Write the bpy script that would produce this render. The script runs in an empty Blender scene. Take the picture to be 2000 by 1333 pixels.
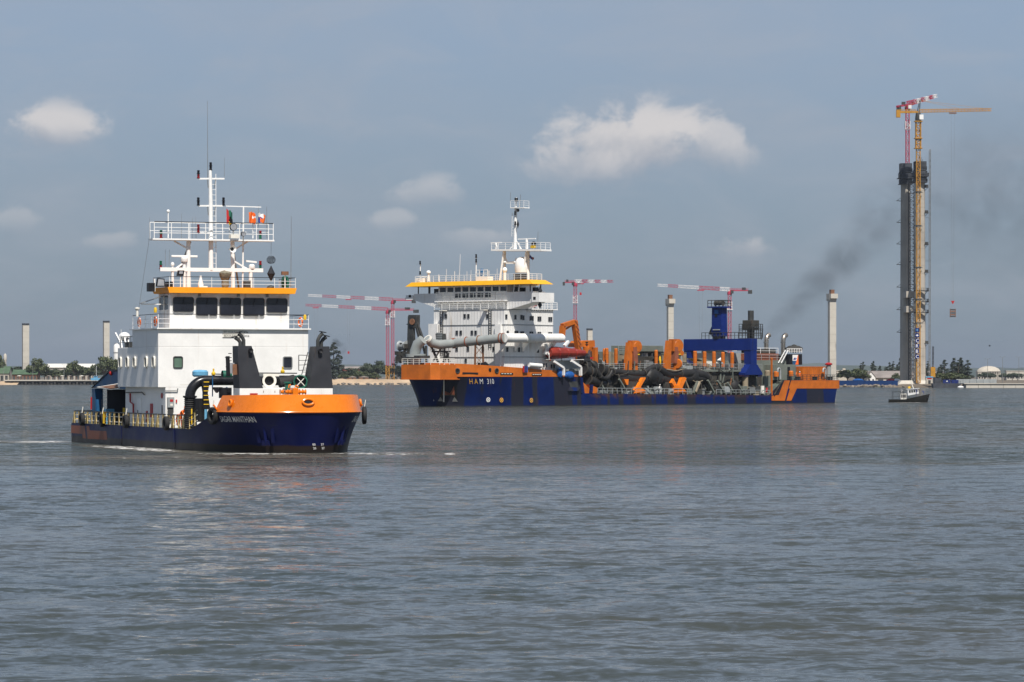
import bpy, bmesh, math, random
import numpy as np
from mathutils import Vector, Matrix
R = math.radians
random.seed(7)
SC = bpy.context.scene
COL = SC.collection

# ------------------------------------------------------------------ camera
cam = bpy.data.objects.new('camera', bpy.data.cameras.new('camera'))
COL.objects.link(cam)
cam.location = (0, 0, 5.7)
cam.rotation_euler = (R(90), 0, 0)
cam.data.lens = 120.0
cam.data.sensor_width = 36.0
cam.data.shift_y = 0.03425
cam.data.clip_start = 1.0
cam.data.clip_end = 80000
SC.camera = cam

# ------------------------------------------------------------------ light and sky
SUN_AZ, SUN_EL = R(15), R(54)          # azimuth measured from behind the camera towards the right
sv = Vector((math.sin(SUN_AZ) * math.cos(SUN_EL), -math.cos(SUN_AZ) * math.cos(SUN_EL), math.sin(SUN_EL)))
sun = bpy.data.objects.new('sun', bpy.data.lights.new('sun', 'SUN'))
COL.objects.link(sun)
sun.data.energy = 5.0
sun.data.angle = R(0.53)
sun.data.color = (1.0, 0.95, 0.88)
sun.rotation_euler = (-sv).to_track_quat('-Z', 'Y').to_euler()
SC.view_settings.view_transform = 'Standard'
SC.view_settings.look = 'None'
SC.view_settings.gamma = 1.0
SC.view_settings.exposure = 0.18

world = bpy.data.worlds.new('World')
SC.world = world
world.use_nodes = True
wn, wl = world.node_tree.nodes, world.node_tree.links
wn.clear()


class NT:
    """small helper for node trees"""
    def __init__(s, nodes, links): s.n, s.l = nodes, links
    def add(s, t, **k):
        o = s.n.new(t)
        for a, b in k.items(): setattr(o, a, b)
        return o
    def put(s, sock, v):
        if hasattr(v, 'is_output') or isinstance(v, bpy.types.NodeSocket): s.l.new(v, sock)
        else: sock.default_value = v
    def math(s, op, a, b=0.0, c=None, clamp=False):
        o = s.add('ShaderNodeMath', operation=op, use_clamp=clamp)
        s.put(o.inputs[0], a); s.put(o.inputs[1], b)
        if c is not None: s.put(o.inputs[2], c)
        return o.outputs[0]
    def mix(s, f, a, b, blend='MIX'):
        o = s.add('ShaderNodeMix', data_type='RGBA', blend_type=blend)
        s.put(o.inputs[0], f); s.put(o.inputs[6], a); s.put(o.inputs[7], b)
        return o.outputs[2]
    def noise(s, vec, scale, detail=4.0, rough=0.55, dist=0.0):
        o = s.add('ShaderNodeTexNoise')
        if vec is not None: s.l.new(vec, o.inputs['Vector'])
        o.inputs['Scale'].default_value = scale; o.inputs['Detail'].default_value = detail
        o.inputs['Roughness'].default_value = rough; o.inputs['Distortion'].default_value = dist
        return o.outputs['Fac']
    def ramp(s, v, a, b, c0=0.0, c1=1.0):
        o = s.add('ShaderNodeMapRange', interpolation_type='SMOOTHSTEP')
        s.put(o.inputs[0], v)
        for i, q in enumerate((a, b, c0, c1)): s.put(o.inputs[1 + i], q)
        return o.outputs[0]
    def mapping(s, vec, scale=(1, 1, 1), loc=(0, 0, 0), rot=(0, 0, 0)):
        o = s.add('ShaderNodeMapping')
        s.l.new(vec, o.inputs[0]); o.inputs[1].default_value = loc
        o.inputs[2].default_value = rot; o.inputs[3].default_value = scale
        return o.outputs[0]
    def xyz(s, vec):
        o = s.add('ShaderNodeSeparateXYZ'); s.l.new(vec, o.inputs[0]); return o.outputs


W_ = NT(wn, wl)
sky = W_.add('ShaderNodeTexSky', sky_type='NISHITA')
sky.sun_disc = False
sky.sun_elevation = SUN_EL
sky.sun_rotation = math.atan2(sv.x, sv.y)
sky.altitude = 0
sky.air_density = 1.0
sky.dust_density = 0.6
sky.ozone_density = 2.0
tc = W_.add('ShaderNodeTexCoord').outputs['Generated']
dirn = W_.xyz(tc)
# direction -> bearing (tangent) and elevation (tangent), defined all the way round the horizon
bearing = W_.math('ARCTAN2', dirn[0], dirn[1])
hyp = W_.math('SQRT', W_.math('ADD', W_.math('MULTIPLY', dirn[0], dirn[0]), W_.math('MULTIPLY', dirn[1], dirn[1])))
elev = W_.math('ARCTAN2', dirn[2], hyp)
comb = W_.add('ShaderNodeCombineXYZ')
W_.put(comb.inputs[0], bearing); W_.put(comb.inputs[1], elev); W_.put(comb.inputs[2], 0.0)
pos = comb.outputs[0]
# thin high veil of cloud over the whole sky
veil = W_.noise(W_.mapping(pos, (1.0, 3.2, 1), (0.4, 0.1, 0), (0, 0, R(-12))), 9.0, 6.0, 0.6, 0.4)
veil = W_.ramp(veil, 0.30, 0.80)
# small scattered fair-weather puffs, all round the horizon
puff = W_.noise(W_.mapping(pos, (1.0, 1.9, 1), (5.3, 1.1, 0)), 17.0, 8.0, 0.58, 0.2)
puff = W_.ramp(puff, 0.585, 0.74)
tone = W_.mix(W_.ramp(elev, -0.01, 0.12), (1.45, 2.06, 2.82, 1), (2.40, 3.12, 4.35, 1))      # hazy horizon, clearer blue above
tone = W_.mix(W_.ramp(elev, 0.10, 1.0), tone, (0.95, 1.6, 3.1, 1))
base = W_.mix(0.85, sky.outputs[0], tone)
wisp = W_.ramp(W_.noise(W_.mapping(pos, (1.0, 2.4, 1), (2.1, 4.4, 0), (0, 0, R(9))), 22.0, 7.0, 0.62, 0.9), 0.40, 0.78)
base = W_.mix(W_.math('MULTIPLY', veil, 0.42), base, (3.25, 3.6, 4.2, 1))
base = W_.mix(W_.math('MULTIPLY', wisp, 0.30), base, (3.7, 3.95, 4.5, 1))
base = W_.mix(W_.math('MULTIPLY', puff, 0.20), base, (4.0, 4.0, 4.3, 1))
lobes = W_.noise(W_.mapping(pos, (1, 1.25, 1), (2.17, 0.37, 0)), 46.0, 7.0, 0.6, 0.25)


def cumulus(col, cx, cz, rx, rz, amount, off, dens=0.5):
    """one heaped cloud: lobed outline, bright crown, greyer flat foot"""
    q = W_.mapping(pos, (1 / rx, 1 / rz, 1), (-cx / rx, -cz / rz, 0))
    nb = lobes
    nx = W_.xyz(q)
    below = W_.math('MULTIPLY', W_.math('LESS_THAN', nx[1], 0.0), 0.35)
    yy = W_.math('MULTIPLY', nx[1], W_.math('ADD', 1.0, below))
    r = W_.math('SQRT', W_.math('ADD', W_.math('MULTIPLY', nx[0], nx[0]), W_.math('MULTIPLY', yy, yy)))
    shape = W_.math('ADD', W_.math('SUBTRACT', 1.0, r), W_.math('MULTIPLY', W_.math('SUBTRACT', nb, dens), 3.1))
    edge = W_.ramp(nx[1], -0.7, 0.9, 1.05, 0.55)           # crisp on top, soft below
    m = W_.ramp(shape, 0.0, edge)
    m = W_.math('MULTIPLY', m, W_.ramp(r, 1.75, 0.75))
    low = W_.ramp(W_.math('ADD', nx[1], W_.math('MULTIPLY', W_.math('SUBTRACT', nb, 0.5), 2.0)), -0.75, 0.75)
    cc = W_.mix(low, (3.1, 3.4, 4.0, 1), (6.0, 5.8, 5.8, 1))
    fade = W_.ramp(nx[1], -0.95, 0.35, 0.30, 1.0)
    return W_.mix(W_.math('MULTIPLY', W_.math('MULTIPLY', m, amount), fade), col, cc)


CLOUDS = [(0.0310, 0.0650, 0.0240, 0.0140, 0.90, 1.3, 0.42), (0.0420, 0.0665, 0.0160, 0.0100, 0.75, 1.3, 0.42), (0.0575, 0.0650, 0.0135, 0.0110, 0.70, 4.1, 0.44), (-0.13379, 0.07005, 0.0140, 0.0076, 0.9, 2.2, 0.43),
          (-0.0240, 0.0525, 0.0150, 0.0055, 0.40, 7.7, 0.45), (-0.0342, 0.0450, 0.0065, 0.0036, 0.35, 3.9, 0.46), (0.0698, 0.0365, 0.0110, 0.0060, 0.5, 9.1, 0.45),
          (-0.0105, 0.0398, 0.0110, 0.0045, 0.28, 5.5, 0.46), (0.0195, 0.0605, 0.0150, 0.0085, 0.45, 6.6, 0.46), (-0.1155, 0.0383, 0.0090, 0.0040, 0.30, 8.2, 0.46), (-0.1440, 0.0443, 0.0100, 0.0045, 0.28, 3.1, 0.46)]
for args in CLOUDS:
    base = cumulus(base, *args)
bg = W_.add('ShaderNodeBackground')
wl.new(base, bg.inputs[0])
bg.inputs[1].default_value = 0.10
wl.new(bg.outputs[0], W_.add('ShaderNodeOutputWorld').inputs[0])

# ------------------------------------------------------------------ materials
MATS = {}


def mat(name, col, rough=0.5, metal=0.0, var=0.12, scale=0.6, stain=None, streak=None, bump=0.0, bscale=6.0,
        extra=None, coat=0.0, spec=0.35):
    """procedural paint / steel / concrete.  stain=(colour, amount, scale)  streak=(colour, amount, scale)"""
    m = bpy.data.materials.new(name); m.use_nodes = True
    t = NT(m.node_tree.nodes, m.node_tree.links)
    p = t.n['Principled BSDF']
    oc = t.add('ShaderNodeTexCoord').outputs['Object']
    c = (*col, 1.0)
    n1 = t.noise(oc, scale, 5.0, 0.6)
    dark = tuple(x * (1 - var) for x in col) + (1,)
    lite = tuple(min(1, x * (1 + var * 0.6)) for x in col) + (1,)
    cc = t.mix(t.ramp(n1, 0.3, 0.7), dark, lite)
    if stain:
        sn = t.noise(oc, stain[2], 7.0, 0.65, 0.3)
        lo = 0.78 - stain[1] * 0.45
        cc = t.mix(t.ramp(sn, lo, lo + 0.13), cc, (*stain[0], 1))
    if streak:
        q = t.mapping(oc, (1, 1, 0.07))
        sn = t.noise(q, streak[2], 5.0, 0.6)
        lo = 0.72 - streak[1] * 0.35
        cc = t.mix(t.math('MULTIPLY', t.ramp(sn, lo, lo + 0.2), 0.85), cc, (*streak[0], 1))
    if extra: cc = extra(t, oc, cc)
    t.put(p.inputs['Base Color'], cc)
    t.put(p.inputs['Roughness'], t.ramp(n1, 0.2, 0.8, max(0.02, rough - 0.08), min(1, rough + 0.1)))
    p.inputs['Metallic'].default_value = metal
    p.inputs['Specular IOR Level'].default_value = spec
    if coat: p.inputs['Coat Weight'].default_value = coat; p.inputs['Coat Roughness'].default_value = 0.18
    if bump:
        b = t.add('ShaderNodeBump'); b.inputs['Strength'].default_value = bump; b.inputs['Distance'].default_value = 0.05
        t.put(b.inputs['Height'], t.noise(oc, bscale, 6.0, 0.6)); t.l.new(b.outputs[0], p.inputs['Normal'])
    MATS[name] = m
    return m


def glass(name, col, rough=0.06):
    m = bpy.data.materials.new(name); m.use_nodes = True
    p = m.node_tree.nodes['Principled BSDF']
    t = NT(m.node_tree.nodes, m.node_tree.links)
    oc = t.add('ShaderNodeTexCoord').outputs['Object']
    n = t.noise(oc, 0.8, 3.0)
    t.put(p.inputs['Base Color'], t.mix(t.ramp(n, 0.3, 0.7), (*[c * 0.6 for c in col], 1), (*col, 1)))
    p.inputs['Roughness'].default_value = rough
    p.inputs['IOR'].default_value = 1.5
    MATS[name] = m
    return m


RUST = (0.13, 0.05, 0.025)
SOOT = (0.018, 0.016, 0.015)
mat('white', (0.80, 0.785, 0.75), 0.40, var=0.07, streak=((0.52, 0.43, 0.34), 0.42, 1.5), stain=((0.60, 0.54, 0.46), 0.22, 0.45))
mat('white_clean', (0.83, 0.82, 0.79), 0.35, var=0.05, scale=2.0)
mat('cream', (0.74, 0.71, 0.63), 0.5, var=0.08, scale=1.5, stain=((0.45, 0.32, 0.2), 0.2, 3))
mat('orange', (0.80, 0.195, 0.006), 0.26, var=0.10, scale=0.7, coat=0.25, streak=((0.52, 0.11, 0.012), 0.36, 1.3), stain=((0.45, 0.12, 0.03), 0.10, 1.6))
mat('orange_dull', (0.50, 0.125, 0.010), 0.45, var=0.18, scale=0.5, streak=((0.20, 0.07, 0.03), 0.34, 1.4), stain=((0.16, 0.06, 0.03), 0.12, 1.0))
mat('orange_roof', (0.82, 0.30, 0.006), 0.4, var=0.06)
mat('yellow_roof', (0.80, 0.40, 0.01), 0.42, var=0.06)
mat('black', (0.010, 0.010, 0.012), 0.45, var=0.25, scale=2.0, stain=((0.06, 0.05, 0.045), 0.15, 1.5))
mat('hose', (0.013, 0.013, 0.015), 0.28, var=0.3, scale=1.0, stain=((0.07, 0.06, 0.05), 0.2, 1.2))
mat('rubber', (0.022, 0.022, 0.022), 0.75, var=0.3, scale=3.0, stain=((0.09, 0.08, 0.07), 0.3, 2.0), bump=0.4)
mat('funnel', (0.034, 0.036, 0.042), 0.5, var=0.18, scale=0.8, streak=((0.085, 0.055, 0.04), 0.25, 2.5))
mat('steel', (0.23, 0.235, 0.23), 0.45, metal=0.3, var=0.2, streak=((0.16, 0.10, 0.06), 0.3, 2.0))
mat('dark_steel', (0.055, 0.057, 0.055), 0.5, metal=0.2, var=0.3, stain=((0.10, 0.06, 0.04), 0.4, 1.2), streak=((0.12, 0.07, 0.045), 0.3, 2.0))
mat('mud_steel', (0.048, 0.045, 0.038), 0.7, var=0.35, scale=0.8, stain=((0.14, 0.115, 0.08), 0.35, 0.9), streak=((0.09, 0.05, 0.03), 0.4, 1.5), bump=0.3)
mat('dredge_pipe', (0.020, 0.019, 0.018), 0.55, var=0.4, scale=0.5, stain=((0.10, 0.07, 0.05), 0.34, 0.6), streak=((0.02, 0.02, 0.02), 0.4, 0.8))
mat('grey_green', (0.15, 0.165, 0.14), 0.55, var=0.14, streak=((0.13, 0.09, 0.06), 0.36, 1.6), stain=((0.12, 0.085, 0.06), 0.25, 0.8))
mat('grey_paint', (0.30, 0.32, 0.32), 0.45, var=0.1, streak=((0.20, 0.13, 0.08), 0.34, 1.6))
mat('pipe_grey', (0.28, 0.30, 0.29), 0.40, var=0.1, scale=0.5, streak=((0.22, 0.17, 0.13), 0.25, 1.2))
mat('deck_green', (0.10, 0.12, 0.10), 0.7, var=0.3, stain=((0.14, 0.09, 0.06), 0.4, 0.6))
mat('blue_gantry', (0.004, 0.018, 0.135), 0.42, spec=0.25, var=0.12, scale=0.4, streak=((0.012, 0.016, 0.05), 0.25, 1.0))
mat('teal_blue', (0.012, 0.085, 0.20), 0.45, var=0.2, stain=((0.05, 0.06, 0.07), 0.3, 1.0))
mat('sky_blue', (0.13, 0.36, 0.55), 0.5, var=0.15, scale=2)
mat('bright_blue', (0.012, 0.09, 0.32), 0.5, var=0.15)
mat('yellow', (0.72, 0.45, 0.02), 0.5, var=0.15, scale=2)
mat('post_yellow', (0.70, 0.52, 0.22), 0.55, var=0.25, scale=3.0, stain=((0.40, 0.22, 0.08), 0.3, 4.0))
mat('crane_yellow', (0.46, 0.22, 0.02), 0.5, var=0.2, scale=0.5)
mat('red', (0.42, 0.02, 0.02), 0.45, var=0.15)
mat('lifeboat_red', (0.24, 0.026, 0.013), 0.35, var=0.2, scale=0.7, streak=((0.24, 0.03, 0.02), 0.3, 1.5))
mat('crane_red', (0.40, 0.035, 0.07), 0.5, var=0.15, scale=0.3)
mat('crane_white', (0.72, 0.70, 0.68), 0.5, var=0.08, scale=0.3)
mat('green_drum', (0.02, 0.13, 0.085), 0.45, var=0.25, stain=((0.10, 0.06, 0.04), 0.3, 1.5))
mat('stainless', (0.46, 0.40, 0.33), 0.28, metal=0.9, var=0.2, scale=1.0, streak=((0.20, 0.13, 0.08), 0.3, 2.0))
mat('concrete', (0.50, 0.465, 0.40), 0.85, var=0.12, scale=0.12, streak=((0.27, 0.25, 0.22), 0.33, 0.5), bump=0.2, bscale=1.0)
mat('concrete_grey', (0.43, 0.39, 0.33), 0.85, var=0.15, scale=0.1, streak=((0.19, 0.18, 0.17), 0.35, 0.35), bump=0.2, bscale=1.0)
mat('formwork', (0.05, 0.055, 0.065), 0.7, var=0.4, scale=0.5, stain=((0.20, 0.06, 0.05), 0.22, 0.4))
mat('wood_brown', (0.20, 0.095, 0.05), 0.7, var=0.25, scale=2)
mat('quay_wall', (0.055, 0.05, 0.045), 0.85, var=0.4, scale=0.3, bump=0.3)
mat('stone', (0.26, 0.22, 0.18), 0.9, var=0.35, scale=0.4, bump=0.5, bscale=2)
mat('sand', (0.46, 0.34, 0.22), 0.95, var=0.2, scale=0.05)
mat('roof_grey', (0.24, 0.21, 0.19), 0.8, var=0.2, scale=0.2)
mat('roof_green', (0.075, 0.125, 0.07), 0.7, var=0.2, scale=0.2)
mat('plaster', (0.50, 0.45, 0.37), 0.85, var=0.12, scale=0.2)
mat('earth', (0.15, 0.12, 0.085), 0.95, var=0.35, scale=0.02, stain=((0.07, 0.09, 0.04), 0.5, 0.03))
mat('bark', (0.10, 0.075, 0.055), 0.9, var=0.3, scale=1.0)
mat('orange_cloth', (0.80, 0.15, 0.02), 0.8, var=0.15, scale=3)
mat('white_cloth', (0.78, 0.76, 0.73), 0.8, var=0.08, scale=3)
mat('blue_cloth', (0.02, 0.05, 0.25), 0.8, var=0.15, scale=3)
mat('skin', (0.16, 0.08, 0.05), 0.6, var=0.1, scale=6)
mat('net_black', (0.02, 0.022, 0.028), 0.8, var=0.2)
mat('tan_steel', (0.27, 0.22, 0.15), 0.6, var=0.25, scale=1.0, streak=((0.14, 0.09, 0.05), 0.35, 1.5))
mat('canvas', (0.20, 0.18, 0.13), 0.85, var=0.35, scale=2.5, bump=0.4)
mat('gold_white', (0.80, 0.42, 0.06), 0.5, var=0.1, scale=3)
mat('boat_black', (0.025, 0.024, 0.02), 0.5, var=0.4, scale=1.5, stain=((0.08, 0.04, 0.03), 0.2, 1.5))
glass('glass_dark', (0.018, 0.02, 0.03))
glass('glass_green', (0.16, 0.26, 0.19), 0.15)
glass('lamp_red', (0.25, 0.01, 0.01), 0.2)
glass('lamp_green', (0.01, 0.12, 0.06), 0.2)
glass('lamp_black', (0.01, 0.01, 0.012), 0.25)
glass('lens', (0.35, 0.36, 0.38), 0.1)


def foliage(name, c0, c1):
    m = bpy.data.materials.new(name); m.use_nodes = True
    t = NT(m.node_tree.nodes, m.node_tree.links); p = t.n['Principled BSDF']
    g = t.add('ShaderNodeNewGeometry')
    oc = t.add('ShaderNodeTexCoord').outputs['Object']
    n = t.noise(oc, 0.35, 3.0)
    r = t.math('ADD', t.math('MULTIPLY', g.outputs['Random Per Island'], 0.6), t.math('MULTIPLY', n, 0.5))
    t.put(p.inputs['Base Color'], t.mix(t.ramp(r, 0.1, 0.95), (*c0, 1), (*c1, 1)))
    p.inputs['Roughness'].default_value = 0.6
    MATS[name] = m


foliage('leaf_broad', (0.026, 0.040, 0.014), (0.085, 0.10, 0.032))
foliage('leaf_dark', (0.018, 0.030, 0.014), (0.05, 0.066, 0.028))
foliage('leaf_pine', (0.020, 0.030, 0.020), (0.045, 0.058, 0.036))
foliage('leaf_dry', (0.07, 0.065, 0.03), (0.14, 0.12, 0.06))


# hull paints: paint patches and dirt are part of the paintwork (they are seen as such on the ships)
def hull_big(t, oc, cc):
    x = t.xyz(oc)
    lean = t.math('ADD', x[0], t.math('MULTIPLY', x[2], -0.12))
    cb = t.add('ShaderNodeCombineXYZ'); t.put(cb.inputs[0], lean)
    n = t.noise(cb.outputs[0], 0.16, 2.0, 0.5)
    fine = t.noise(t.mapping(oc, (1, 1, 0.1)), 1.1, 5.0, 0.65)
    m = t.ramp(t.math('ADD', n, t.math('MULTIPLY', t.math('SUBTRACT', fine, 0.5), 0.10)), 0.498, 0.520)
    cc = t.mix(t.math('MULTIPLY', m, 0.88), cc, (0.020, 0.020, 0.024, 1))
    rs = t.ramp(t.noise(t.mapping(oc, (1, 1, 0.12)), 0.8, 6.0, 0.7), 0.58, 0.72)
    cc = t.mix(t.math('MULTIPLY', rs, 0.7), cc, (0.075, 0.032, 0.025, 1))
    rim = t.math('MULTIPLY', t.ramp(t.math('ADD', x[2], t.math('MULTIPLY', fine, 1.6)), 1.9, 3.0), t.math('MULTIPLY', t.ramp(x[0], 3.0, 0.0), t.ramp(x[0], -60.0, -55.0)))
    cc = t.mix(t.math('MULTIPLY', rim, t.ramp(t.noise(oc, 0.5, 5.0, 0.7), 0.40, 0.60)), cc, (0.070, 0.032, 0.020, 1))
    wl_ = t.ramp(t.math('ADD', x[2], t.math('MULTIPLY', fine, 0.5)), 0.65, 0.25)
    return t.mix(t.math('MULTIPLY', wl_, 0.7), cc, (0.03, 0.03, 0.028, 1))


def hull_small(t, oc, cc):
    x = t.xyz(oc)
    fine = t.noise(t.mapping(oc, (1, 1, 0.25)), 1.3, 6.0, 0.65)
    z = t.math('ADD', x[2], t.math('MULTIPLY', t.math('SUBTRACT', fine, 0.5), 0.35))
    cc = t.mix(t.ramp(z, 0.62, 0.50), cc, (0.026, 0.018, 0.016, 1))
    cc = t.mix(t.math('MULTIPLY', t.ramp(z, 0.36, 0.12), 0.8), cc, (0.018, 0.016, 0.014, 1))
    scuff = t.ramp(t.noise(t.mapping(oc, (0.25, 0.25, 2.2), (0, 0, 0), (0, 0.12, 0)), 1.1, 7.0, 0.7), 0.60, 0.70)
    cc = t.mix(t.math('MULTIPLY', scuff, 0.5), cc, (0.022, 0.026, 0.055, 1))
    st = t.ramp(t.noise(t.mapping(oc, (1, 1, 0.06)), 0.9, 5.0, 0.6), 0.58, 0.68)
    aft = t.ramp(x[0], 41, 34)
    return t.mix(t.math('MULTIPLY', t.math('MULTIPLY', st, 0.75), aft), cc, (0.040, 0.022, 0.016, 1))


mat('hull_big', (0.0032, 0.013, 0.082), 0.42, spec=0.14, var=0.2, scale=0.3, extra=hull_big)
mat('hull_small', (0.0055, 0.009, 0.060), 0.38, spec=0.14, var=0.2, scale=0.35, extra=hull_small)
mat('stern_orange', (0.26, 0.085, 0.045), 0.55, var=0.2, streak=((0.10, 0.04, 0.035), 0.4, 1.6))


mp = MATS['white']
_t = NT(mp.node_tree.nodes, mp.node_tree.links)
_b = _t.add('ShaderNodeBump'); _b.inputs['Strength'].default_value = 0.35; _b.inputs['Distance'].default_value = 0.12
_t.put(_b.inputs['Height'], _t.noise(_t.mapping(_t.add('ShaderNodeTexCoord').outputs['Object'], (1, 1, 0.16)), 1.1, 3.0, 0.5)); _t.l.new(_b.outputs[0], _t.n['Principled BSDF'].inputs['Normal'])


# ribbed plating of the big accommodation block
def ribbed(t, oc, cc):
    return cc


mw = mat('ribbed_white', (0.79, 0.775, 0.74), 0.42, var=0.06, streak=((0.52, 0.42, 0.32), 0.42, 1.5))
_t = NT(mw.node_tree.nodes, mw.node_tree.links)
_x = _t.xyz(_t.add('ShaderNodeTexCoord').outputs['Object'])
_w = _t.math('SINE', _t.math('MULTIPLY', _t.math('ADD', _x[0], _x[1]), 2 * math.pi / 0.72))
_b = _t.add('ShaderNodeBump'); _b.inputs['Strength'].default_value = 0.7; _b.inputs['Distance'].default_value = 0.05
_t.put(_b.inputs['Height'], _t.ramp(_w, 0.55, 1.0)); _t.l.new(_b.outputs[0], _t.n['Principled BSDF'].inputs['Normal'])


# ------------------------------------------------------------------ mesh builder
def V(*a): return Vector(a if len(a) > 1 else a[0])


class MB:
    def __init__(s): s.v, s.f, s.k, s.i = [], [], [], 0
    def add(s, vs, fs):
        o = len(s.v)
        s.v += [tuple(p) for p in vs]
        s.f += [tuple(o + j for j in q) for q in fs]
        s.k += [s.i] * len(fs)
        return s
    def box(s, x0, x1, y0, y1, z0, z1):
        vs = [(x, y, z) for z in (z0, z1) for x, y in ((x0, y0), (x1, y0), (x1, y1), (x0, y1))]
        return s.add(vs, [(3, 2, 1, 0), (4, 5, 6, 7), (0, 1, 5, 4), (1, 2, 6, 5), (2, 3, 7, 6), (3, 0, 4, 7)])
    def bar(s, p, q, w, h=None):
        h = h or w; p, q = V(p), V(q); d = (q - p).normalized()
        a = V(0, 0, 1) if abs(d.z) < 0.9 else V(1, 0, 0)
        x = d.cross(a).normalized() * (w / 2); y = x.cross(d).normalized() * (h / 2)
        vs = [b + sx * x + sy * y for b in (p, q) for sx, sy in ((-1, -1), (1, -1), (1, 1), (-1, 1))]
        return s.add(vs, [(3, 2, 1, 0), (4, 5, 6, 7), (0, 1, 5, 4), (1, 2, 6, 5), (2, 3, 7, 6), (3, 0, 4, 7)])
    def tube(s, pts, r, n=8, caps=True):
        pts = [V(p) for p in pts]; rs = r if isinstance(r, (list, tuple)) else [r] * len(pts)
        o = len(s.v); prev = None
        for i, p in enumerate(pts):
            d = ((pts[min(i + 1, len(pts) - 1)] - p).normalized() + (p - pts[max(i - 1, 0)]).normalized())
            d = d.normalized() if d.length > 1e-6 else V(0, 0, 1)
            if prev is None:
                a = V(0, 0, 1) if abs(d.z) < 0.9 else V(1, 0, 0)
                x = d.cross(a).normalized()
            else: x = (prev - d * prev.dot(d)).normalized()
            prev = x; y = d.cross(x)
            s.v += [tuple(p + (x * math.cos(2 * math.pi * j / n) + y * math.sin(2 * math.pi * j / n)) * rs[i]) for j in range(n)]
        fs = []
        for i in range(len(pts) - 1):
            for j in range(n):
                fs.append((o + i * n + j, o + i * n + (j + 1) % n, o + (i + 1) * n + (j + 1) % n, o + (i + 1) * n + j))
        if caps:
            fs.append(tuple(o + j for j in reversed(range(n))))
            fs.append(tuple(o + (len(pts) - 1) * n + j for j in range(n)))
        s.f += fs; s.k += [s.i] * len(fs)
        return s
    def prism(s, poly, vec):
        n = len(poly); vec = V(vec); P = [V(p) for p in poly]
        nrm = V(0, 0, 0)
        for i in range(n): nrm += (P[i] - P[0]).cross(P[(i + 1) % n] - P[0])
        if nrm.dot(vec) > 0: P = P[::-1]
        vs = P + [p + vec for p in P]
        fs = [tuple(range(n)), tuple(reversed(range(n, 2 * n)))]
        fs += [(i, n + i, n + (i + 1) % n, (i + 1) % n) for i in range(n)]
        return s.add(vs, fs)
    def lathe(s, prof, c=(0, 0, 0), n=16, axis=(0, 0, 1)):
        ax = V(axis).normalized(); a = V(1, 0, 0) if abs(ax.x) < 0.9 else V(0, 1, 0)
        x = (a - ax * a.dot(ax)).normalized(); y = ax.cross(x); c = V(c); o = len(s.v)
        for r, z in prof:
            s.v += [tuple(c + ax * z + (x * math.cos(2 * math.pi * j / n) + y * math.sin(2 * math.pi * j / n)) * r) for j in range(n)]
        fs = [(o + i * n + j, o + i * n + (j + 1) % n, o + (i + 1) * n + (j + 1) % n, o + (i + 1) * n + j)
              for i in range(len(prof) - 1) for j in range(n)]
        s.f += fs; s.k += [s.i] * len(fs)
        return s
    def grid(s, rows):
        o = len(s.v); m = len(rows[0])
        for r in rows: s.v += [tuple(p) for p in r]
        fs = [(o + i * m + j, o + i * m + j + 1, o + (i + 1) * m + j + 1, o + (i + 1) * m + j)
              for i in range(len(rows) - 1) for j in range(m - 1)]
        s.f += fs; s.k += [s.i] * len(fs)
        return s
    def ball(s, c, r, n=12, sq=(1, 1, 1)):
        k = n // 2
        prof = [(max(1e-4, math.sin(math.pi * i / k)) * r, -math.cos(math.pi * i / k) * r) for i in range(k + 1)]
        o = len(s.v); s.lathe(prof, (0, 0, 0), n)
        for j in range(o, len(s.v)):
            p = s.v[j]; s.v[j] = (c[0] + p[0] * sq[0], c[1] + p[1] * sq[1], c[2] + p[2] * sq[2])
        return s
    def mesh(s, name, m, smooth=False, ang=35):
        me = bpy.data.meshes.new(name)
        me.from_pydata(s.v, [], s.f)
        ms = m if isinstance(m, (list, tuple)) else [m]
        for q in ms: me.materials.append(MATS[q])
        if len(ms) > 1: me.polygons.foreach_set('material_index', s.k)
        if smooth:
            bm = bmesh.new(); bm.from_mesh(me)
            bmesh.ops.recalc_face_normals(bm, faces=bm.faces)
            for fc in bm.faces: fc.smooth = True
            for e in bm.edges:
                if len(e.link_faces) == 2 and e.calc_face_angle(0) > R(ang): e.smooth = False
            bm.to_mesh(me); bm.free()
        me.update()
        return me
    def build(s, name, m, parent=None, smooth=False, kind=None, label=None, bevel=0.0, ang=35):
        o = bpy.data.objects.new(name, s.mesh(name, m, smooth, ang)); COL.objects.link(o)
        if parent is not None: o.parent = parent
        if kind: o['kind'] = kind
        if label: o['label'] = label
        if bevel:
            b = o.modifiers.new('bevel', 'BEVEL'); b.width = bevel; b.segments = 2; b.limit_method = 'ANGLE'
        return o


def thing(name, label, cat, loc=(0, 0, 0), rz=0.0, group=None):
    o = bpy.data.objects.new(name, None); COL.objects.link(o)
    o.location = loc; o.rotation_euler = (0, 0, rz); o.empty_display_size = 0.5
    return tag(o, label, cat, group)


def tag(o, label, cat, group=None):
    o['label'] = label; o['category'] = cat
    if group: o['group'] = group
    return o


def inst(name, me, parent=None, loc=(0, 0, 0), rz=0.0, sc=(1, 1, 1), rot=None, kind=None):
    o = bpy.data.objects.new(name, me); COL.objects.link(o)
    if parent is not None: o.parent = parent
    o.location = loc; o.rotation_euler = rot or (0, 0, rz); o.scale = sc
    if kind: o['kind'] = kind
    return o


def copy_tree(o, parent=None):
    c = o.copy(); COL.objects.link(c); c.parent = parent
    for ch in list(o.children): copy_tree(ch, c)
    return c


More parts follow.
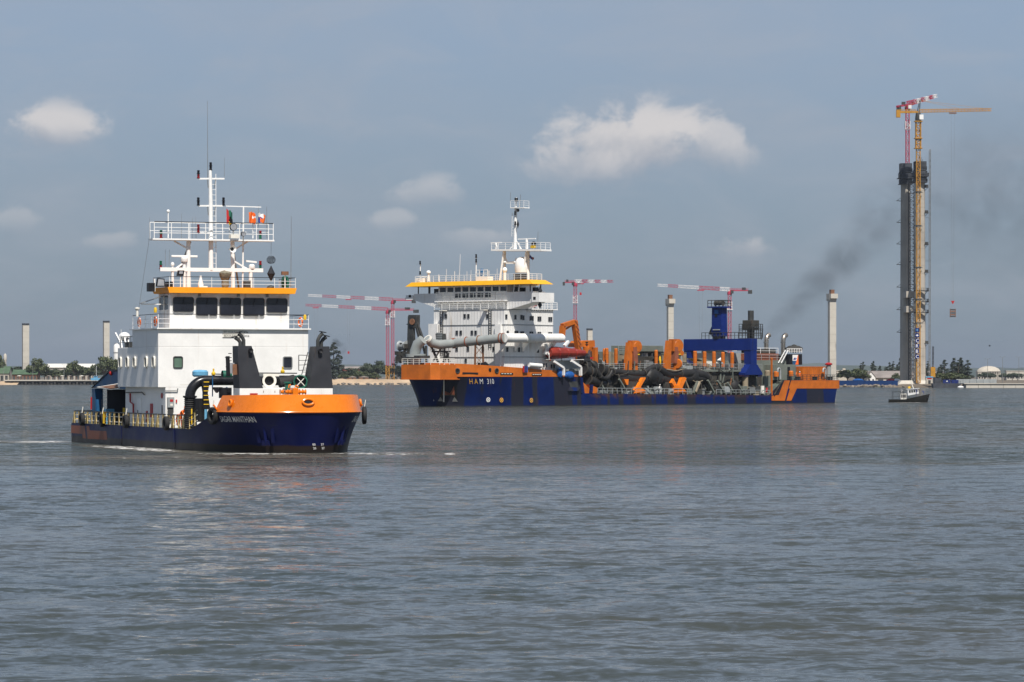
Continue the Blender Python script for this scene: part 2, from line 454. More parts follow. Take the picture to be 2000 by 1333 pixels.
def arc(c, r, a0, a1, n, ux, uy):
    c, ux, uy = V(c), V(ux), V(uy)
    return [c + ux * (r * math.cos(a0 + (a1 - a0) * i / n)) + uy * (r * math.sin(a0 + (a1 - a0) * i / n)) for i in range(n + 1)]


def text_mesh(txt, size, depth=0.0, shear=0.0, space=1.0, bold=0.0):
    cu = bpy.data.curves.new('lettering', 'FONT')
    cu.body = txt; cu.size = size; cu.shear = shear; cu.space_character = space; cu.extrude = depth; cu.resolution_u = 2; cu.offset = bold
    o = bpy.data.objects.new('lettering', cu); COL.objects.link(o)
    bpy.context.view_layer.update()
    me = bpy.data.meshes.new_from_object(o.evaluated_get(bpy.context.evaluated_depsgraph_get()))
    bpy.data.objects.remove(o)
    return me


def letter(txt, size, m, parent, origin, ex, ez, name='lettering', shear=0.0, space=1.0, bold=0.0, conform=None):
    """flat paint lettering laid on a surface: ex = reading direction, ez = letter up"""
    me = text_mesh(txt, size, 0.0, shear, space, bold)
    vs = [v.co.copy() for v in me.vertices]
    ex, ez, origin = V(ex), V(ez), V(origin)
    for v, c in zip(me.vertices, vs):
        v.co = conform(c.x, c.y) if conform else origin + ex * c.x + ez * c.y
    me.materials.clear(); me.materials.append(MATS[m])
    o = bpy.data.objects.new(name, me); COL.objects.link(o); o.parent = parent
    return o


def railing(name, pts, h, m, parent, rails=3, gap=1.5, r=0.03, top=None):
    """a run of guard rail: stanchions and horizontal rails along a polyline"""
    b = MB(); pts = [V(p) for p in pts]
    for i in range(len(pts) - 1):
        p, q = pts[i], pts[i + 1]; n = max(1, round((q - p).length / gap))
        for j in range(n + (i == len(pts) - 2)):
            a = p.lerp(q, j / n); b.bar(a, a + V(0, 0, h), r * 1.8)
        for k in range(1, rails + 1):
            z = V(0, 0, h * k / rails)
            if k == rails and top: b.i = 1
            b.bar(p + z, q + z, r * (2.2 if k == rails else 1.5)); b.i = 0
    return b.build(name, [m, top] if top else m, parent)


def ladder(name, p, q, w, m, parent, side, step=0.35, r=0.035):
    b = MB(); p, q, sd = V(p), V(q), V(side).normalized() * (w / 2)
    b.bar(p - sd, q - sd, r * 2); b.bar(p + sd, q + sd, r * 2)
    n = int((q - p).length / step)
    for i in range(1, n): c = p.lerp(q, i / n); b.bar(c - sd, c + sd, r * 1.4)
    return b.build(name, m, parent)


# a person: one continuous skinned body, posed by joints (metres, facing +x, standing at z=0)
def person(name, label, loc, rz, top, legs, pose, cap=None, h=1.75, group=None, arms=None):
    k = h / 1.75
    lean = 0.0 if pose != 'bend' else 0.38
    J, E, RAD = [], [], []
    def jt(p, r, par=None):
        J.append((p[0] * k, p[1] * k, p[2] * k)); RAD.append(r * k)
        if par is not None: E.append((par, len(J) - 1))
        return len(J) - 1
    pel = jt((0, 0, 0.95), 0.125)
    wst = jt((lean * 0.25, 0, 1.10), 0.115, pel)
    chs = jt((lean * 0.75, 0, 1.33 - lean * 0.15), 0.135, wst)
    nk = jt((lean * 1.05, 0, 1.48 - lean * 0.25), 0.062, chs)
    hb = jt((lean * 1.2 + 0.01, 0, 1.56 - lean * 0.28), 0.075, nk)
    hd = jt((lean * 1.32 + 0.03, 0, 1.66 - lean * 0.3), 0.092, hb)
    jt((lean * 1.4 + 0.03, 0, 1.74 - lean * 0.3), 0.06, hd)
    jt((lean * 1.32 + 0.115, 0, 1.645 - lean * 0.3), 0.018, hd)          # nose
    for sd in (1, -1):
        hip = jt((0, 0.10 * sd, 0.90), 0.092, pel)
        st = 0.10 * sd if pose == 'walk' else 0.0
        kn = jt((0.03 + st, 0.11 * sd, 0.50), 0.062, hip)
        an = jt((st * 1.3 - 0.03, 0.11 * sd, 0.09), 0.042, kn)
        jt((st * 1.3 + 0.15, 0.13 * sd, 0.035), 0.038, an)
        sh = jt((lean * 0.85, 0.17 * sd, 1.40 - lean * 0.2), 0.066, chs)
        ex, ez = {'stand': (0.02, 1.12), 'walk': (-st, 1.12), 'bend': (lean + 0.18, 1.08), 'hips': (-0.10, 1.15)}[pose]
        el = jt((ex, (0.33 if pose == 'hips' else 0.24) * sd, ez), 0.045, sh)
        hx, hy, hz = {'stand': (0.10, 0.25, 0.88), 'walk': (0.08 - st * 1.6, 0.25, 0.88), 'bend': (lean + 0.42, 0.14, 0.98),
                      'hips': (0.06, 0.20, 0.98)}[pose]
        wr = jt((hx, hy * sd, hz), 0.030, el)
        dv = V(hx - ex, 0, hz - ez).normalized()
        pm = jt((hx + dv.x * 0.07, hy * sd, hz + dv.z * 0.07), 0.030, wr)
        for q, ln in ((-0.024, 0.075), (-0.008, 0.088), (0.008, 0.082), (0.024, 0.065)):
            f1 = jt((hx + dv.x * (0.07 + ln * 0.6) + q * 0.6, (hy + q * 0.4) * sd, hz + dv.z * (0.07 + ln * 0.6)), 0.009, pm)
            jt((hx + dv.x * (0.06 + ln) + q * 0.6 + 0.012, (hy + q * 0.4 - 0.012) * sd, hz + dv.z * (0.06 + ln)), 0.008, f1)
        tb = jt((hx + dv.x * 0.05 + 0.035, (hy - 0.01) * sd, hz + dv.z * 0.05), 0.010, wr)
        jt((hx + dv.x * 0.08 + 0.045, (hy - 0.02) * sd, hz + dv.z * 0.09), 0.009, tb)
    me = bpy.data.meshes.new('body'); me.from_pydata(J, E, [])
    o = bpy.data.objects.new('body', me); COL.objects.link(o)
    mod = o.modifiers.new('skin', 'SKIN'); mod.use_smooth_shade = True
    sk = me.skin_vertices[0].data if me.skin_vertices else None
    if sk is None:
        bm = bmesh.new(); bm.from_mesh(me); bm.verts.layers.skin.verify(); bm.to_mesh(me); bm.free(); sk = me.skin_vertices[0].data
    for i, r in enumerate(RAD): sk[i].radius = (r, r * (1.25 if i in (0, 1, 2) else 1.0)); sk[i].use_root = (i == 0)
    sub = o.modifiers.new('sub', 'SUBSURF'); sub.levels = 1; sub.render_levels = 1
    bpy.context.view_layer.update()
    bodym = bpy.data.meshes.new_from_object(o.evaluated_get(bpy.context.evaluated_depsgraph_get()))
    bpy.data.objects.remove(o)
    bodym.materials.clear()
    for q in (legs, top, 'skin', 'black'): bodym.materials.append(MATS[q])
    zt = (1.50 - lean * 0.24) * k
    for pl in bodym.polygons:
        c = pl.center; pl.use_smooth = True
        hand = any((c - V(J[i])).length < 0.10 * k for i in range(len(J)) if RAD[i] <= 0.0305 * k and RAD[i] > 0.0295 * k)
        pl.material_index = 2 if (c.z > zt or hand) else (1 if c.z > 0.98 * k else (3 if c.z < 0.10 * k else 0))
    t = thing(name, label, 'person', loc, rz, group)
    b = bpy.data.objects.new('body', bodym); COL.objects.link(b); b.parent = t
    hx, hz = (lean * 1.32 + 0.03) * k, (1.66 - lean * 0.3) * k
    c = MB().lathe([(0.125 * k, 0.02), (0.122 * k, 0.06 * k), (0.10 * k, 0.11 * k), (0.05 * k, 0.145 * k), (0.001, 0.15 * k)], (hx, 0, hz), 14)
    if cap: c.box(hx + 0.08 * k, hx + 0.20 * k, -0.07 * k, 0.07 * k, hz + 0.015, hz + 0.035)
    c.build('helmet' if cap else 'hair', cap or 'black', t, True)
    return t

# ------------------------------------------------------------------ water
def water_material():
    m = bpy.data.materials.new('water'); m.use_nodes = True; MATS['water'] = m
    t = NT(m.node_tree.nodes, m.node_tree.links); p = t.n['Principled BSDF']
    oc = t.add('ShaderNodeTexCoord').outputs['Object']
    x = t.xyz(oc)
    n1 = t.noise(t.mapping(oc, (0.35, 1.0, 1), (0, 0, 0), (0, 0, R(8))), 0.012, 4.0, 0.6)   # silt clouds in the river
    silt = t.mix(t.ramp(n1, 0.35, 0.7), (0.034, 0.044, 0.040, 1), (0.064, 0.060, 0.046, 1))
    foam_noise = t.noise(t.mapping(oc, (1, 1, 1)), 1.1, 8.0, 0.68, 0.6)
    foam = None
    for cx, cy, lx, ly, ang, amt in FOAM:
        q = t.xyz(t.mapping(oc, (1, 1, 1), (-cx * math.cos(ang) - cy * math.sin(ang), cx * math.sin(ang) - cy * math.cos(ang), 0), (0, 0, -ang)))
        r = t.math('ADD', t.math('POWER', t.math('ABSOLUTE', t.math('DIVIDE', q[0], lx)), 2.0),
                   t.math('POWER', t.math('ABSOLUTE', t.math('DIVIDE', q[1], ly)), 2.0))
        g = t.math('MULTIPLY', t.ramp(r, 1.0, 0.0), amt)
        foam = g if foam is None else t.math('MAXIMUM', foam, g)
    lim = t.math('SUBTRACT', 0.88, t.math('MULTIPLY', foam, 0.40))
    fm = t.ramp(t.math('SUBTRACT', foam_noise, lim), 0.0, 0.07)
    churn = t.math('MULTIPLY', t.ramp(foam, 0.05, 0.7), 0.45)
    c = t.mix(churn, silt, (0.115, 0.095, 0.070, 1))
    c = t.mix(fm, c, (0.74, 0.73, 0.70, 1))
    t.put(p.inputs['Base Color'], c)
    t.put(p.inputs['Roughness'], t.math('ADD', 0.09, t.math('MULTIPLY', fm, 0.6)))
    p.inputs['IOR'].default_value = 1.333
    gust = t.ramp(t.noise(t.mapping(oc, (0.3, 1, 1), (1, 5, 0), (0, 0, R(5))), 0.018, 3.0, 0.5), 0.3, 0.7, 0.70, 1.20)
    # tide line: wind-roughened water beyond it, a smoother slick on the near side
    edge = t.math('ADD', x[1], t.math('MULTIPLY', t.math('SUBTRACT', t.noise(oc, 0.03, 4.0, 0.6), 0.5), 34.0))
    gust = t.math('MULTIPLY', gust, t.ramp(edge, 214.0, 226.0, 0.44, 1.9))
    def ripple(scale, mapping, amp, detail):
        n = t.add('ShaderNodeTexNoise'); t.l.new(mapping, n.inputs['Vector'])
        n.inputs['Scale'].default_value = scale; n.inputs['Detail'].default_value = detail; n.inputs['Roughness'].default_value = 0.62; n.inputs['Distortion'].default_value = 0.4
        v = t.add('ShaderNodeVectorMath', operation='SUBTRACT'); t.l.new(n.outputs['Color'], v.inputs[0]); v.inputs[1].default_value = (0.5, 0.528, 0.5)      # normals biased towards the near side, so reflections shift to higher sky
        w = t.add('ShaderNodeVectorMath', operation='MULTIPLY'); t.l.new(v.outputs[0], w.inputs[0]); w.inputs[1].default_value = (amp, amp, 0.0)
        return w.outputs[0]
    waves = None
    for scale, mp, amp, det in ((0.40, t.mapping(oc, (0.5, 1.0, 1), (0, 0, 0), (0, 0, R(-14))), 1.25, 4.0),          # slopes of the wind chop
                                (1.15, t.mapping(oc, (0.6, 1.0, 1), (3, 9, 0), (0, 0, R(11))), 1.9, 3.0),
                                (3.6, t.mapping(oc, (0.65, 1.0, 1), (7, 3, 0), (0, 0, R(-24))), 1.9, 2.0)):        # capillary ripples
        r = ripple(scale, mp, amp, det)
        if waves is None: waves = r
        else:
            ad = t.add('ShaderNodeVectorMath', operation='ADD'); t.l.new(waves, ad.inputs[0]); t.l.new(r, ad.inputs[1]); waves = ad.outputs[0]
    ad = waves
    sc = t.add('ShaderNodeVectorMath', operation='SCALE'); t.l.new(ad, sc.inputs[0]); t.put(sc.inputs['Scale'], gust)
    gn = t.add('ShaderNodeNewGeometry').outputs['Normal']
    a2 = t.add('ShaderNodeVectorMath', operation='ADD'); t.l.new(gn, a2.inputs[0]); t.l.new(sc.outputs[0], a2.inputs[1])
    nn = t.add('ShaderNodeVectorMath', operation='NORMALIZE'); t.l.new(a2.outputs[0], nn.inputs[0])
    t.l.new(nn.outputs[0], p.inputs['Normal'])


FOAM = [
    (-50.0, 298.0, 12.0, 9.0, R(0), 0.92), (-41.0, 296.0, 4.5, 8.0, R(0), 1.0),
    (-18.0, 248.0, 9.0, 6.0, R(0), 0.62), (-29.5, 268.5, 24.0, 3.2, R(-69), 1.0), (-19.0, 250.5, 7.5, 4.5, R(0), 0.98), (-11.5, 251.5, 3.5, 5.0, R(0), 0.95),
    (-8.6, 250.5, 5.0, 8.0, R(0), 0.88), (-4.5, 250.5, 0.9, 6.0, R(0), 0.98),
    (-24.0, 240.0, 13.0, 9.0, R(0), 0.66), (-15.0, 243.0, 8.0, 6.0, R(0), 0.62), (5.0, 229.0, 34.0, 2.2, R(1), 0.50), (30.0, 222.0, 26.0, 1.8, R(-1), 0.46),
    (-13.0, 642.0, 5.0, 14.0, R(0), 0.95), (-6.0, 648.0, 12.0, 4.5, R(49), 1.0), (8.0, 655.0, 12.0, 4.5, R(49), 1.0),
    (28.0, 676.0, 16.0, 4.5, R(49), 0.85), (72.0, 700.0, 10.0, 14.0, R(0), 0.55),
    (86.0, 738.0, 6.5, 9.0, R(0), 0.95), (112.0, 745.0, 22.0, 7.0, R(0), 0.66), (62.0, 742.0, 10.0, 7.0, R(0), 0.5)]
water_material()


def build_water():
    x0, x1, y0, y1, st = -45.0, 45.0, 48.0, 200.0, 0.30
    nx, ny = int((x1 - x0) / st) + 1, int((y1 - y0) / st) + 1
    X, Y = np.meshgrid(np.linspace(x0, x1, nx), np.linspace(y0, y1, ny))
    rs = np.random.RandomState(4); Z = np.zeros_like(X)
    for i in range(54):
        lam = 0.9 * (5.0 / 0.9) ** rs.rand()
        th = R(78) + rs.normal(0, 0.55)
        k = 2 * math.pi / lam; ph = rs.rand() * 6.28
        s = np.sin(k * (X * math.cos(th) + Y * math.sin(th)) + ph + 0.6 * np.sin(0.13 * X + 0.11 * Y + i))
        Z += 0.0036 * lam ** 0.8 * (s + 0.35 * s * s)
    gust = 0.8 + 0.35 * np.sin(X * 0.05 + 1.3 * np.sin(Y * 0.045)) * np.sin(Y * 0.06 + 0.7)
    fade = np.clip(np.minimum(np.minimum(X - x0, x1 - X) / 5.0, np.minimum(Y - y0, y1 - Y) / np.where(Y > 120, 40.0, 4.0)), 0, 1)
    Z = (Z - Z.mean()) * gust * fade
    co = np.stack([X, Y, Z], -1).reshape(-1, 3)
    idx = np.arange(nx * ny).reshape(ny, nx)
    q = np.stack([idx[:-1, :-1], idx[:-1, 1:], idx[1:, 1:], idx[1:, :-1]], -1).reshape(-1, 4)
    big = 9000.0
    ex = np.array([[-big, -600, 0], [big, -600, 0], [big, y0, 0], [x1, y0, 0], [x0, y0, 0], [-big, y0, 0],
                   [-big, y1, 0], [x0, y1, 0], [x1, y1, 0], [big, y1, 0], [-big, 2600, 0], [big, 2600, 0]], float)
    o = len(co)
    faces = [tuple(r) for r in q.tolist()]
    faces += [(o, o + 1, o + 2, o + 3, o + 4, o + 5), (o + 5, o + 4, o + 7, o + 6), (o + 3, o + 2, o + 9, o + 8),
              (o + 6, o + 7, o + 8, o + 9, o + 11, o + 10)]
    me = bpy.data.meshes.new('water')
    me.from_pydata(np.vstack([co, ex]).tolist(), [], faces)
    me.polygons.foreach_set('use_smooth', [True] * len(me.polygons))
    me.materials.append(MATS['water']); me.update()
    w = bpy.data.objects.new('water', me); COL.objects.link(w); w['kind'] = 'structure'


build_water()

# ------------------------------------------------------------------ land
SHORE = [(-4000, 2240), (-420, 2240), (-271, 2238), (-122, 2285), (-58, 2280), (60, 2150), (168, 1795), (190, 1720), (226, 1668), (900, 1660), (4000, 1660)]
g = MB()
rows = [[(x * 1.0, y - 14, -1.5) for x, y in SHORE], [(x, y - 4, 0.4) for x, y in SHORE], [(x, y + 10, 1.6) for x, y in SHORE],
        [(x, y + 60, 2.0) for x, y in SHORE], [(x * 5.5, 24000, 2.0) for x, y in SHORE]]
g.grid(rows).build('ground', 'earth', None, True, kind='structure')

hm = MB()
for dist, amp, base_, sd in ((15000, 16, 34, 1), (20000, 26, 56, 2)):
    rs = random.Random(sd); prof = []
    for i in range(141):
        X = -1.0 * dist * 0.3 + i * dist * 0.6 / 140
        prof.append((X, base_ + amp * (math.sin(i * 0.21 + sd) + 0.6 * math.sin(i * 0.53 + 2 * sd)) * 0.5 + rs.random() * amp * 0.45))
    hm.grid([[(x, dist - 60, 1.0) for x, z in prof], [(x, dist, z) for x, z in prof], [(x * 1.2, dist + 500, z * 0.6) for x, z in prof],
             [(x * 1.3, dist + 900, 1.0) for x, z in prof]])
hm.build('hills', 'leaf_dark', None, True, kind='structure')

# beaches and banks
def bank(name, pts, depth, h, m, label=None):
    b = MB(); rs = random.Random(len(pts)); P = []
    for i in range(len(pts) - 1):
        for j in range(10): P.append(V(*pts[i], 0).lerp(V(*pts[i + 1], 0), j / 10))
    P.append(V(*pts[-1], 0))
    prof = ((-6, -0.6), (0, 0.25), (depth * 0.4, h * 0.55), (depth * 0.75, h), (depth, h * 0.95), (depth + 12, 1.0))
    b.grid([[(p.x, p.y + dy + rs.uniform(-1.5, 1.5), z + (rs.uniform(-0.3, 0.3) * h * 0.35 if k > 1 else 0)) for p in P] for k, (dy, z) in enumerate(prof)])
    return b.build(name, m, None, False, kind='structure')


bank('sand_bank', [(-127, 2268), (-100, 2265), (-50, 2258)], 26, 3.6, 'sand')
bank('sand_beach', [(-420, 2214), (-345, 2214), (-322, 2222)], 16, 2.3, 'sand')

# boulders along the two banks: each its own stone up to 300, irregular blocks
rockm = []
for k in range(4):
    b = MB(); rs = random.Random(k + 20); b.ball((0, 0, 0), 1.0, 6, (1.2, 1.0, 0.8))
    b.v = [tuple(c * rs.uniform(0.75, 1.2) for c in p) for p in b.v]
    rockm.append(b.mesh('boulder', 'stone'))
rs = random.Random(3)
for (xa, ya, xb, yb, n, lab, grp) in ((-125, 2263, -52, 2253, 46, 'grey boulder at the foot of the sandy bank between the ships', 'boulders on the sand bank'),
                                      (165, 1786, 196, 1706, 54, 'grey boulder in the rock toe below the blue barrier', 'boulders below the blue barrier')):
    for i in range(n):
        t_ = rs.random(); s_ = rs.uniform(0.5, 1.25)
        o = inst('boulder', rockm[i % 4], None, (xa + (xb - xa) * t_ + rs.uniform(-1, 1), ya + (yb - ya) * t_ + rs.uniform(-3, 3), rs.uniform(0.1, 0.9)),
                 rs.uniform(0, 6), (s_ * 1.5, s_, s_ * 0.9))
        tag(o, lab, 'boulder', grp)

# quay on the left: dark sheet-pile wall with a light cap and railing
q = thing('quay', 'dark sheet-pile quay with pale cap along the left shore', 'quay', (0, 0, 0))
b = MB()
for i in range(64):
    xa = -330 + i * 1.5 * 1.6
    b.box(xa, xa + 1.25, 2228.0 - (0.5 if i % 2 else 0), 2236, -1, 2.5)
b.box(-330, -176, 2228.6, 2237, -1, 2.45)
b.build('sheet_pile_wall', 'quay_wall', q)
MB().box(-331, -176, 2227, 2262, 2.5, 3.3).build('cap_beam', 'concrete', q)
railing('railing', [(-331, 2228, 3.3), (-176, 2228, 3.3)], 1.2, 'steel', q, 2, 4, 0.06)
q = thing('quay', 'low tan masonry quay wall at the far right edge', 'quay')
b = MB()
for i in range(26):
    b.box(219 + i * 6, 219 + i * 6 + 5.85, 1646, 1660, -1, 1.9)
b.build('wall_blocks', 'concrete', q)
MB().box(218, 376, 1645.5, 1662, 1.9, 2.25).build('cap_beam', 'concrete', q)

# ------------------------------------------------------------------ trees
def crown_mesh(kind, seed):
    rs = random.Random(seed); b = MB()
    lobes = []
    if kind == 'pine':
        for i in range(26):
            f = i / 25; rad = 2.6 * (1 - f) ** 0.8 + 0.25
            a = rs.uniform(0, 6.28); d = rad * rs.uniform(0.3, 1.0)
            lobes.append((d * math.cos(a), d * math.sin(a), 2.2 + f * 12.5 + rs.uniform(-0.6, 0.6), 0.55 + 0.75 * (1 - f) * rs.uniform(0.5, 1.1), 0.75))
    else:
        for i in range(22):
            a = rs.uniform(0, 6.28); d = 5.4 * rs.random() ** 0.6
            lobes.append((d * math.cos(a), d * math.sin(a), 5.2 + 4.9 * (1 - (d / 6.2) ** 2) * rs.uniform(0.25, 1.05), rs.uniform(1.3, 2.5), 0.7))
    for (x, y, z, r, sq) in lobes:
        n = int(70 * r) if kind == 'pine' else int(46 * r)
        for j in range(n):
            d = V(rs.gauss(0, 1), rs.gauss(0, 1), rs.gauss(0, 1)).normalized() * r * rs.uniform(0.55, 1.06)
            c = V(x, y, z) + V(d.x, d.y, d.z * sq)
            s_ = rs.uniform(0.22, 0.5) if kind == 'pine' else rs.uniform(0.3, 0.62)
            nn = (d.normalized() + V(rs.gauss(0, .5), rs.gauss(0, .5), rs.gauss(0, .5))).normalized()
            ax = nn.orthogonal().normalized() * s_; ay = nn.cross(ax)
            if kind == 'pine': ay = ay * 0.5
            b.add([c - ax, c - ay * 0.7, c + ax, c + ay * 0.8], [(0, 1, 2, 3)])
    return b


TREES = {}
for kind, leaf, n in (('broad', 'leaf_broad', 4), ('broad2', 'leaf_dark', 3), ('pine', 'leaf_pine', 4), ('dry', 'leaf_dry', 1)):
    for k in range(n):
        cm = crown_mesh('pine' if kind == 'pine' else 'broad', k * 7 + len(kind)).mesh('crown', leaf)
        tb = MB()
        if kind == 'pine':
            tb.tube([(0, 0, -0.5), (0.1, 0, 5), (0, 0.1, 10), (0, 0, 14.5)], [0.28, 0.22, 0.13, 0.04], 6)
            for i in range(7):
                a = i * 2.4; z = 3.5 + i * 1.4; tb.tube([(0, 0, z), (1.6 * math.cos(a), 1.6 * math.sin(a), z + 0.8)], [0.07, 0.02], 4)
        else:
            tb.tube([(0, 0, -0.5), (0.15, 0, 2.2), (0, 0.1, 4.6)], [0.42, 0.33, 0.24], 7)
            for i in range(6):
                a = i * 1.05; tb.tube([(0, 0.1, 3.4 + 0.2 * i), (2.0 * math.cos(a), 2.0 * math.sin(a), 5.6), (3.6 * math.cos(a), 3.6 * math.sin(a), 7.4)], [0.2, 0.13, 0.05], 5)
        TREES.setdefault(kind, []).append((cm, tb.mesh('trunk', 'bark')))
NT_ = [0]


def tree(kind, x, y, h, w, label, group, z=1.6):
    cm, tm = TREES[kind][NT_[0] % len(TREES[kind])]; NT_[0] += 1
    nat_h, nat_w = (15.5, 6.0) if kind == 'pine' else (11.3, 14.0)
    w = w * (1.45 if kind == 'pine' else 1.12); h = h * (1.12 if kind == 'pine' else 1.05)
    t = thing({'pine': 'casuarina_tree', 'dry': 'dry_tree'}.get(kind, 'broadleaf_tree'), label, 'tree', (x, y, z), random.uniform(0, 6.28), group)
    s_ = (w / nat_w, w / nat_w, h / nat_h)
    inst('trunk', tm, t, sc=s_); inst('crown', cm, t, sc=s_)
    return t


def trees_px(kind, rows, group):
    for (x, y, h, w, lab) in rows: tree(kind, x, y, h, w, lab, group)


TL = 'trees along the left shore'
trees_px('broad', [
    (-317.72, 2290.0, 15.5, 14, 'rounded tree just right of the leftmost concrete pier on the far shore'),
    (-292.65, 2290.0, 14.5, 15, 'rounded tree midway between the two left-hand concrete piers'),
    (-271.96, 2275.0, 17.5, 18, 'largest broad dark tree at the foot of the second concrete pier from the left'),
    (-328.15, 2320.0, 11.0, 9, 'lower tree close against the base of the leftmost concrete pier'),
    (-344.98, 2300.0, 18.0, 9, 'tall tree cut by the left edge of the picture'),
    (-282.41, 2285.0, 10.0, 9, 'small tree in the gap left of the largest dark tree'),
    (-304.40, 2288.0, 8.0, 9, 'low shrubby tree in front of the long white shed'),
    (-264.01, 2280.0, 15.0, 13, 'tree half hidden behind the aft end of the near ship')], TL)
trees_px('broad2', [
    (-339.40, 2340.0, 11.0, 14, 'dark tree left of the leftmost concrete pier'),
    (-345.40, 2345.0, 10.0, 11, 'dark tree beside the green-roofed pavilion'),
    (-313.49, 2330.0, 9.5, 13, 'dark tree in front of the left end of the long white shed'),
    (-282.56, 2320.0, 10.5, 12, 'dark tree behind the pale blue fishing boat'),
    (-319.41, 2335.0, 9.5, 15, 'dark bushy tree left of the long shed, behind the lamp post'),
    (-306.76, 2340.0, 9.0, 16, 'dark bushy tree behind the tall quay lamp post'),
    (-300.61, 2325.0, 10.0, 14, 'dark bushy tree left of the midway rounded tree'),
    (-292.79, 2335.0, 10.0, 15, 'dark bushy tree right of the midway rounded tree'),
    (-274.58, 2335.0, 12.0, 15, 'dark bushy tree at the right flank of the second pier'),
    (-335.56, 2350.0, 9.0, 14, 'dark bushy tree directly behind the leftmost pier'),
    (-267.35, 2330.0, 11.0, 14, 'dark bushy tree mostly hidden by the near ship stern')], TL)
TM = 'trees between the two ships'
trees_px('pine', [
    (-121.10, 2320.0, 25.0, 9.5, 'tallest feathery tree just right of the near ship on the far shore'),
    (-118.63, 2340.0, 19.0, 8, 'second feathery tree right of the near ship, shorter than its neighbour'),
    (-125.81, 2330.0, 17.0, 8, 'feathery tree partly hidden by the near ship right funnel'),
    (-78.63, 2330.0, 16.0, 8, 'feathery tree right of the paired red crane masts')], TM)
trees_px('broad2', [
    (-97.99, 2350.0, 13.5, 13, 'dark tree left of the paired red crane masts'),
    (-92.15, 2345.0, 14.5, 14, 'dark tree directly behind the paired red crane masts'),
    (-75.27, 2345.0, 12.0, 12, 'dark tree left of the big ship bow'),
    (-70.50, 2350.0, 14.0, 13, 'dark tree partly behind the big ship bow'),
    (-111.50, 2345.0, 9.5, 14, 'dark bushy tree behind the left end of the red awnings'),
    (-104.20, 2355.0, 10.5, 15, 'dark bushy tree behind the right end of the red awnings'),
    (-85.84, 2355.0, 12.0, 15, 'dark bushy tree between the paired crane masts and the big ship')], TM)
trees_px('broad', [
    (-103.72, 2305.0, 7.5, 12, 'low green bush left of centre on the sandy bank'),
    (-98.75, 2302.0, 7.0, 11, 'low green bush in front of the red awnings'),
    (-92.80, 2300.0, 6.5, 10, 'low green bush at the foot of the paired red cranes'),
    (-113.30, 2303.0, 6.5, 8, 'low green bush next to the tallest feathery tree')], TM)
TR = 'trees along the right shore'
trees_px('broad', [
    (180.28, 1835.0, 7.6, 12, 'wide green tree right of the big ship stern'),
    (184.45, 1830.0, 8.0, 13, 'wide green tree left of the white warehouse gable'),
    (189.12, 1838.0, 7.0, 9, 'green tree touching the white warehouse gable'),
    (217.14, 1740.0, 6.0, 11, 'low green bush right of the tall tower base'),
    (221.20, 1735.0, 6.0, 12, 'low green bush under the dark conifers right of the tower'),
    (226.41, 1735.0, 5.6, 12, 'low green bush at the right end of the conifers'),
    (203.03, 1800.0, 5.5, 7, 'small green bush at the right end of the warehouse')], TR)
TP = 'feathery trees behind the right shore'
ORD = ['first', 'second', 'third', 'fourth', 'fifth', 'sixth', 'seventh', 'eighth', 'ninth', 'tenth', 'eleventh', 'twelfth']
rs = random.Random(12)
for k, (p, h) in enumerate(((1682, 10), (1688, 11), (1698, 10.5), (1704, 11), (1712, 8.5), (1719, 9), (1726, 8.6), (1733, 10.4), (1740, 10.8), (1748, 9.6), (1757, 11), (1762, 12.5))):
    tree('pine', (p - 1000) * 1900 / 6667, 1900 + rs.uniform(-15, 15), h, 3.6 + rs.random(), 'dark feathery tree behind the white warehouse, %s of the row from the left' % ORD[k], TP)
for k, (p, h) in enumerate(((1806, 10.5), (1812, 9.5), (1823, 8.2), (1832, 9.0), (1840, 8.0))):
    tree('pine', (p - 1000) * 1800 / 6667, 1800 + rs.uniform(-15, 15), h, 4.2, 'dark feathery tree just right of the tall tower, %s from the tower' % ORD[k], TP)
for k, (p, h) in enumerate(((1850, 11.5), (1856, 10.5), (1862, 12.0), (1868, 11.0), (1874, 12.5), (1880, 11.5), (1886, 11.0), (1892, 8.5))):
    tree('pine', (p - 1000) * 1780 / 6667, 1780 + rs.uniform(-12, 12), h, 5.6, 'dark feathery tree in the dense clump right of the tower, %s from the left' % ORD[k], TP)
for k, (p, h) in enumerate(((1912, 6.5), (1925, 6), (1942, 6.5), (1960, 6), (1975, 6.5), (1990, 6))):
    tree('broad2', (p - 1000) * 3000 / 6667, 3000 + rs.uniform(-40, 40), h * 1.1, 12, 'hazy dark tree before the domed hall, %s of six from the left' % ORD[k], 'trees before the domed hall')

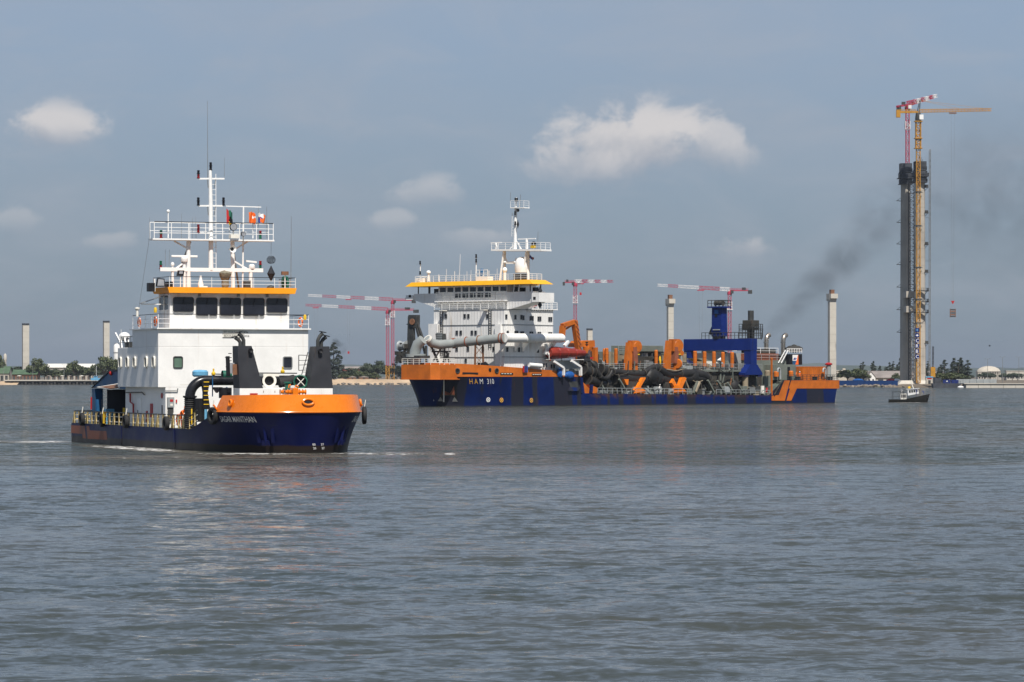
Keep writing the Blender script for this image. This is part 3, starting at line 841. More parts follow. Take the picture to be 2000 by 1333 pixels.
# ------------------------------------------------------------------ buildings on the shore
def shed(name, label, cat, x0, x1, y0, y1, z0, eave, ridge, wall, roof, doors=0, gable_windows=False):
    """pitched-roof building, ridge along x, with doors / windows built in"""
    t = thing(name, label, cat, (x0, y0, z0))
    L, D = x1 - x0, y1 - y0
    b = MB(); b.box(0, L, 0, D, 0, eave)
    b.prism([(0, 0, eave), (0, D / 2, ridge), (0, D, eave)], (0.25, 0, 0)); b.prism([(L - 0.25, 0, eave), (L - 0.25, D / 2, ridge), (L - 0.25, D, eave)], (0.25, 0, 0))
    b.build('wall', wall, t)
    for sg in (0, 1):
        a = (-0.4, -0.6 if sg == 0 else D + 0.6, eave - 0.15); c = (-0.4, D / 2, ridge + 0.12)
        MB().prism([a, c, (c[0], c[1], c[2] + 0.22), (a[0], a[1], a[2] + 0.22)], (L + 0.8, 0, 0)).build('roof', roof, t)
    for i in range(doors):
        x = L * (i + 0.5) / doors
        MB().box(x - L * 0.3 / doors, x + L * 0.3 / doors, -0.08, 0.02, 0.1, eave * 0.72).build('door', 'dark_steel', t)
    if gable_windows:
        for yy in (D * 0.3, D * 0.7): MB().box(-0.06, 0.05, yy - 0.6, yy + 0.6, eave * 0.5, eave * 0.8).build('window', 'glass_dark', t)
    return t


shed('warehouse', 'long grey-roofed warehouse with white gable behind the blue barrier', 'warehouse', 192.853, 234.476, 1850, 1868, 1.6, 3.2, 6.6, 'plaster', 'roof_grey', 9)
t = thing('gable_building', 'white gabled building at the left end of the warehouse', 'building', (190.739, 1835, 1.6))
MB().prism([(0, 0, 0), (4.6, 0, 0), (4.6, 0, 3.4), (2.3, 0, 6.4), (0, 0, 3.4)], (0, 10, 0)).build('wall', 'white', t)
MB().prism([(-0.3, -0.3, 3.3), (2.3, -0.3, 6.5), (4.9, -0.3, 3.3), (4.9, -0.3, 3.55), (2.3, -0.3, 6.8), (-0.3, -0.3, 3.55)], (0, 10.6, 0)).build('roof', 'roof_grey', t)
for xx in (1.0, 3.0): MB().box(xx, xx + 0.8, -0.06, 0.05, 1.2, 2.5).build('window', 'glass_dark', t)
shed('long_shed', 'long cream flat-looking shed behind the left shore trees', 'shed', -331.039, -297.645, 2420, 2450, 1.6, 10.2, 12.6, 'concrete_grey', 'cream', 8)
shed('pavilion', 'green-roofed pavilion at the left edge of the far shore', 'pavilion', -346.918, -337.644, 2290, 2306, 2.5, 5.0, 9.5, 'plaster', 'roof_green', 3)
shed('pavilion', 'low pavilion with pale green roof left of the first pier', 'pavilion', -334.507, -318.056, 2285, 2301, 2.5, 4.4, 7.2, 'wood_brown', 'roof_green', 7)
t = shed('kiosk_row', 'row of low stalls with red awnings on the bank between the ships', 'kiosk', -119.016, -94.281, 2390, 2400, 1.6, 8.2, 10.5, 'wood_brown', 'roof_grey', 6)
for i in range(9):
    MB().prism([(0.4 + i * 2.7, -0.2, 9.0), (2.6 + i * 2.7, -0.2, 9.0), (2.6 + i * 2.7, -2.0, 7.4), (0.4 + i * 2.7, -2.0, 7.4)], (0, 0, 0.15)).build('awning', 'red', t)
for p, w in ((682, 4.5), (702, 6.0)):
    t = thing('hut', 'small brown wooden hut on the sand, %s of the two' % ('left' if p == 682 else 'right'), 'hut', (-343.783 + p * 2292 / 6667.0, 2292, 2.6))
    MB().box(0, w, 0, 4, 0, 2.2).build('wall', 'wood_brown', t); MB().prism([(-0.3, -0.3, 2.2), (w + 0.3, -0.3, 2.2), (w + 0.3, -0.3, 2.4), (w / 2, -0.3, 3.2), (-0.3, -0.3, 2.4)], (0, 4.6, 0)).build('roof', 'roof_grey', t)
    MB().box(w * 0.4, w * 0.6, -0.05, 0.03, 0, 1.8).build('door', 'dark_steel', t)
# water tower and silo
t = thing('water_tower', 'small white water tower in the haze at far left', 'water tower', (-400.930, 2700, 2))
MB().lathe([(0.5, 0), (0.5, 14), (1.1, 15.5), (1.3, 17), (1.3, 20), (0.8, 21.2), (0.01, 21.6)], n=16).build('tank', 'concrete', t, True)
for i in range(6):
    a = i * 1.05; MB().tube([(1.0 * math.cos(a), 1.0 * math.sin(a), 0), (1.0 * math.cos(a), 1.0 * math.sin(a), 15.4)], 0.12, 6).build('leg', 'concrete', t)
t = thing('silo', 'white cement silo behind the aft end of the near ship', 'silo', (-269.801, 2330, 2))
MB().lathe([(0.8, 8), (2.2, 11), (2.2, 24), (1.6, 25.2), (0.6, 26), (0.01, 26.2)], n=18).build('tank', 'white', t, True)
for i in range(4): MB().tube([(2.0 * math.cos(i * 1.571), 2.0 * math.sin(i * 1.571), 0), (2.0 * math.cos(i * 1.571), 2.0 * math.sin(i * 1.571), 11.5)], 0.2, 6).build('leg', 'steel', t)
MB().lathe([(2.35, 13.4), (2.35, 13.9)], n=18).build('ring_band', 'steel', t); MB().lathe([(2.35, 19.4), (2.35, 19.9)], n=18).build('ring_band', 'steel', t)
railing('railing', [(1.5 * math.cos(a * 0.785), 1.5 * math.sin(a * 0.785), 25.2) for a in range(9)], 1.1, 'steel', t, 2, 1.2, 0.05)
# domed hall and neighbours on the right horizon
t = thing('domed_hall', 'domed pale hall in the haze at far right', 'hall', (446.858, 3200, 2))
MB().lathe([(11.2, 8.0), (10.6, 9.2), (8.8, 11.0), (5.6, 12.4), (2, 13.1), (0.01, 13.2)], n=28).build('dome', 'plaster', t, True)
MB().lathe([(10.2, 0), (10.2, 7.9), (11.6, 7.9), (11.6, 8.4)], n=28).build('wall', 'concrete_grey', t)
for i in range(14):
    a = math.pi + math.pi * (i + 0.5) / 14; MB().bar((11.1 * math.cos(a), 11.1 * math.sin(a), 0), (11.1 * math.cos(a), 11.1 * math.sin(a), 7.9), 0.5).build('column', 'concrete', t)
for nm, p, w, h, lb, ml in (('office_block', 1966, 20, 8, 'pale low block right of the domed hall', 'concrete'), ('office_block', 1910, 9, 7.5, 'low grey block left of the domed hall', 'concrete_grey')):
    t = thing(nm, lb, 'building', (-472.476 + p * 3150 / 6667.0, 3150, 2))
    MB().box(0, w, 0, 12, 0, h).build('wall', ml, t); MB().box(-0.4, w + 0.4, -0.4, 12.4, h, h + 0.7).build('roof', 'concrete', t)
    for r_ in range(2):
        for i in range(int(w / 2.6)): MB().box(0.8 + i * 2.5, 2.2 + i * 2.5, -0.06, 0.05, 1.4 + r_ * 3, 3.0 + r_ * 3).build('window', 'glass_dark', t)
t = thing('white_house', 'small cream house behind the trees right of the big ship stern', 'house', (180.681, 1900, 1.6))
MB().box(0, 6, 0, 6, 0, 7).build('wall', 'plaster', t); MB().box(-0.3, 6.3, -0.3, 6.3, 7, 7.4).build('roof', 'concrete', t); MB().box(3.5, 5.0, 1, 3, 7.4, 8.4).build('chimney', 'plaster', t)
for xx in (0.8, 3.4): MB().box(xx, xx + 1.2, -0.06, 0.05, 4.4, 5.9).build('window', 'glass_dark', t)
# lamp posts and wires
for p, y, h, lb in ((7, 2250, 10, 'thin lamp post at the left edge of the quay'), (64, 2250, 10, 'lamp post right of the first pier on the quay'),
                    (125, 2250, 11, 'tall lamp post in the middle of the left quay'),
                    (1929, 1720, 12, 'thin lamp post before the domed hall'), (1958, 1720, 13, 'thin lamp post right of the domed hall'), (1990, 1720, 13, 'thin lamp post at the right edge')):
    t = thing('lamp_post', lb, 'lamp post', ((p - 1000) * y / 6667.0, y, 2.2))
    MB().tube([(0, 0, 0), (0, 0, h)], [0.16, 0.09], 6).build('pole', 'steel', t)
    for sg in (-1, 1):
        MB().tube([(0, 0, h), (0.9 * sg, 0, h + 0.2)], 0.05, 5).build('arm', 'steel', t); MB().box(min(0.8 * sg, 1.5 * sg), max(0.8 * sg, 1.5 * sg), -0.15, 0.15, h + 0.12, h + 0.28).build('lantern', 'steel', t)
# stakes and small shelters on the quay
rs = random.Random(5)
for i, p in enumerate((34, 92, 106, 118, 132, 143, 156, 166)):
    t = thing('shelter', 'small awning shelter on the left quay, %s of eight from the left' % ORD[i], 'shelter', ((p - 1000) * 2256 / 6667.0, 2256, 3.3), 0, 'awning shelters on the left quay')
    for sx in (0, 2.2):
        for sy in (0, 1.8): MB().bar((sx, sy, 0), (sx, sy, 2.4), 0.14).build('post', 'wood_brown', t)
    MB().prism([(-0.3, -0.3, 2.4), (2.5, -0.3, 2.4), (2.5, -0.3, 2.55), (1.1, -0.3, 2.9), (-0.3, -0.3, 2.55)], (0, 2.4, 0)).build('roof', ('cream', 'roof_grey', 'dark_steel')[i % 3], t)
# fishing boat on the left quay
t = thing('fishing_boat', 'pale blue fishing boat with a mast at the left quay', 'fishing boat', (-273.959, 2222, 2.9))
MB().prism([(0, 0, 0), (6.2, 0, 0), (7.4, 0, 1.9), (6.0, 0, 1.5), (-0.4, 0, 1.5)], (0, 2.2, 0)).build('hull', 'sky_blue', t)
MB().box(1.6, 4.0, 0.3, 1.9, 1.5, 2.9).build('wheelhouse', 'sky_blue', t); MB().box(1.9, 3.7, 0.24, 0.32, 2.1, 2.6).build('window', 'glass_dark', t)
MB().tube([(3.2, 1.1, 2.9), (3.2, 1.1, 9.5)], 0.11, 6).build('mast', 'white_clean', t); MB().tube([(3.2, 1.1, 9), (0.4, 1.1, 2.0)], 0.04, 4).build('stay', 'steel', t)

# ------------------------------------------------------------------ concrete piers of the unfinished viaduct
def pier(label, px, w, dep, top, Y, cap=False, base=1.0, rot=R(20)):
    X = (px - 1000) * Y / 6667.0; z = 5.7 - (top - 735) * Y / 6667.0
    t = thing('concrete_pier', label, 'pier', (X, Y, base), rot)
    h = z - base; n = max(4, int(h / 4.5)); body = h - (4.5 if cap else 1.2)
    for i in range(n):
        za, zb = body * i / n, body * (i + 1) / n - 0.06
        MB().box(-w / 2, w / 2, -dep / 2, dep / 2, za, zb).build('lift_section', 'concrete', t, bevel=0.12)
    MB().box(-w / 2 + 0.08, w / 2 - 0.08, -dep / 2 + 0.08, dep / 2 - 0.08, 0, body).build('core', 'concrete_grey', t)
    if cap:
        MB().prism([(-w / 2, -dep / 2, body), (w / 2, -dep / 2, body), (w / 2 + 0.2, -dep / 2, body + 1.0), (w / 2 + 0.2, -dep / 2, h - 0.6), (-w / 2 - 0.2, -dep / 2, h - 0.6), (-w / 2 - 0.2, -dep / 2, body + 1.0)], (0, dep + 1.2, 0)).build('pier_head', 'concrete', t)
        MB().box(-w / 2 - 0.15, w / 2 + 0.25, -dep / 2 - 1.5, -dep / 2 - 0.01, body + 1.4, h - 0.62).build('bracket', 'concrete', t)
        MB().box(-1.0, 1.0, -1.0, 1.2, h - 0.6, h + 1.6).build('bearing_block', 'wood_brown', t)
        MB().box(-w, w, -dep, dep, -1, 1.4).build('footing', 'concrete', t)
    else:
        for i in range(5): MB().box(-w / 2 + w * i / 5 + 0.05, -w / 2 + w * (i + 1) / 5 - 0.05, -dep / 2 - 0.2, dep / 2 + 0.2, body + 0.01, h).build('formwork_panel', 'formwork', t)
    return t


pier('leftmost bare concrete pier with dark top on the far shore', 50, 4.4, 3.4, 632, 2330)
pier('second bare concrete pier from the left, rising behind dark trees', 207.5, 4.0, 3.4, 627, 2360)
pier('short pale pier with dark top seen over the orange gantry', 1151.5, 3.4, 3.0, 642, 2300)
pier('tall pier with widened head rising behind the middle of the big ship', 1309, 3.2, 2.6, 582, 1850, True)
pier('tall pier with widened head just right of the big ship stern', 1625, 3.8, 2.8, 572, 1820, True)

# ------------------------------------------------------------------ lattice cranes
def lattice(b, p, q, w, h, bays, r, up=(0, 0, 1), taper=1.0):
    p, q = V(p), V(q); d = (q - p).normalized(); up = V(up)
    x = d.cross(up).normalized(); y = x.cross(d).normalized()
    def cn(f, i):
        k = 1 + (taper - 1) * f
        sx, sy = ((-1, -1), (1, -1), (1, 1), (-1, 1))[i]
        return p.lerp(q, f) + x * (sx * w / 2 * k) + y * (sy * h / 2 * k)
    for i in range(4): b.bar(cn(0, i), cn(1, i), r)
    for j in range(bays):
        f0, f1 = j / bays, (j + 1) / bays
        for i in range(4):
            k = (i + 1) % 4
            b.bar(cn(f0, i), cn(f1, k), r * 0.7) if j % 2 else b.bar(cn(f0, k), cn(f1, i), r * 0.7)
            b.bar(cn(f0, i), cn(f0, k), r * 0.6)


def flat_top_crane(label, mast_px, Y, base_z, slew_py, tip_px, tip_py, tail_px, bands, msec, group=None, hook=None, dy=0.0, foot_yellow=0.0):
    """tower crane without cat-head: mast, slewing unit, banded jib, counter-jib with ballast"""
    k = Y / 6667.0; X = (mast_px - 1000) * k; zs = 5.7 - (slew_py - 735) * k
    t = thing('tower_crane', label, 'crane', (X, Y, base_z), 0, group)
    H_ = zs - base_z
    if foot_yellow:
        b = MB(); lattice(b, (0, 0, 0), (0, 0, foot_yellow), 2.2, 2.2, 4, 0.34, (0, 1, 0)); b.build('mast_foot', 'crane_yellow', t)
    b = MB(); lattice(b, (0, 0, foot_yellow), (0, 0, H_ - 2.2), 1.8, 1.8, int((H_ - foot_yellow) / 2.0), 0.26, (0, 1, 0)); b.build('mast', 'crane_red', t)
    b = MB(); lattice(b, (0, 0, H_ * 0.80), (0, 0, H_ * 0.80 + 4.5), 2.7, 2.7, 3, 0.24, (0, 1, 0)); b.box(-1.9, 1.9, -1.9, 1.9, H_ * 0.80 - 0.2, H_ * 0.80); b.build('climbing_collar', 'crane_white', t)
    MB().lathe([(0.01, 0), (1.3, 0), (1.5, 0.7), (1.1, 2.2), (0.01, 2.2)], (0, 0, H_ - 2.2), 12).build('slewing_ring', 'crane_red', t, True)
    xt, zt = (tip_px - mast_px) * k, (slew_py - tip_py) * k
    sg = 1 if xt > 0 else -1
    n = len(bands); tip = V(xt, dy, zt)
    for i, bm in enumerate(bands):
        b = MB(); p0 = V(0, 0, H_ + 1.0) + tip * ((i + 0.02) / n); p1 = V(0, 0, H_ + 1.0) + tip * ((i + 0.98) / n)
        tp = 1.0 - 0.35 * i / n; tq = (1.0 - 0.35 * (i + 1) / n) / tp
        lattice(b, p0, p1, 1.5 * tp, 2.0 * tp, max(3, int((p1 - p0).length / 2.0)), 0.25 * tp, (0, 0, 1), tq)
        b.build('jib_section', bm, t)
    xb = (tail_px - mast_px) * k
    b = MB(); b.bar((0, 0, H_ + 0.3), (xb, 0, H_ + 0.3), 1.5, 0.55); lattice(b, (0, 0, H_ + 1.1), (xb * 0.85, 0, H_ + 0.9), 1.4, 0.9, 8, 0.13); b.build('counter_jib', 'crane_red', t)
    MB().box(min(xb, xb * 0.82), max(xb, xb * 0.82), -0.8, 0.8, H_ - 1.6, H_ + 0.6).build('ballast', 'dark_steel', t)
    MB().box(min(xb * 0.72, xb * 0.55), max(xb * 0.72, xb * 0.55), -0.8, 0.8, H_ + 0.6, H_ + 2.1).build('winch_house', 'dark_steel', t)
    MB().box(-1.4 * sg - 0.8, -1.4 * sg + 0.8, -2.2, -0.6, H_ - 1.4, H_ + 0.4).build('cab', 'dark_steel', t)
    if hook:
        f, drop = hook; c = V(0, 0, H_ + 0.1) + tip * f
        MB().box(c.x - 2.0, c.x + 2.0, c.y - 0.7, c.y + 0.7, c.z - 0.9, c.z - 0.35).build('trolley', 'crane_red', t)
        b = MB()
        for s_ in (-1.1, 1.1): b.bar(c + V(s_, 0, -0.9), c + V(s_ * 0.4, 0, -drop), 0.07)
        b.build('hoist_rope', 'steel', t); MB().box(c.x - 0.6, c.x + 0.6, c.y - 0.4, c.y + 0.4, c.z - drop - 1.6, c.z - drop).build('hook_block', 'red', t)
    return t


r_, w_ = 'crane_red', 'crane_white'
flat_top_crane('upper and farther of the paired red cranes left of the big ship', 767, 2330, 1.8, 588, 602, 580.5, 812, [r_, w_, r_, w_, r_, w_], 1, None, (0.52, 36), -6.0, 11.0)
flat_top_crane('lower and nearer of the paired red cranes left of the big ship', 757, 2300, 1.8, 607, 597, 599.5, 818, [r_, w_, r_, w_, r_], 1, None, (0.87, 30), -8.0, 11.0)
flat_top_crane('red and white crane rising behind the orange gantry of the big ship', 1123.5, 2100, 1.8, 553, 1199, 551.5, 1099, [w_, r_, w_, r_, w_, r_], 1, None, (0.14, 6), 18.0)
flat_top_crane('red and white crane behind the blue gantry of the big ship', 1425, 2000, 1.8, 569, 1282, 561.5, 1469, [w_, r_, r_, w_, w_, r_, w_], 1, None, (0.40, 45), -10.0)

# ------------------------------------------------------------------ the unfinished bridge tower
K = 1727 / 6667.0
T = thing('bridge_tower', 'tall unfinished concrete bridge tower at the right', 'tower', (203.603, 1727, 0))
b = MB(); b.prism([(-9.5, -7, -2), (9.5, -7, -2), (9.5, -7, 1.9), (-9.5, -7, 1.9)], (0, 16, 0)); b.build('pile_cap', 'concrete', T, bevel=0.2)
for xa, xb_ in ((-7.8, -0.4), (0.4, 7.8)):
    MB().prism([(xa - 0.6, -5.5, 1.92), (xb_ + 0.6, -5.5, 1.92), (xb_ - 0.9, -4.0, 3.5), (xa + 0.9, -4.0, 3.5)], (0, 10, 0)).build('plinth', 'concrete', T)
HT = 112.0


def leg_ring(cx, cy, wx, wy, z, ch=1.1):
    cr, sr = math.cos(R(25)), math.sin(R(25))
    return [(cx + x * cr - y * sr, cy + x * sr + y * cr, z) for x, y in ((-wx, -wy + ch), (-wx + ch, -wy), (wx - ch, -wy), (wx, -wy + ch), (wx, wy - ch), (wx - ch, wy), (-wx + ch, wy), (-wx, wy - ch), (-wx, -wy + ch))]


for cx, cy, nm in ((2.8, 0.0, 'front'), (-2.6, 16.0, 'rear')):
    nseg = 26
    for i in range(nseg):
        za, zb = 3.0 + (HT - 3) * i / nseg, 3.0 + (HT - 3) * (i + 1) / nseg - 0.10
        ka, kb = 1 - 0.14 * i / nseg, 1 - 0.14 * (i + 1) / nseg
        MB().grid([leg_ring(cx, cy, 2.5 * ka, 2.6 * ka, za), leg_ring(cx, cy, 2.5 * kb, 2.6 * kb, zb)]).build('lift_section', 'concrete_grey', T)
    MB().grid([leg_ring(cx, cy, 2.42, 2.52, 2.0), leg_ring(cx, cy, 2.06, 2.14, HT)]).build('core', 'concrete_grey', T)
for z in (38.0, 45.5):
    MB().box(-4.0, 4.6, 1.0, 15.0, z, z + 3.2).build('cross_beam', 'concrete_grey', T)
for z, xw in ((37.5, 5.6), (43.0, 5.6), (48.5, 5.6)):
    b = MB(); b.box(-0.9, 6.6, -4.6, -3.0, z, z + 0.45); b.box(5.4, 6.7, -4.6, 3, z, z + 0.45)
    b.bar((4.2, -4, z - 2.4), (6.0, -4, z), 0.2); b.build('work_platform', 'dark_steel', T)
    railing('railing', [(-0.9, -4.6, z + 0.45), (6.7, -4.6, z + 0.45), (6.7, 3, z + 0.45)], 1.2, 'dark_steel', T, 2, 1.2, 0.06)
# scaffold stair between the legs, boarded landings
b = MB(); lattice(b, (-0.9, 5.5, 2), (-0.9, 5.5, HT - 6), 2.8, 2.8, 54, 0.22, (0, 1, 0)); b.build('scaffold_tower', 'dark_steel', T)
for i in range(52):
    z = 4 + i * (HT - 12) / 52
    MB().box(-2.2, 0.4, 4.0, 7.0, z, z + 0.16).build('landing', ('concrete_grey', 'wood_brown', 'steel')[i % 3], T)
    if i % 2: MB().bar((-2.0, 4.05, z), (0.2, 4.05, z + (HT - 12) / 52), 0.22, 0.12).build('stair_flight', 'steel', T)
# climbing formwork crown
b = MB()
for cx, cy in ((2.8, 0), (-2.6, 16)):
    for i, (z0, z1, e) in enumerate(((HT - 8.5, HT - 5.8, 0.9), (HT - 5.5, HT - 2.6, 1.5), (HT - 2.3, HT + 2.2, 0.6))):
        b = MB(); b.box(cx - 2.5 - e, cx + 2.5 + e, cy - 3.2 - e, cy + 3.2 + e, z0, z0 + 0.35)
        for s_ in (-1, 1):
            b.box(cx + s_ * (2.4 + e * 0.5) - 0.3, cx + s_ * (2.4 + e * 0.5) + 0.3, cy - 3, cy + 3, z0 + 0.3, z1)
            b.box(cx - 2.5, cx + 2.5, cy + s_ * (3.1 + e * 0.5) - 0.3, cy + s_ * (3.1 + e * 0.5) + 0.3, z0 + 0.3, z1)
        b.build('formwork', 'formwork', T)
        railing('railing', [(cx - 2.5 - e, cy - 3.2 - e, z0 + 0.35), (cx + 2.5 + e, cy - 3.2 - e, z0 + 0.35), (cx + 2.5 + e, cy + 3.2 + e, z0 + 0.35)], 1.4, 'formwork', T, 2, 1.4, 0.07)
for i in range(12): MB().tube([(2.8 + random.uniform(-1.8, 1.8), random.uniform(-2, 2), HT), (2.6 + random.uniform(-2.2, 2.2), random.uniform(-2, 2), HT + random.uniform(2.5, 4.5))], 0.09, 4).build('rebar', 'wood_brown', T)
# brackets on the flanks
for z in (28, 39.5, 51, 62.5, 73, 84, 95): 
    MB().bar((-5.2, 15, z), (-7.4, 13, z + 0.1), 0.5, 0.3).bar((-5.2, 15, z + 1.6), (-7.4, 13, z + 0.1), 0.16).build('bracket', 'dark_steel', T)
for z in (22, 58, 72, 88, 101):
    b = MB(); b.box(4.8, 6.9, -2, 1.5, z, z + 0.35); b.box(5.3, 6.8, -1.6, 1.1, z + 0.35, z + 1.5); b.bar((4.9, 0, z - 1.8), (6.7, 0, z), 0.2); b.build('side_platform', 'dark_steel', T)
b = MB(); b.tube([(-0.6, -3.6, 3), (-0.6, -3.4, 45)], 0.35, 8); b.tube([(-1.7, -3.3, 3), (-1.7, -3.3, 26)], 0.22, 8); b.build('riser_pipe', 'concrete', T, True)
# material hoist mast right of the tower
t = thing('hoist_mast', 'thin hoist mast standing just right of the bridge tower', 'mast', (211.245, 1727, 2))
b = MB(); lattice(b, (0, 0, 0), (0.2, 0, 118.5), 0.75, 0.75, 80, 0.16, (0, 1, 0)); b.build('mast', 'steel', t)
for z in (40, 62, 84, 104): MB().bar((0, 0, z), (-1.8, 1.5, z), 0.16).build('wall_tie', 'steel', t)
# yellow cat-head crane climbing the tower
t = thing('tower_crane', 'yellow hammerhead crane climbing the front of the bridge tower', 'crane', (204.574, 1719, 2.2))
zs = 138.228 - 2.2
b = MB(); lattice(b, (0, 0, 0), (0, 0, zs - 4), 1.9, 1.9, 58, 0.30, (0, 1, 0)); b.build('mast', 'crane_yellow', t)
for z in (30, 42, 58, 79, 96):
    b = MB(); b.box(-1.5, 1.5, -1.5, 1.5, z, z + 0.5); b.bar((-1.2, 1.4, z + 0.2), (-2.0, 4.5, z + 0.2), 0.3); b.bar((1.2, 1.4, z + 0.2), (2.6, 4.5, z + 0.2), 0.3); b.build('wall_tie', 'dark_steel', t)
b = MB(); lattice(b, (0, 0, zs - 18), (0, 0, zs - 4), 2.6, 2.6, 6, 0.26, (0, 1, 0))
for z in (zs - 18, zs - 13, zs - 4.5): b.box(-2.0, 2.0, -2.0, 2.0, z, z + 0.4)
b.build('climbing_frame', 'crane_yellow', t)
MB().lathe([(0.01, 0), (1.5, 0), (1.6, 1.2), (1.2, 4), (0.01, 4)], (0, 0, zs - 4), 12).build('slewing_ring', 'dark_steel', t, True)
MB().box(0.4, 2.4, -2.2, -0.7, zs - 3.4, zs - 1.0).build('cab', 'white_clean', t)
k = 1719 / 6667.0
b = MB(); lattice(b, (0.5, 0, zs + 1.0), (143 * k, 0, zs + 1.6), 1.3, 1.5, 24, 0.22, (0, 0, 1), 0.8); b.build('jib', 'crane_yellow', t)
b = MB(); b.bar((0, 0, zs + 0.4), (-42 * k, 0, zs + 0.3), 1.6, 0.8); lattice(b, (-1, 0, zs + 1.2), (-36 * k, 0, zs + 1.2), 1.4, 0.8, 7, 0.14); b.build('counter_jib', 'crane_yellow', t)
MB().box(-43 * k, -35 * k, -1.0, 1.0, zs - 2.3, zs + 1.6).build('ballast', 'crane_yellow', t)
b = MB(); lattice(b, (0, 0, zs), (0.9, 0, zs + 6.4), 1.3, 1.3, 4, 0.2, (0, 1, 0), 0.35); b.build('cat_head', 'dark_steel', t)
b = MB(); b.bar((0.9, 0, zs + 6.3), (80 * k, 0, zs + 2.2), 0.10); b.bar((0.9, 0, zs + 6.3), (130 * k, 0, zs + 2.2), 0.10); b.bar((0.9, 0, zs + 6.3), (-38 * k, 0, zs + 1.4), 0.10); b.build('pendant', 'crane_yellow', t)
cx = (1860 - 1792.5) * k
MB().box(cx - 1.8, cx + 1.8, -0.7, 0.7, zs - 0.4, zs + 0.2).build('trolley', 'wood_brown', t)
zh = 43.602 - 2.2
b = MB()
for s_ in (-0.8, 0.8): b.bar((cx + s_, 0, zs - 0.4), (cx + s_ * 0.4, 0, zh), 0.07)
b.build('hoist_rope', 'steel', t)
MB().prism([(cx - 0.9, -0.3, zh), (cx + 0.9, -0.3, zh), (cx + 0.2, -0.3, zh - 1.5), (cx - 0.2, -0.3, zh - 1.5)], (0, 0.6, 0)).build('hook_block', 'red', t)
ld = thing('hoisted_load', 'square framed brown formwork panel hanging from the yellow crane hook', 'load', (t.location.x + cx, 1719, 35.351))
b = MB(); b.box(-1.45, -1.2, -0.5, 0.5, 0, 4.2); b.box(1.2, 1.45, -0.5, 0.5, 0, 4.2); b.build('frame', 'wood_brown', ld)
for i in range(5): MB().box(-1.2, 1.2, -0.4, 0.4, 0.1 + i * 0.85, 0.75 + i * 0.85).build('slat', 'wood_brown' if i % 2 else 'dark_steel', ld)
MB().bar((-1.3, 0, 4.2), (0, 0, 6.3), 0.07).bar((1.3, 0, 4.2), (0, 0, 6.3), 0.07).build('sling', 'steel', ld)
# red crane on the tower top, jib pointing up and away
t = thing('tower_crane', 'dark red crane with raised red and white jib on top of the bridge tower', 'crane', (201.960, 1743, HT))
z0 = 143.739 - HT
b = MB(); lattice(b, (0, 0, -4), (0, 0, z0 - 2), 1.7, 1.7, 12, 0.30, (0, 1, 0)); b.build('mast', 'crane_red', t)
b = MB(); lattice(b, (0, 0, z0 - 12), (0, 0, z0 - 8), 2.4, 2.4, 2, 0.24, (0, 1, 0)); b.build('climbing_collar', 'crane_white', t)
MB().lathe([(0.01, 0), (1.3, 0), (1.5, 0.7), (1.1, 2.2), (0.01, 2.2)], (0, 0, z0 - 2), 12).build('slewing_ring', 'crane_red', t, True)
tip = V(18.6, 30, 6.6)
for i, m_ in enumerate((r_, r_, w_, r_, w_, r_, w_)):
    b = MB(); p0 = V(0, 0, z0 + 1) + tip * ((i + 0.02) / 7); p1 = V(0, 0, z0 + 1) + tip * ((i + 0.98) / 7)
    lattice(b, p0, p1, 1.5 - 0.1 * i, 2.2 - 0.12 * i, 3, 0.26); b.build('jib_section', m_, t)
cb = V(-6.2, -9, -1.6)
MB().bar((0, 0, z0 + 0.5), V(0, 0, z0 + 0.5) + cb, 1.5, 0.9).build('counter_jib', 'crane_red', t)
c_ = V(0, 0, z0 + 0.2) + cb * 0.86; MB().box(c_.x - 1.1, c_.x + 1.1, c_.y - 1, c_.y + 1, c_.z - 2, c_.z + 0.6).build('ballast', 'dark_steel', t)
c_ = V(0, 0, z0 + 1.2) + cb * 0.4; MB().box(c_.x - 0.9, c_.x + 0.9, c_.y - 0.9, c_.y + 0.9, c_.z - 0.4, c_.z + 1.1).build('winch_house', 'dark_steel', t)
MB().box(0.2, 1.8, -2.4, -0.9, z0 - 1.6, z0 + 0.2).build('cab', 'crane_white', t)
# lettered sign boards stacked up the yellow mast
sg_ = thing('vertical_sign', 'stack of blue sign boards with white letters on the yellow crane mast', 'sign', (203.781, 1716.6, 0))
for i, ch in enumerate(('+', 'o', 'C', 'R', 'B', 'C')):
    z = 28.873 - i * 10.35 * 1716.6 / 6667.0
    p = MB().box(-0.98, 0.98, 0, 0.12, z - 1.02, z + 1.02).build('sign_board', 'blue_gantry', sg_)
    if ch in 'CRB':
        letter(ch, 2.35, 'white_clean', p, (-0.80, -0.02, z - 0.83), (1, 0, 0), (0, 0, 1))
    elif ch == '+':
        MB().add([(0, -.02, z - .8), (.18, -.02, z - .18), (.8, -.02, z), (.18, -.02, z + .18), (0, -.02, z + .8), (-.18, -.02, z + .18), (-.8, -.02, z), (-.18, -.02, z - .18)], [tuple(range(8))]).build('emblem', 'sky_blue', p)
    else:
        MB().add([(-.85, -.02, z), (-.3, -.02, z - .2), (0, -.02, z - .6), (.3, -.02, z - .2), (.85, -.02, z), (.3, -.02, z + .2), (0, -.02, z + .6), (-.3, -.02, z + .2)], [tuple(range(8))]).build('emblem', 'white_clean', p)

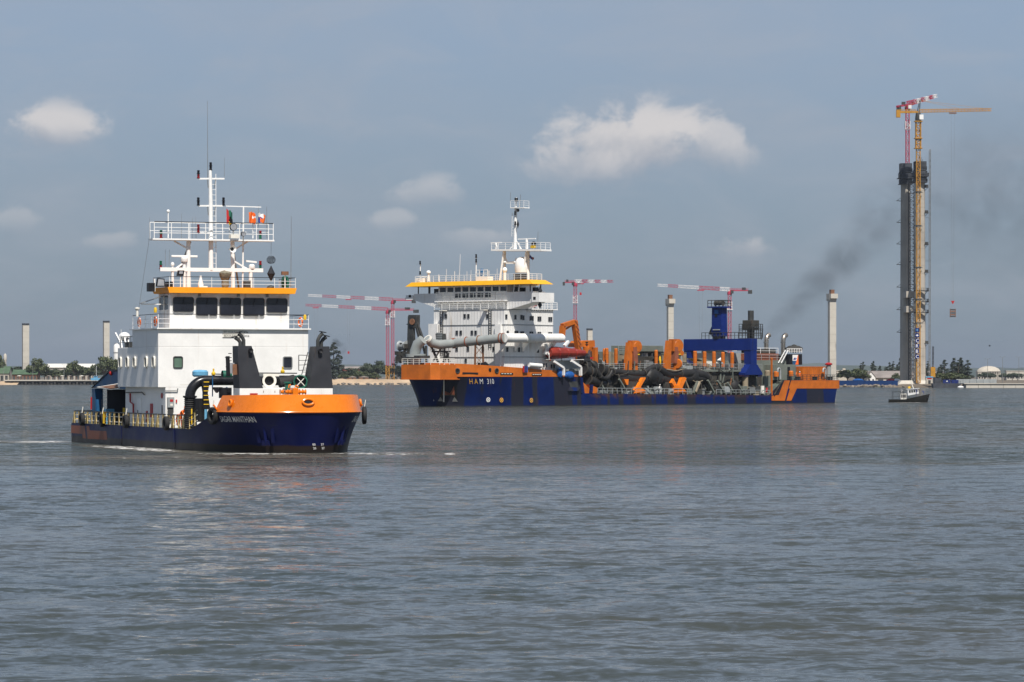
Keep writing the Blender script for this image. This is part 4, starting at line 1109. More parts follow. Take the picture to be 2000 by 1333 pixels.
# ------------------------------------------------------------------ right-hand waterfront clutter
t = thing('blue_barrier', 'long bright blue hoarding along the rocks right of the big ship', 'barrier', (0, 0, 0))
for i in range(12):
    a = V(162, 1792, 0).lerp(V(194, 1716, 0), i / 12); c = V(162, 1792, 0).lerp(V(194, 1716, 0), (i + 0.985) / 12)
    MB().prism([(a.x, a.y, 0.9), (c.x, c.y, 0.9), (c.x, c.y, 3.4), (a.x, a.y, 3.4)], (0.1, 0.3, 0)).build('panel', 'bright_blue', t)
for p, w, m_, lb in ((1676, 6.0, 'bright_blue', 'blue tarpaulin heap on the blue hoarding'), (1740, 5.0, 'red', 'red tarpaulin heap behind the blue hoarding'), (1752, 3.5, 'white_cloth', 'white tarpaulin heap at the right end of the blue hoarding')):
    b = MB(); rs = random.Random(p); b.ball((0, 0, 0), 1.0, 10, (w / 2, 1.4, 0.9)); b.v = [(x, y + rs.uniform(-.2, .2), z + rs.uniform(-.12, .12)) for x, y, z in b.v]
    tag(b.build('tarpaulin_heap', m_, None, True), lb, 'tarpaulin').location = ((p - 1000) * 1765 / 6667.0, 1765, 3.5)
t = thing('work_barge', 'dark work barge with boxes moored right of the bridge tower', 'barge', (204.668, 1656, 0))
MB().prism([(0, 0, -0.5), (12.5, 0, -0.5), (13.3, 0, 2.2), (-0.6, 0, 2.2)], (0, 7, 0)).build('hull', 'formwork', t)
for xa, w, h, m_ in ((0.5, 3.2, 2.6, 'formwork'), (4.6, 3.6, 1.7, 'blue_gantry'), (8.7, 3.4, 1.6, 'blue_gantry')): MB().box(xa, xa + w, 1, 4.5, 2.22, 2.22 + h).build('deck_box', m_, t)
MB().box(6.2, 6.8, 0.94, 1.02, 2.9, 3.5).build('placard', 'white_clean', t)
railing('railing', [(-0.4, 0.1, 2.2), (13, 0.1, 2.2)], 1.1, 'dark_steel', t, 2, 1.5, 0.05)
t = thing('site_cabin', 'pink and white site cabin with pale blue roof right of the tower', 'cabin', (202.402, 1668, 1.8))
MB().box(0, 3.2, 0, 2.6, 0, 3.2).build('wall', 'plaster', t); MB().box(-0.2, 3.4, -0.2, 2.8, 3.2, 3.75).build('roof', 'sky_blue', t); MB().box(0.5, 2.7, -0.06, 0.04, 2.4, 3.1).build('window', 'red', t); MB().box(1.0, 2.2, -0.06, 0.04, 0.1, 1.9).build('door', 'dark_steel', t)
t = thing('crawler_crane', 'small yellow mobile crane with thin dark boom right of the tower', 'crane', (208.367, 1690, 2))
MB().box(-1.1, 1.1, -1.1, 1.1, 3.2, 8.2).build('machine_house', 'crane_yellow', t); MB().box(-1.3, 1.3, -1.5, 1.5, 0, 3.18).build('undercarriage', 'formwork', t)
b = MB(); lattice(b, (0, 0, 8), (0.2, 0.5, 18.5), 0.6, 0.6, 9, 0.2, (0, 1, 0)); b.build('boom', 'formwork', t)
t = thing('container_row', 'row of pale grey containers on the far right quay', 'containers', (217.684, 1672, 2.0))
for i in range(6): MB().box(i * 3.3, i * 3.3 + 3.2, 0, 2.4, 0, 2.2).build('container', 'grey_paint', t, bevel=0.04)
t = thing('dinghy', 'small white upturned boat at the foot of the right quay', 'boat', (215.345, 1638, 0.35), R(10))
b = MB(); b.ball((0, 0, 0), 1, 12, (1.6, 0.7, 0.55)); b.build('hull', 'white_clean', t, True); MB().box(-0.5, 0.5, -0.3, 0.3, 0.4, 0.85).build('wheelhouse', 'white_clean', t); MB().box(-0.3, 0.45, -0.33, -0.29, 0.5, 0.75).build('window', 'glass_dark', t)
# a bird over the right-hand water
t = thing('bird', 'dark bird flying right of the bridge tower', 'bird', (58.776, 420.000, 9.417))
b = MB(); b.ball((0, 0, 0), 0.06, 8, (2.0, 1, 1)); b.add([(0.06, 0, 0.02), (-0.06, 0, 0.02), (-0.10, -0.16, 0.11), (-0.04, -0.32, 0.05), (0.06, -0.16, 0.12)], [(0, 1, 2, 3, 4)]); b.add([(0.06, 0, 0.02), (-0.06, 0, 0.02), (-0.10, 0.16, 0.11), (-0.04, 0.32, 0.05), (0.06, 0.16, 0.12)], [(0, 1, 2, 3, 4)])
b.add([(-0.1, 0.03, 0), (-0.1, -0.03, 0), (-0.2, -0.05, 0), (-0.2, 0.05, 0)], [(0, 1, 2, 3)]); b.build('body', 'black', t, True)

# ------------------------------------------------------------------ small ferry boat
t = thing('ferry_boat', 'small black-hulled wooden ferry with white wheelhouse before the tower', 'boat', (82.132, 745, 0))
n = 24; lv = []
for k_, (z_, wy) in enumerate(((-0.4, 0.6), (0.0, 0.95), (0.55, 1.1), (1.0, 1.15))):
    row = []
    for i in range(n + 1):
        f = i / n; x = 0.1 + f * (8.2 + 0.25 * k_)
        sheer = (0 if k_ < 2 else (z_ * 0.0 + (0.28 if f < 0.38 else 0.28 + (f - 0.38) * 1.9) * (0.45 if k_ == 2 else 1.0)))
        zz = z_ if k_ < 2 else (0.25 if k_ == 2 else 0.35) + sheer
        y = wy * (1 - max(0, (f - 0.55) / 0.45) ** 2.2) * (0.75 + 0.25 * min(1, f * 4))
        row.append((x, y, zz))
    lv.append(row)
b = MB(); b.grid(lv); b.grid([[(x, -y, z) for x, y, z in r] for r in lv][::-1]); b.grid([lv[-1], [(x, -y, z) for x, y, z in lv[-1]]]); b.grid([[(r[0][0], r[0][1], r[0][2]) for r in lv], [(r[0][0], -r[0][1], r[0][2]) for r in lv]])
b.build('hull', 'boat_black', t, True)
b = MB(); b.prism([(4.2, -0.8, 1.45), (6.6, -0.8, 1.9), (6.35, -0.8, 2.95), (4.15, -0.8, 2.75)], (0, 1.6, 0)); b.build('wheelhouse', 'white_clean', t)
MB().prism([(3.9, -0.95, 2.78), (6.7, -0.95, 2.98), (6.7, -0.95, 3.08), (3.9, -0.95, 2.88)], (0, 1.9, 0)).build('roof', 'white_clean', t)
for i in range(4): MB().box(4.42 + i * 0.5, 4.80 + i * 0.5, -0.83, -0.79, 2.05 + i * 0.06, 2.6 + i * 0.04).build('window', 'glass_dark', t)
MB().prism([(2.6, -0.75, 0.55), (3.9, -0.75, 0.6), (3.9, -0.75, 1.9), (2.6, -0.75, 1.85)], (0, 1.5, 0)).build('passenger_cabin', 'cream', t)
for i in range(4): MB().box(2.72 + i * 0.3, 2.92 + i * 0.3, -0.78, -0.74, 1.0, 1.7).build('window', 'glass_dark', t)
MB().box(0.9, 3.4, -0.85, 0.85, 2.22, 2.32).build('canopy', 'dark_steel', t)
for xx in (0.95, 3.3): 
    for yy in (-0.8, 0.8): MB().bar((xx, yy, 0.4), (xx, yy, 2.22), 0.06).build('canopy_post', 'dark_steel', t)
b = MB(); b.bar((0.95, -0.8, 1.25), (2.6, -0.8, 1.25), 0.05); b.build('rail', 'dark_steel', t)
MB().bar((5.5, 0, 3.0), (4.9, 0, 4.6), 0.16).build('mast', 'cream', t); MB().ball((4.6, 0.3, 3.2), 0.3, 8, (1.2, 0.8, 0.9)).build('bundle', 'yellow', t, True)
for zz in (0.9, 1.35): tag(MB().lathe([(0.20, -0.1), (0.36, -0.1), (0.40, 0), (0.36, 0.1), (0.20, 0.1), (0.20, -0.1)], (t.location.x + 8.45, 744.9, zz), 14, (1, 0.3, 0)).build('tyre_fender', 'rubber', None, True), 'black tyre fender on the bow of the small ferry', 'tyre', 'tyres on the ferry bow')
person('person', 'person in white cap at the aft cabin of the small ferry', (t.location.x + 2.9, 744.6, 1.0), R(-60), 'white_cloth', 'white_cloth', 'stand', 'white_cloth', 1.65)
person('person', 'person in blue leaning at the small ferry wheelhouse', (t.location.x + 6.0, 744.15, 1.55), R(200), 'blue_cloth', 'blue_cloth', 'stand', 'blue_cloth', 1.3)
person('person', 'person in dark blue crouched at the very bow of the small ferry', (t.location.x + 7.75, 745, 1.55), R(180), 'blue_cloth', 'blue_cloth', 'bend', None, 1.2)

# ------------------------------------------------------------------ ship helpers
def plan_pts(L, xs, B, p, ns=14, na=44, x0=0.0):
    """half plan of a deck line: straight side from the stern, then a rounded bow"""
    pts = [(x0 + (xs - x0) * i / ns, B) for i in range(ns)]
    for i in range(na + 1):
        q = math.sin(math.pi / 2 * i / na) ** 0.85
        pts.append((xs + (L - xs) * q, B * max(0.0, 1 - q ** p) ** (1 / p)))
    return pts


class Hull:
    def __init__(s, low, kn, zk, pw, ztop): s.low, s.kn, s.zk, s.pw, s.ztop = low, kn, zk, pw, ztop
    def pt(s, i, z):
        k = min(int(i), len(s.low) - 2); f = i - k
        k2 = min(1.0, max(0.0, z / s.zk)) ** s.pw
        a = [s.low[k][c] * (1 - f) + s.low[k + 1][c] * f for c in (0, 1)]
        b = [s.kn[k][c] * (1 - f) + s.kn[k + 1][c] * f for c in (0, 1)]
        return (a[0] + (b[0] - a[0]) * k2, a[1] + (b[1] - a[1]) * k2)
    def walker(s, z):
        """arc length along the side at height z -> (point, outward normal), port side"""
        P = [V(*s.pt(i * 0.5, z), z) for i in range(2 * (len(s.low) - 1) + 1)]
        S = [0.0]
        for i in range(1, len(P)): S.append(S[-1] + (P[i] - P[i - 1]).length)
        def at(d):
            for i in range(1, len(P)):
                if S[i] >= d or i == len(P) - 1:
                    f = (d - S[i - 1]) / max(1e-6, S[i] - S[i - 1]); t = (P[i] - P[i - 1]).normalized()
                    return P[i - 1].lerp(P[i], f), V(-t.y, t.x, 0) * 1.0
        return at, S[-1]
    def build(s, m, parent, nlev=9, zlow=-1.2):
        n = len(s.low); rows = []
        for l in range(nlev + 1):
            r = []
            for i in range(n):
                zt = s.ztop(s.kn[i][0]); z = zlow + (zt - zlow) * l / nlev
                x, y = s.pt(i, z); r.append((x, y, z))
            rows.append(r)
        b = MB(); b.grid(rows); b.grid([[(x, -y, z) for x, y, z in r] for r in rows][::-1])
        b.grid([[r[0] for r in rows], [(r[0][0], -r[0][1], r[0][2]) for r in rows]])
        o = b.build('hull', m, parent, True, ang=50)
        top = rows[-1]
        MB().grid([[(x, y, z - 0.04) for x, y, z in top], [(x, -y, z - 0.04) for x, y, z in top]][::-1]).build('deck', 'deck_green', parent)
        return o


def world_of(root, p):
    c, s_ = math.cos(root.rotation_euler.z), math.sin(root.rotation_euler.z)
    return (root.location.x + c * p[0] - s_ * p[1], root.location.y + s_ * p[0] + c * p[1], root.location.z + p[2])


def on(root, o, p=(0, 0, 0), rz=0.0):
    """put a top-level thing on the ship: same frame as the ship, standing at p"""
    o.location = world_of(root, p); o.rotation_euler = (0, 0, root.rotation_euler.z + rz); return o


def rrect(cx, cy, w, h, r, n=4):
    pts = []
    for sx, sy, a0 in ((1, 1, 0), (-1, 1, 90), (-1, -1, 180), (1, -1, 270)):
        for i in range(n + 1):
            a = R(a0 + 90 * i / n); pts.append((cx + sx * (w / 2 - r) + r * math.cos(a), cy + sy * (h / 2 - r) + r * math.sin(a)))
    return pts


def win_front(x, yc, zc, w, h, r, parent, frame='dark_steel', pane='glass_dark', d=0.05, rim=0.06):
    """window in a wall that faces the bow (+x): a rim that stands proud and a recessed pane"""
    o = rrect(yc, zc, w, h, r); i = rrect(yc, zc, w - 2 * rim, h - 2 * rim, max(0.01, r - rim)); b = MB()
    n = len(o)
    b.add([(x, *p) for p in o] + [(x + d, *p) for p in o] + [(x + d, *p) for p in i] + [(x + 0.004, *p) for p in i],
          [(k, (k + 1) % n, n + (k + 1) % n, n + k) for k in range(n)] + [(n + k, n + (k + 1) % n, 2 * n + (k + 1) % n, 2 * n + k) for k in range(n)] +
          [(2 * n + k, 2 * n + (k + 1) % n, 3 * n + (k + 1) % n, 3 * n + k) for k in range(n)])
    f = b.build('window', frame, parent)
    MB().add([(x + 0.006, *p) for p in i], [tuple(range(n))]).build('pane', pane, f)
    return f


def win_side(y, sg, xc, zc, w, h, r, parent, frame='dark_steel', pane='glass_dark', d=0.06, rim=0.06):
    o = rrect(xc, zc, w, h, r); i = rrect(xc, zc, w - 2 * rim, h - 2 * rim, max(0.01, r - rim)); b = MB(); n = len(o)
    q = lambda p, e: (p[0], y + sg * e, p[1])
    b.add([q(p, 0) for p in o] + [q(p, d) for p in o] + [q(p, d) for p in i] + [q(p, 0.004) for p in i],
          [(k, (k + 1) % n, n + (k + 1) % n, n + k) for k in range(n)] + [(n + k, n + (k + 1) % n, 2 * n + (k + 1) % n, 2 * n + k) for k in range(n)] +
          [(2 * n + k, 2 * n + (k + 1) % n, 3 * n + (k + 1) % n, 3 * n + k) for k in range(n)])
    f = b.build('window', frame, parent)
    MB().add([q(p, 0.006) for p in i], [tuple(range(n))]).build('pane', pane, f)
    return f


def lamp_stack(parent, p, cols, r=0.16, h=0.75):
    """stacked navigation lanterns"""
    n = len(cols); hh = h / n; base = None
    for i, c in enumerate(cols):
        z = p[2] + i * hh
        b = MB(); b.lathe([(r * 0.6, 0), (r, 0.06 * hh), (r, 0.2 * hh), (r * 0.72, 0.25 * hh), (r * 0.72, 0.78 * hh), (r * 0.95, 0.82 * hh), (r * 0.5, hh), (0.01, hh)], (p[0], p[1], z), 10)
        if base is None: base = b.build('nav_light', c, parent, True)
        else: b.build('lantern', c, base, True)
    return base


def tyre(root, p, label, group, rz=0.0, R_=0.52, w=0.3, axis='y', tilt=0.0):
    t = thing('tyre_fender', label, 'tyre', group=group); on(root, t, p, rz)
    prof = [(R_ * 0.55, -w * 0.35), (R_ * 0.62, -w * 0.5), (R_ * 0.9, -w * 0.5), (R_, -w * 0.3), (R_, w * 0.3), (R_ * 0.9, w * 0.5), (R_ * 0.62, w * 0.5), (R_ * 0.55, w * 0.35), (R_ * 0.55, -w * 0.35)]
    MB().lathe(prof, (0, 0, 0), 22, (0, 1, 0)).build('tyre', 'rubber', t, True)
    MB().bar((-0.05, 0, R_ * 0.9), (-0.05, 0.1, R_ + 0.5), 0.04).bar((0.05, 0, R_ * 0.9), (0.05, 0.1, R_ + 0.5), 0.04).build('rope', 'cream', t)
    return t


def life_ring(root, p, label, rz, tilt=0.0, R_=0.36):
    t = thing('life_ring', label, 'life ring', group='orange life rings on the near ship'); on(root, t, p, rz)
    pts = [(R_ * math.cos(a), 0, R_ * math.sin(a)) for a in [i * math.pi / 10 for i in range(21)]]
    MB().tube(pts, 0.07, 8, False).build('ring', 'orange_cloth', t, True)
    for i in range(4):
        a = i * math.pi / 2 + 0.78; MB().tube([(R_ * math.cos(a - .12), 0, R_ * math.sin(a - .12)), (R_ * math.cos(a + .12), 0, R_ * math.sin(a + .12))], 0.078, 8, False).build('band', 'white_cloth', t, True)


def cloth_flag(root, name, label, p, w, h, rz, mats, pick, wave=0.18, droop=0.35, seed=1):
    """flag as a rippled cloth; pick(u,v) gives the material slot"""
    t = thing(name, label, 'flag'); on(root, t, p, rz); b = MB(); nu, nv = 14, 10
    P = [[V(w * (i / nu) * (1 - 0.15 * (i / nu)), wave * math.sin(i / nu * 6.5 + seed + j * 0.25) * (0.25 + i / nu), -h * j / nv - droop * w * (i / nu) ** 1.3 + 0.05 * math.sin(i + j + seed)) for i in range(nu + 1)] for j in range(nv + 1)]
    b.grid(P)
    b.k = [pick((i + .5) / nu, (j + .5) / nv) for j in range(nv) for i in range(nu)]
    b.build('cloth', mats, t, True, ang=180)
    return t


# ------------------------------------------------------------------ the near work vessel
S1 = thing('work_vessel', 'near work vessel with navy hull, orange bow bulwark and tall white deckhouse', 'ship', (-32.382, 297.957, 0.000), -1.2043)
kn1 = plan_pts(49.4, 30.0, 6.22, 3.2, 40, 60); lo1 = plan_pts(48.3, 30.0, 6.2, 2.3, 40, 60)


def ztop1(x):
    f = min(1, max(0, (x - 37.8) / 5.4)); return 1.66 + (3.02 - 1.66) * f + 0.10 * max(0, (x - 43.2) / 6.2)


H1 = Hull(lo1, kn1, 3.05, 1.3, ztop1)
H1.build('hull_small', S1)
# rubbing strake and bulwark
tp1 = plan_pts(49.15, 30.0, 5.95, 3.2, 40, 60)
out, inn = [], []
ids = [i for i in range(len(kn1)) if kn1[i][0] > 42.8]
for nm in (0, 1):
    sgn = 1 if nm == 0 else -1
    for i in (ids if nm == 0 else ids[::-1][1:]):
        (xa, ya), (xb, yb) = kn1[i], tp1[i]
        hh = min(1.0, max(0.06, (xa - 42.8) / 0.9)) * 1.22
        f = hh / 1.22
        out.append([(xa, ya * sgn, ztop1(xa) - 0.02), (xa + (xb - xa) * f, (ya + (yb - ya) * f) * sgn, ztop1(xa) + hh)])
        inn.append([((xa - 24) * 0.992 + 24, ya * sgn * 0.972, ztop1(xa) - 0.02), ((xa + (xb - xa) * f - 24) * 0.992 + 24, (ya + (yb - ya) * f) * sgn * 0.972, ztop1(xa) + hh)])
b = MB(); rows = [[o[0] for o in out], [o[1] for o in out], [o[1] for o in inn], [o[0] for o in inn]]
b.grid(rows[::-1]); bw = b.build('bulwark', 'orange', S1, True, ang=40)
b = MB(); b.grid([[(x + 0.02 * (x > 46), y * 1.006, 2.98) for x, y in kn1 if x > 42.5], [(x + 0.05, y * 1.012, 3.04) for x, y in kn1 if x > 42.5], [(x + 0.02, y * 1.006, 3.10) for x, y in kn1 if x > 42.5]])
b.grid([[(x, -y, z) for x, y, z in r] for r in [b.v[i * len([1 for q in kn1 if q[0] > 42.5]):(i + 1) * len([1 for q in kn1 if q[0] > 42.5])] for i in range(3)]][::-1])
b.build('rubbing_strake', 'orange', S1, True)
# fairleads through the bulwark
wk, SL = H1.walker(3.05)


def fairlead(d, sgn, z, w, h):
    p, nrm = wk(d); p = V(p.x, p.y * sgn, z); nrm = V(nrm.x, nrm.y * sgn, 0.18).normalized(); tg = V(-nrm.y, nrm.x, 0).normalized(); up = nrm.cross(tg)
    p = p - V(nrm.x, nrm.y, 0) * ((z - 3.05) * 0.14)
    ring = [p + nrm * 0.06 + tg * (w * math.cos(a)) + up * (h * math.sin(a)) for a in [i * math.pi / 12 for i in range(25)]]
    f = MB().tube(ring, 0.09, 8, False).build('fairlead', 'orange', S1, True)
    MB().add([p + nrm * 0.05 + tg * (w * math.cos(a)) + up * (h * math.sin(a)) for a in [i * math.pi / 12 for i in range(24)]], [tuple(range(24))]).build('opening', 'black', f)


fairlead(SL - 0.35, -1, 3.78, 0.42, 0.22); fairlead(SL - 7.4, -1, 3.68, 0.17, 0.22); fairlead(SL - 7.4, 1, 3.68, 0.17, 0.22)
for sgn, d in ((-1, SL - 9.4), (1, SL - 9.4)):
    p, nrm = wk(d); p = V(p.x, p.y * sgn, 3.2); MB().bar(p, p + V(0.1, 0.3 * sgn, 0.35), 0.1).build('bracket', 'orange', S1)
# hull lettering follows the flare of the bow


def hull_text(txt, size, d0, sgn, z0, m='cream', shear=0.0, off=0.03, sx=1.0):
    cache = {}
    def conf(tx, tz):
        z = round(z0 + tz, 2)
        if z not in cache: cache[z] = H1.walker(z)
        at, L = cache[z]
        d = d0 + tx * sx if sgn < 0 else d0 - tx * sx
        p, nrm = at(d)
        nr = V(nrm.x, nrm.y * sgn, 0)
        q = V(p.x, p.y * sgn, z0 + tz)
        return q + nr * off
    return letter(txt, size, m, S1, (0, 0, 0), (1, 0, 0), (0, 0, 1), 'ship_name', shear, 1.0, 0.003 if size > 0.5 else 0.002, conf)


hull_text('SAGAR MANTHAN', 0.62, SL - 9.2, -1, 2.28, 'white_clean', sx=0.84)
hull_text('SAGAR MANTHAN', 0.62, SL - 4.6, 1, 2.28, 'white_clean', sx=0.84)
hull_text('80', 0.24, SL - 1.4, -1, 0.55, 'white_clean', 0.2); hull_text('37', 0.24, SL - 0.75, -1, 0.55, 'white_clean', 0.2)
hull_text('20', 0.24, SL - 1.45, -1, 0.27, 'white_clean', 0.2); hull_text('37', 0.24, SL - 0.8, -1, 0.27, 'white_clean', 0.2)
# anchors housed in the bow
for sgn, dd in ((-1, 3.4), (1, 2.9)):
    at, L = H1.walker(1.3); p, nrm = at(L - dd); p = V(p.x, p.y * sgn, 1.3); nrm = V(nrm.x, nrm.y * sgn, -0.25).normalized(); tg = V(-nrm.y, nrm.x, 0).normalized(); up = nrm.cross(tg)
    if up.z < 0: up = -up
    q = lambda a, b_, c: p + tg * a + up * b_ + nrm * c
    an = MB().bar(q(0, -0.75, 0.12), q(0, 0.75, 0.10), 0.2, 0.16).build('anchor', 'hull_small', S1)
    MB().prism([q(-0.34, -0.75, 0.10), q(0.34, -0.75, 0.10), q(0.30, -0.35, 0.10), q(-0.30, -0.35, 0.10)], nrm * 0.10).build('crown', 'hull_small', an)
    MB().prism([q(-0.75, -0.55, 0.02), q(-0.45, -0.55, 0.02), q(-0.55, 0.7, 0.02), q(-0.8, 0.7, 0.02)], nrm * 0.06).build('guard_plate', 'hull_small', an)
    MB().prism([q(0.75, -0.55, 0.02), q(0.45, -0.55, 0.02), q(0.55, 0.7, 0.02), q(0.8, 0.7, 0.02)], nrm * 0.06).build('guard_plate', 'hull_small', an)
# painted company stripes at the stern quarter
for poly in ([(-0.069, -6.215, 1.441), (4.746, -6.215, 1.449), (5.288, -6.215, 0.379), (4.165, -6.215, 0.381), (3.929, -6.215, 0.750), (-0.069, -6.215, 0.775)],
             [(5.432, -6.215, 1.449), (6.366, -6.215, 1.462), (6.599, -6.215, 1.096), (12.286, -6.215, 1.117), (12.630, -6.215, 0.398), (5.792, -6.215, 0.366)]):
    MB().add(poly, [tuple(range(len(poly)))]).build('painted_stripe', 'stern_orange', S1)
for x in (17.2, 33.4):
    MB().box(x, x + 0.12, -6.235, -6.19, 0.0, 1.6).build('hull_seam', 'hull_small', S1)

# deckhouse
ZO, ZT, ZU = 4.813, 8.016, 9.411
b = MB(); b.box(16.0, 28.7, -6.2, 6.2, ZO, ZT); b.box(20.7, 28.7, -6.198, 6.198, ZT, ZU); b.box(16.2, 28.69, -5.6, 5.6, 1.6, ZO)
dh = b.build('deckhouse', 'white', S1, bevel=0.03)
b = MB(); b.box(20.4, 28.95, -6.35, 6.35, ZU, ZU + 0.10); b.build('bridge_deck', 'white', S1)
for xc in (16.944, 19.265, 21.550, 25.150, 27.471):
    win_side(-6.2, -1, xc, 6.815, 0.78, 0.92, 0.2, S1, 'cream', 'glass_dark', 0.12, 0.10)
win_front(28.7, -4.586, 6.791, 0.80, 0.96, 0.16, S1, 'dark_steel', 'glass_green', 0.07, 0.08)
win_front(28.7, 4.453, 6.784, 0.80, 0.98, 0.16, S1, 'steel', 'glass_dark', 0.07, 0.08)
for yy in (-3.4, -1.2, 1.2, 3.4): MB().box(28.702, 28.715, yy - 1.0, yy + 1.0, 5.02, 5.05).build('weld_seam', 'cream', S1)
for i, s_ in enumerate(('ST. SGA No. 2234/5a', 'BDOS PAS No. 23416')):
    z = 9.197 - i * 0.30
    pl = MB().box(28.70, 28.73, -0.916, 0.816, z - 0.12, z + 0.14).build('name_plate', 'cream', S1)
    MB().box(28.70, 28.745, -0.937, 0.837, z - 0.15, z - 0.115).build('ledge', 'black', pl)
    letter(s_, 0.25, 'black', pl, (28.735, -0.832, z - 0.08), (0, 1, 0), (0, 0, 1), 'lettering', 0, 0.92)
# side passage fittings under the overhang
b = MB(); b.box(24.2, 24.9, -5.66, -5.5, 2.4, 3.5); b.build('fire_cabinet', 'red', S1); MB().box(22.9, 23.3, -5.66, -5.55, 2.0, 2.9).build('fire_cabinet', 'red', S1)
MB().tube([(18.2, -5.72, 4.3), (18.2, -5.72, 3.6), (19.2, -5.72, 3.4), (19.2, -5.72, 1.8)], 0.07, 6).build('fire_pipe', 'red', S1, True)
MB().tube([(17.0, -5.75, 4.35), (22.0, -5.75, 4.4), (22.8, -5.75, 4.2)], 0.05, 6).build('fire_pipe', 'dark_steel', S1, True)
b = MB(); b.box(20.2, 21.3, -5.64, -5.58, 1.75, 3.9); dr = b.build('door', 'white_clean', S1); MB().box(20.35, 20.45, -5.70, -5.63, 2.7, 2.95).build('handle', 'steel', dr)
MB().box(27.6, 27.9, -5.63, -5.58, 2.7, 3.4).build('window', 'glass_dark', S1)
MB().lathe([(0.01, 0), (0.22, 0), (0.22, 0.06), (0.01, 0.06)], (27.7, -5.6, 4.15), 12, (0, -1, 0)).build('warning_sign', 'red', S1)
cb = MB().box(28.7, 29.0, -5.474, -4.961, 3.236, 4.024).build('switch_cabinet', 'grey_paint', S1)
MB().box(29.0, 29.02, -5.315, -5.065, 3.680, 3.862).build('placard', 'red', cb); MB().box(29.0, 29.02, -5.295, -5.086, 3.357, 3.519).build('placard', 'cream', cb)
MB().box(28.7, 28.9, -5.440, -5.024, 2.2, 3.196).build('cable_box', 'dark_steel', S1); MB().box(28.7, 28.78, -4.774, -4.669, 3.598, 3.841).build('fire_button', 'red', S1)
MB().tube([(28.8, -5.649, 4.549), (28.8, -4.648, 4.548), (28.8, -4.628, 4.730)], 0.05, 6).build('pipe', 'steel', S1, True)
# bridge-deck guard rail (white stanchions, black top rail)
railing('railing', [(20.9, -6.2, ZU + 0.1), (28.75, -6.2, ZU + 0.1), (28.75, 6.2, ZU + 0.1), (20.9, 6.2, ZU + 0.1)], 1.08, 'white_clean', S1, 3, 2.0, 0.022, 'black')
railing('railing', [(16.2, -6.0, ZT), (20.6, -6.0, ZT)], 0.9, 'black', S1, 2, 1.2, 0.025)
# wheelhouse
ZR = 12.28
b = MB(); b.prism([(24.4, -5.0, ZU + 0.1), (27.7, -5.0, ZU + 0.1), (27.85, -5.0, ZR), (24.4, -5.0, ZR)], (0, 9.9, 0)); wh = b.build('wheelhouse', 'white', S1, bevel=0.03)
for y0, y1, za, zb in ((-4.771, -3.051, 10.773, 11.971), (-2.883, -1.113, 10.482, 11.947),
                       (-0.944, 0.836, 10.496, 11.944), (1.006, 2.794, 10.488, 11.941),
                       (2.935, 4.699, 10.766, 11.935)):
    w = win_front(27.862, (y0 + y1) / 2, (za + zb) / 2, y1 - y0, zb - za, 0.2, S1, 'dark_steel', 'glass_dark', 0.07, 0.05)
    MB().bar((27.95, (y0 + y1) / 2 + 0.1, zb - 0.02), (27.95, (y0 + y1) / 2 - 0.05, (za + zb) / 2 + 0.1), 0.03).build('wiper', 'black', w)
for xc, ww in ((25.35, 1.3), (26.85, 1.3)): win_side(-5.0, -1, xc, 11.547, ww, 1.25, 0.1, S1, 'white_clean', 'glass_dark', 0.05, 0.05)
for yy in (-2.6, 0.6, 3.0): MB().box(27.86, 27.98, yy - 0.1, yy + 0.1, ZR - 0.25, ZR - 0.02).build('roof_bracket', 'steel', S1)
b = MB()
lo_ = [(23.9, -5.25, ZR), (28.52, -5.25, ZR), (28.52, 5.15, ZR), (23.9, 5.15, ZR)]; hi_ = [(23.8, -5.45, ZR + 0.46), (28.48, -5.35, ZR + 0.46), (28.48, 5.3, ZR + 0.46), (23.8, 5.4, ZR + 0.46)]
b.add(lo_ + hi_, [(3, 2, 1, 0), (4, 5, 6, 7), (0, 1, 5, 4), (1, 2, 6, 5), (2, 3, 7, 6), (3, 0, 4, 7)]); b.build('wheelhouse_roof', 'orange_roof', S1)
ZD = ZR + 0.46
railing('railing', [(24.0, -5.3, ZD), (28.4, -5.2, ZD), (28.4, 5.2, ZD), (24.0, 5.2, ZD)], 0.82, 'white_clean', S1, 3, 1.7, 0.02, 'black')
MB().box(26.0, 26.08, -6.9, -5.0, 11.38, 11.46).build('awning_arm', 'white_clean', S1); MB().prism([(25.6, -6.9, 11.46), (26.4, -6.9, 11.46), (26.4, -5.0, 12.1), (25.6, -5.0, 12.1)], (0, 0, 0.04)).build('awning', 'steel', S1)

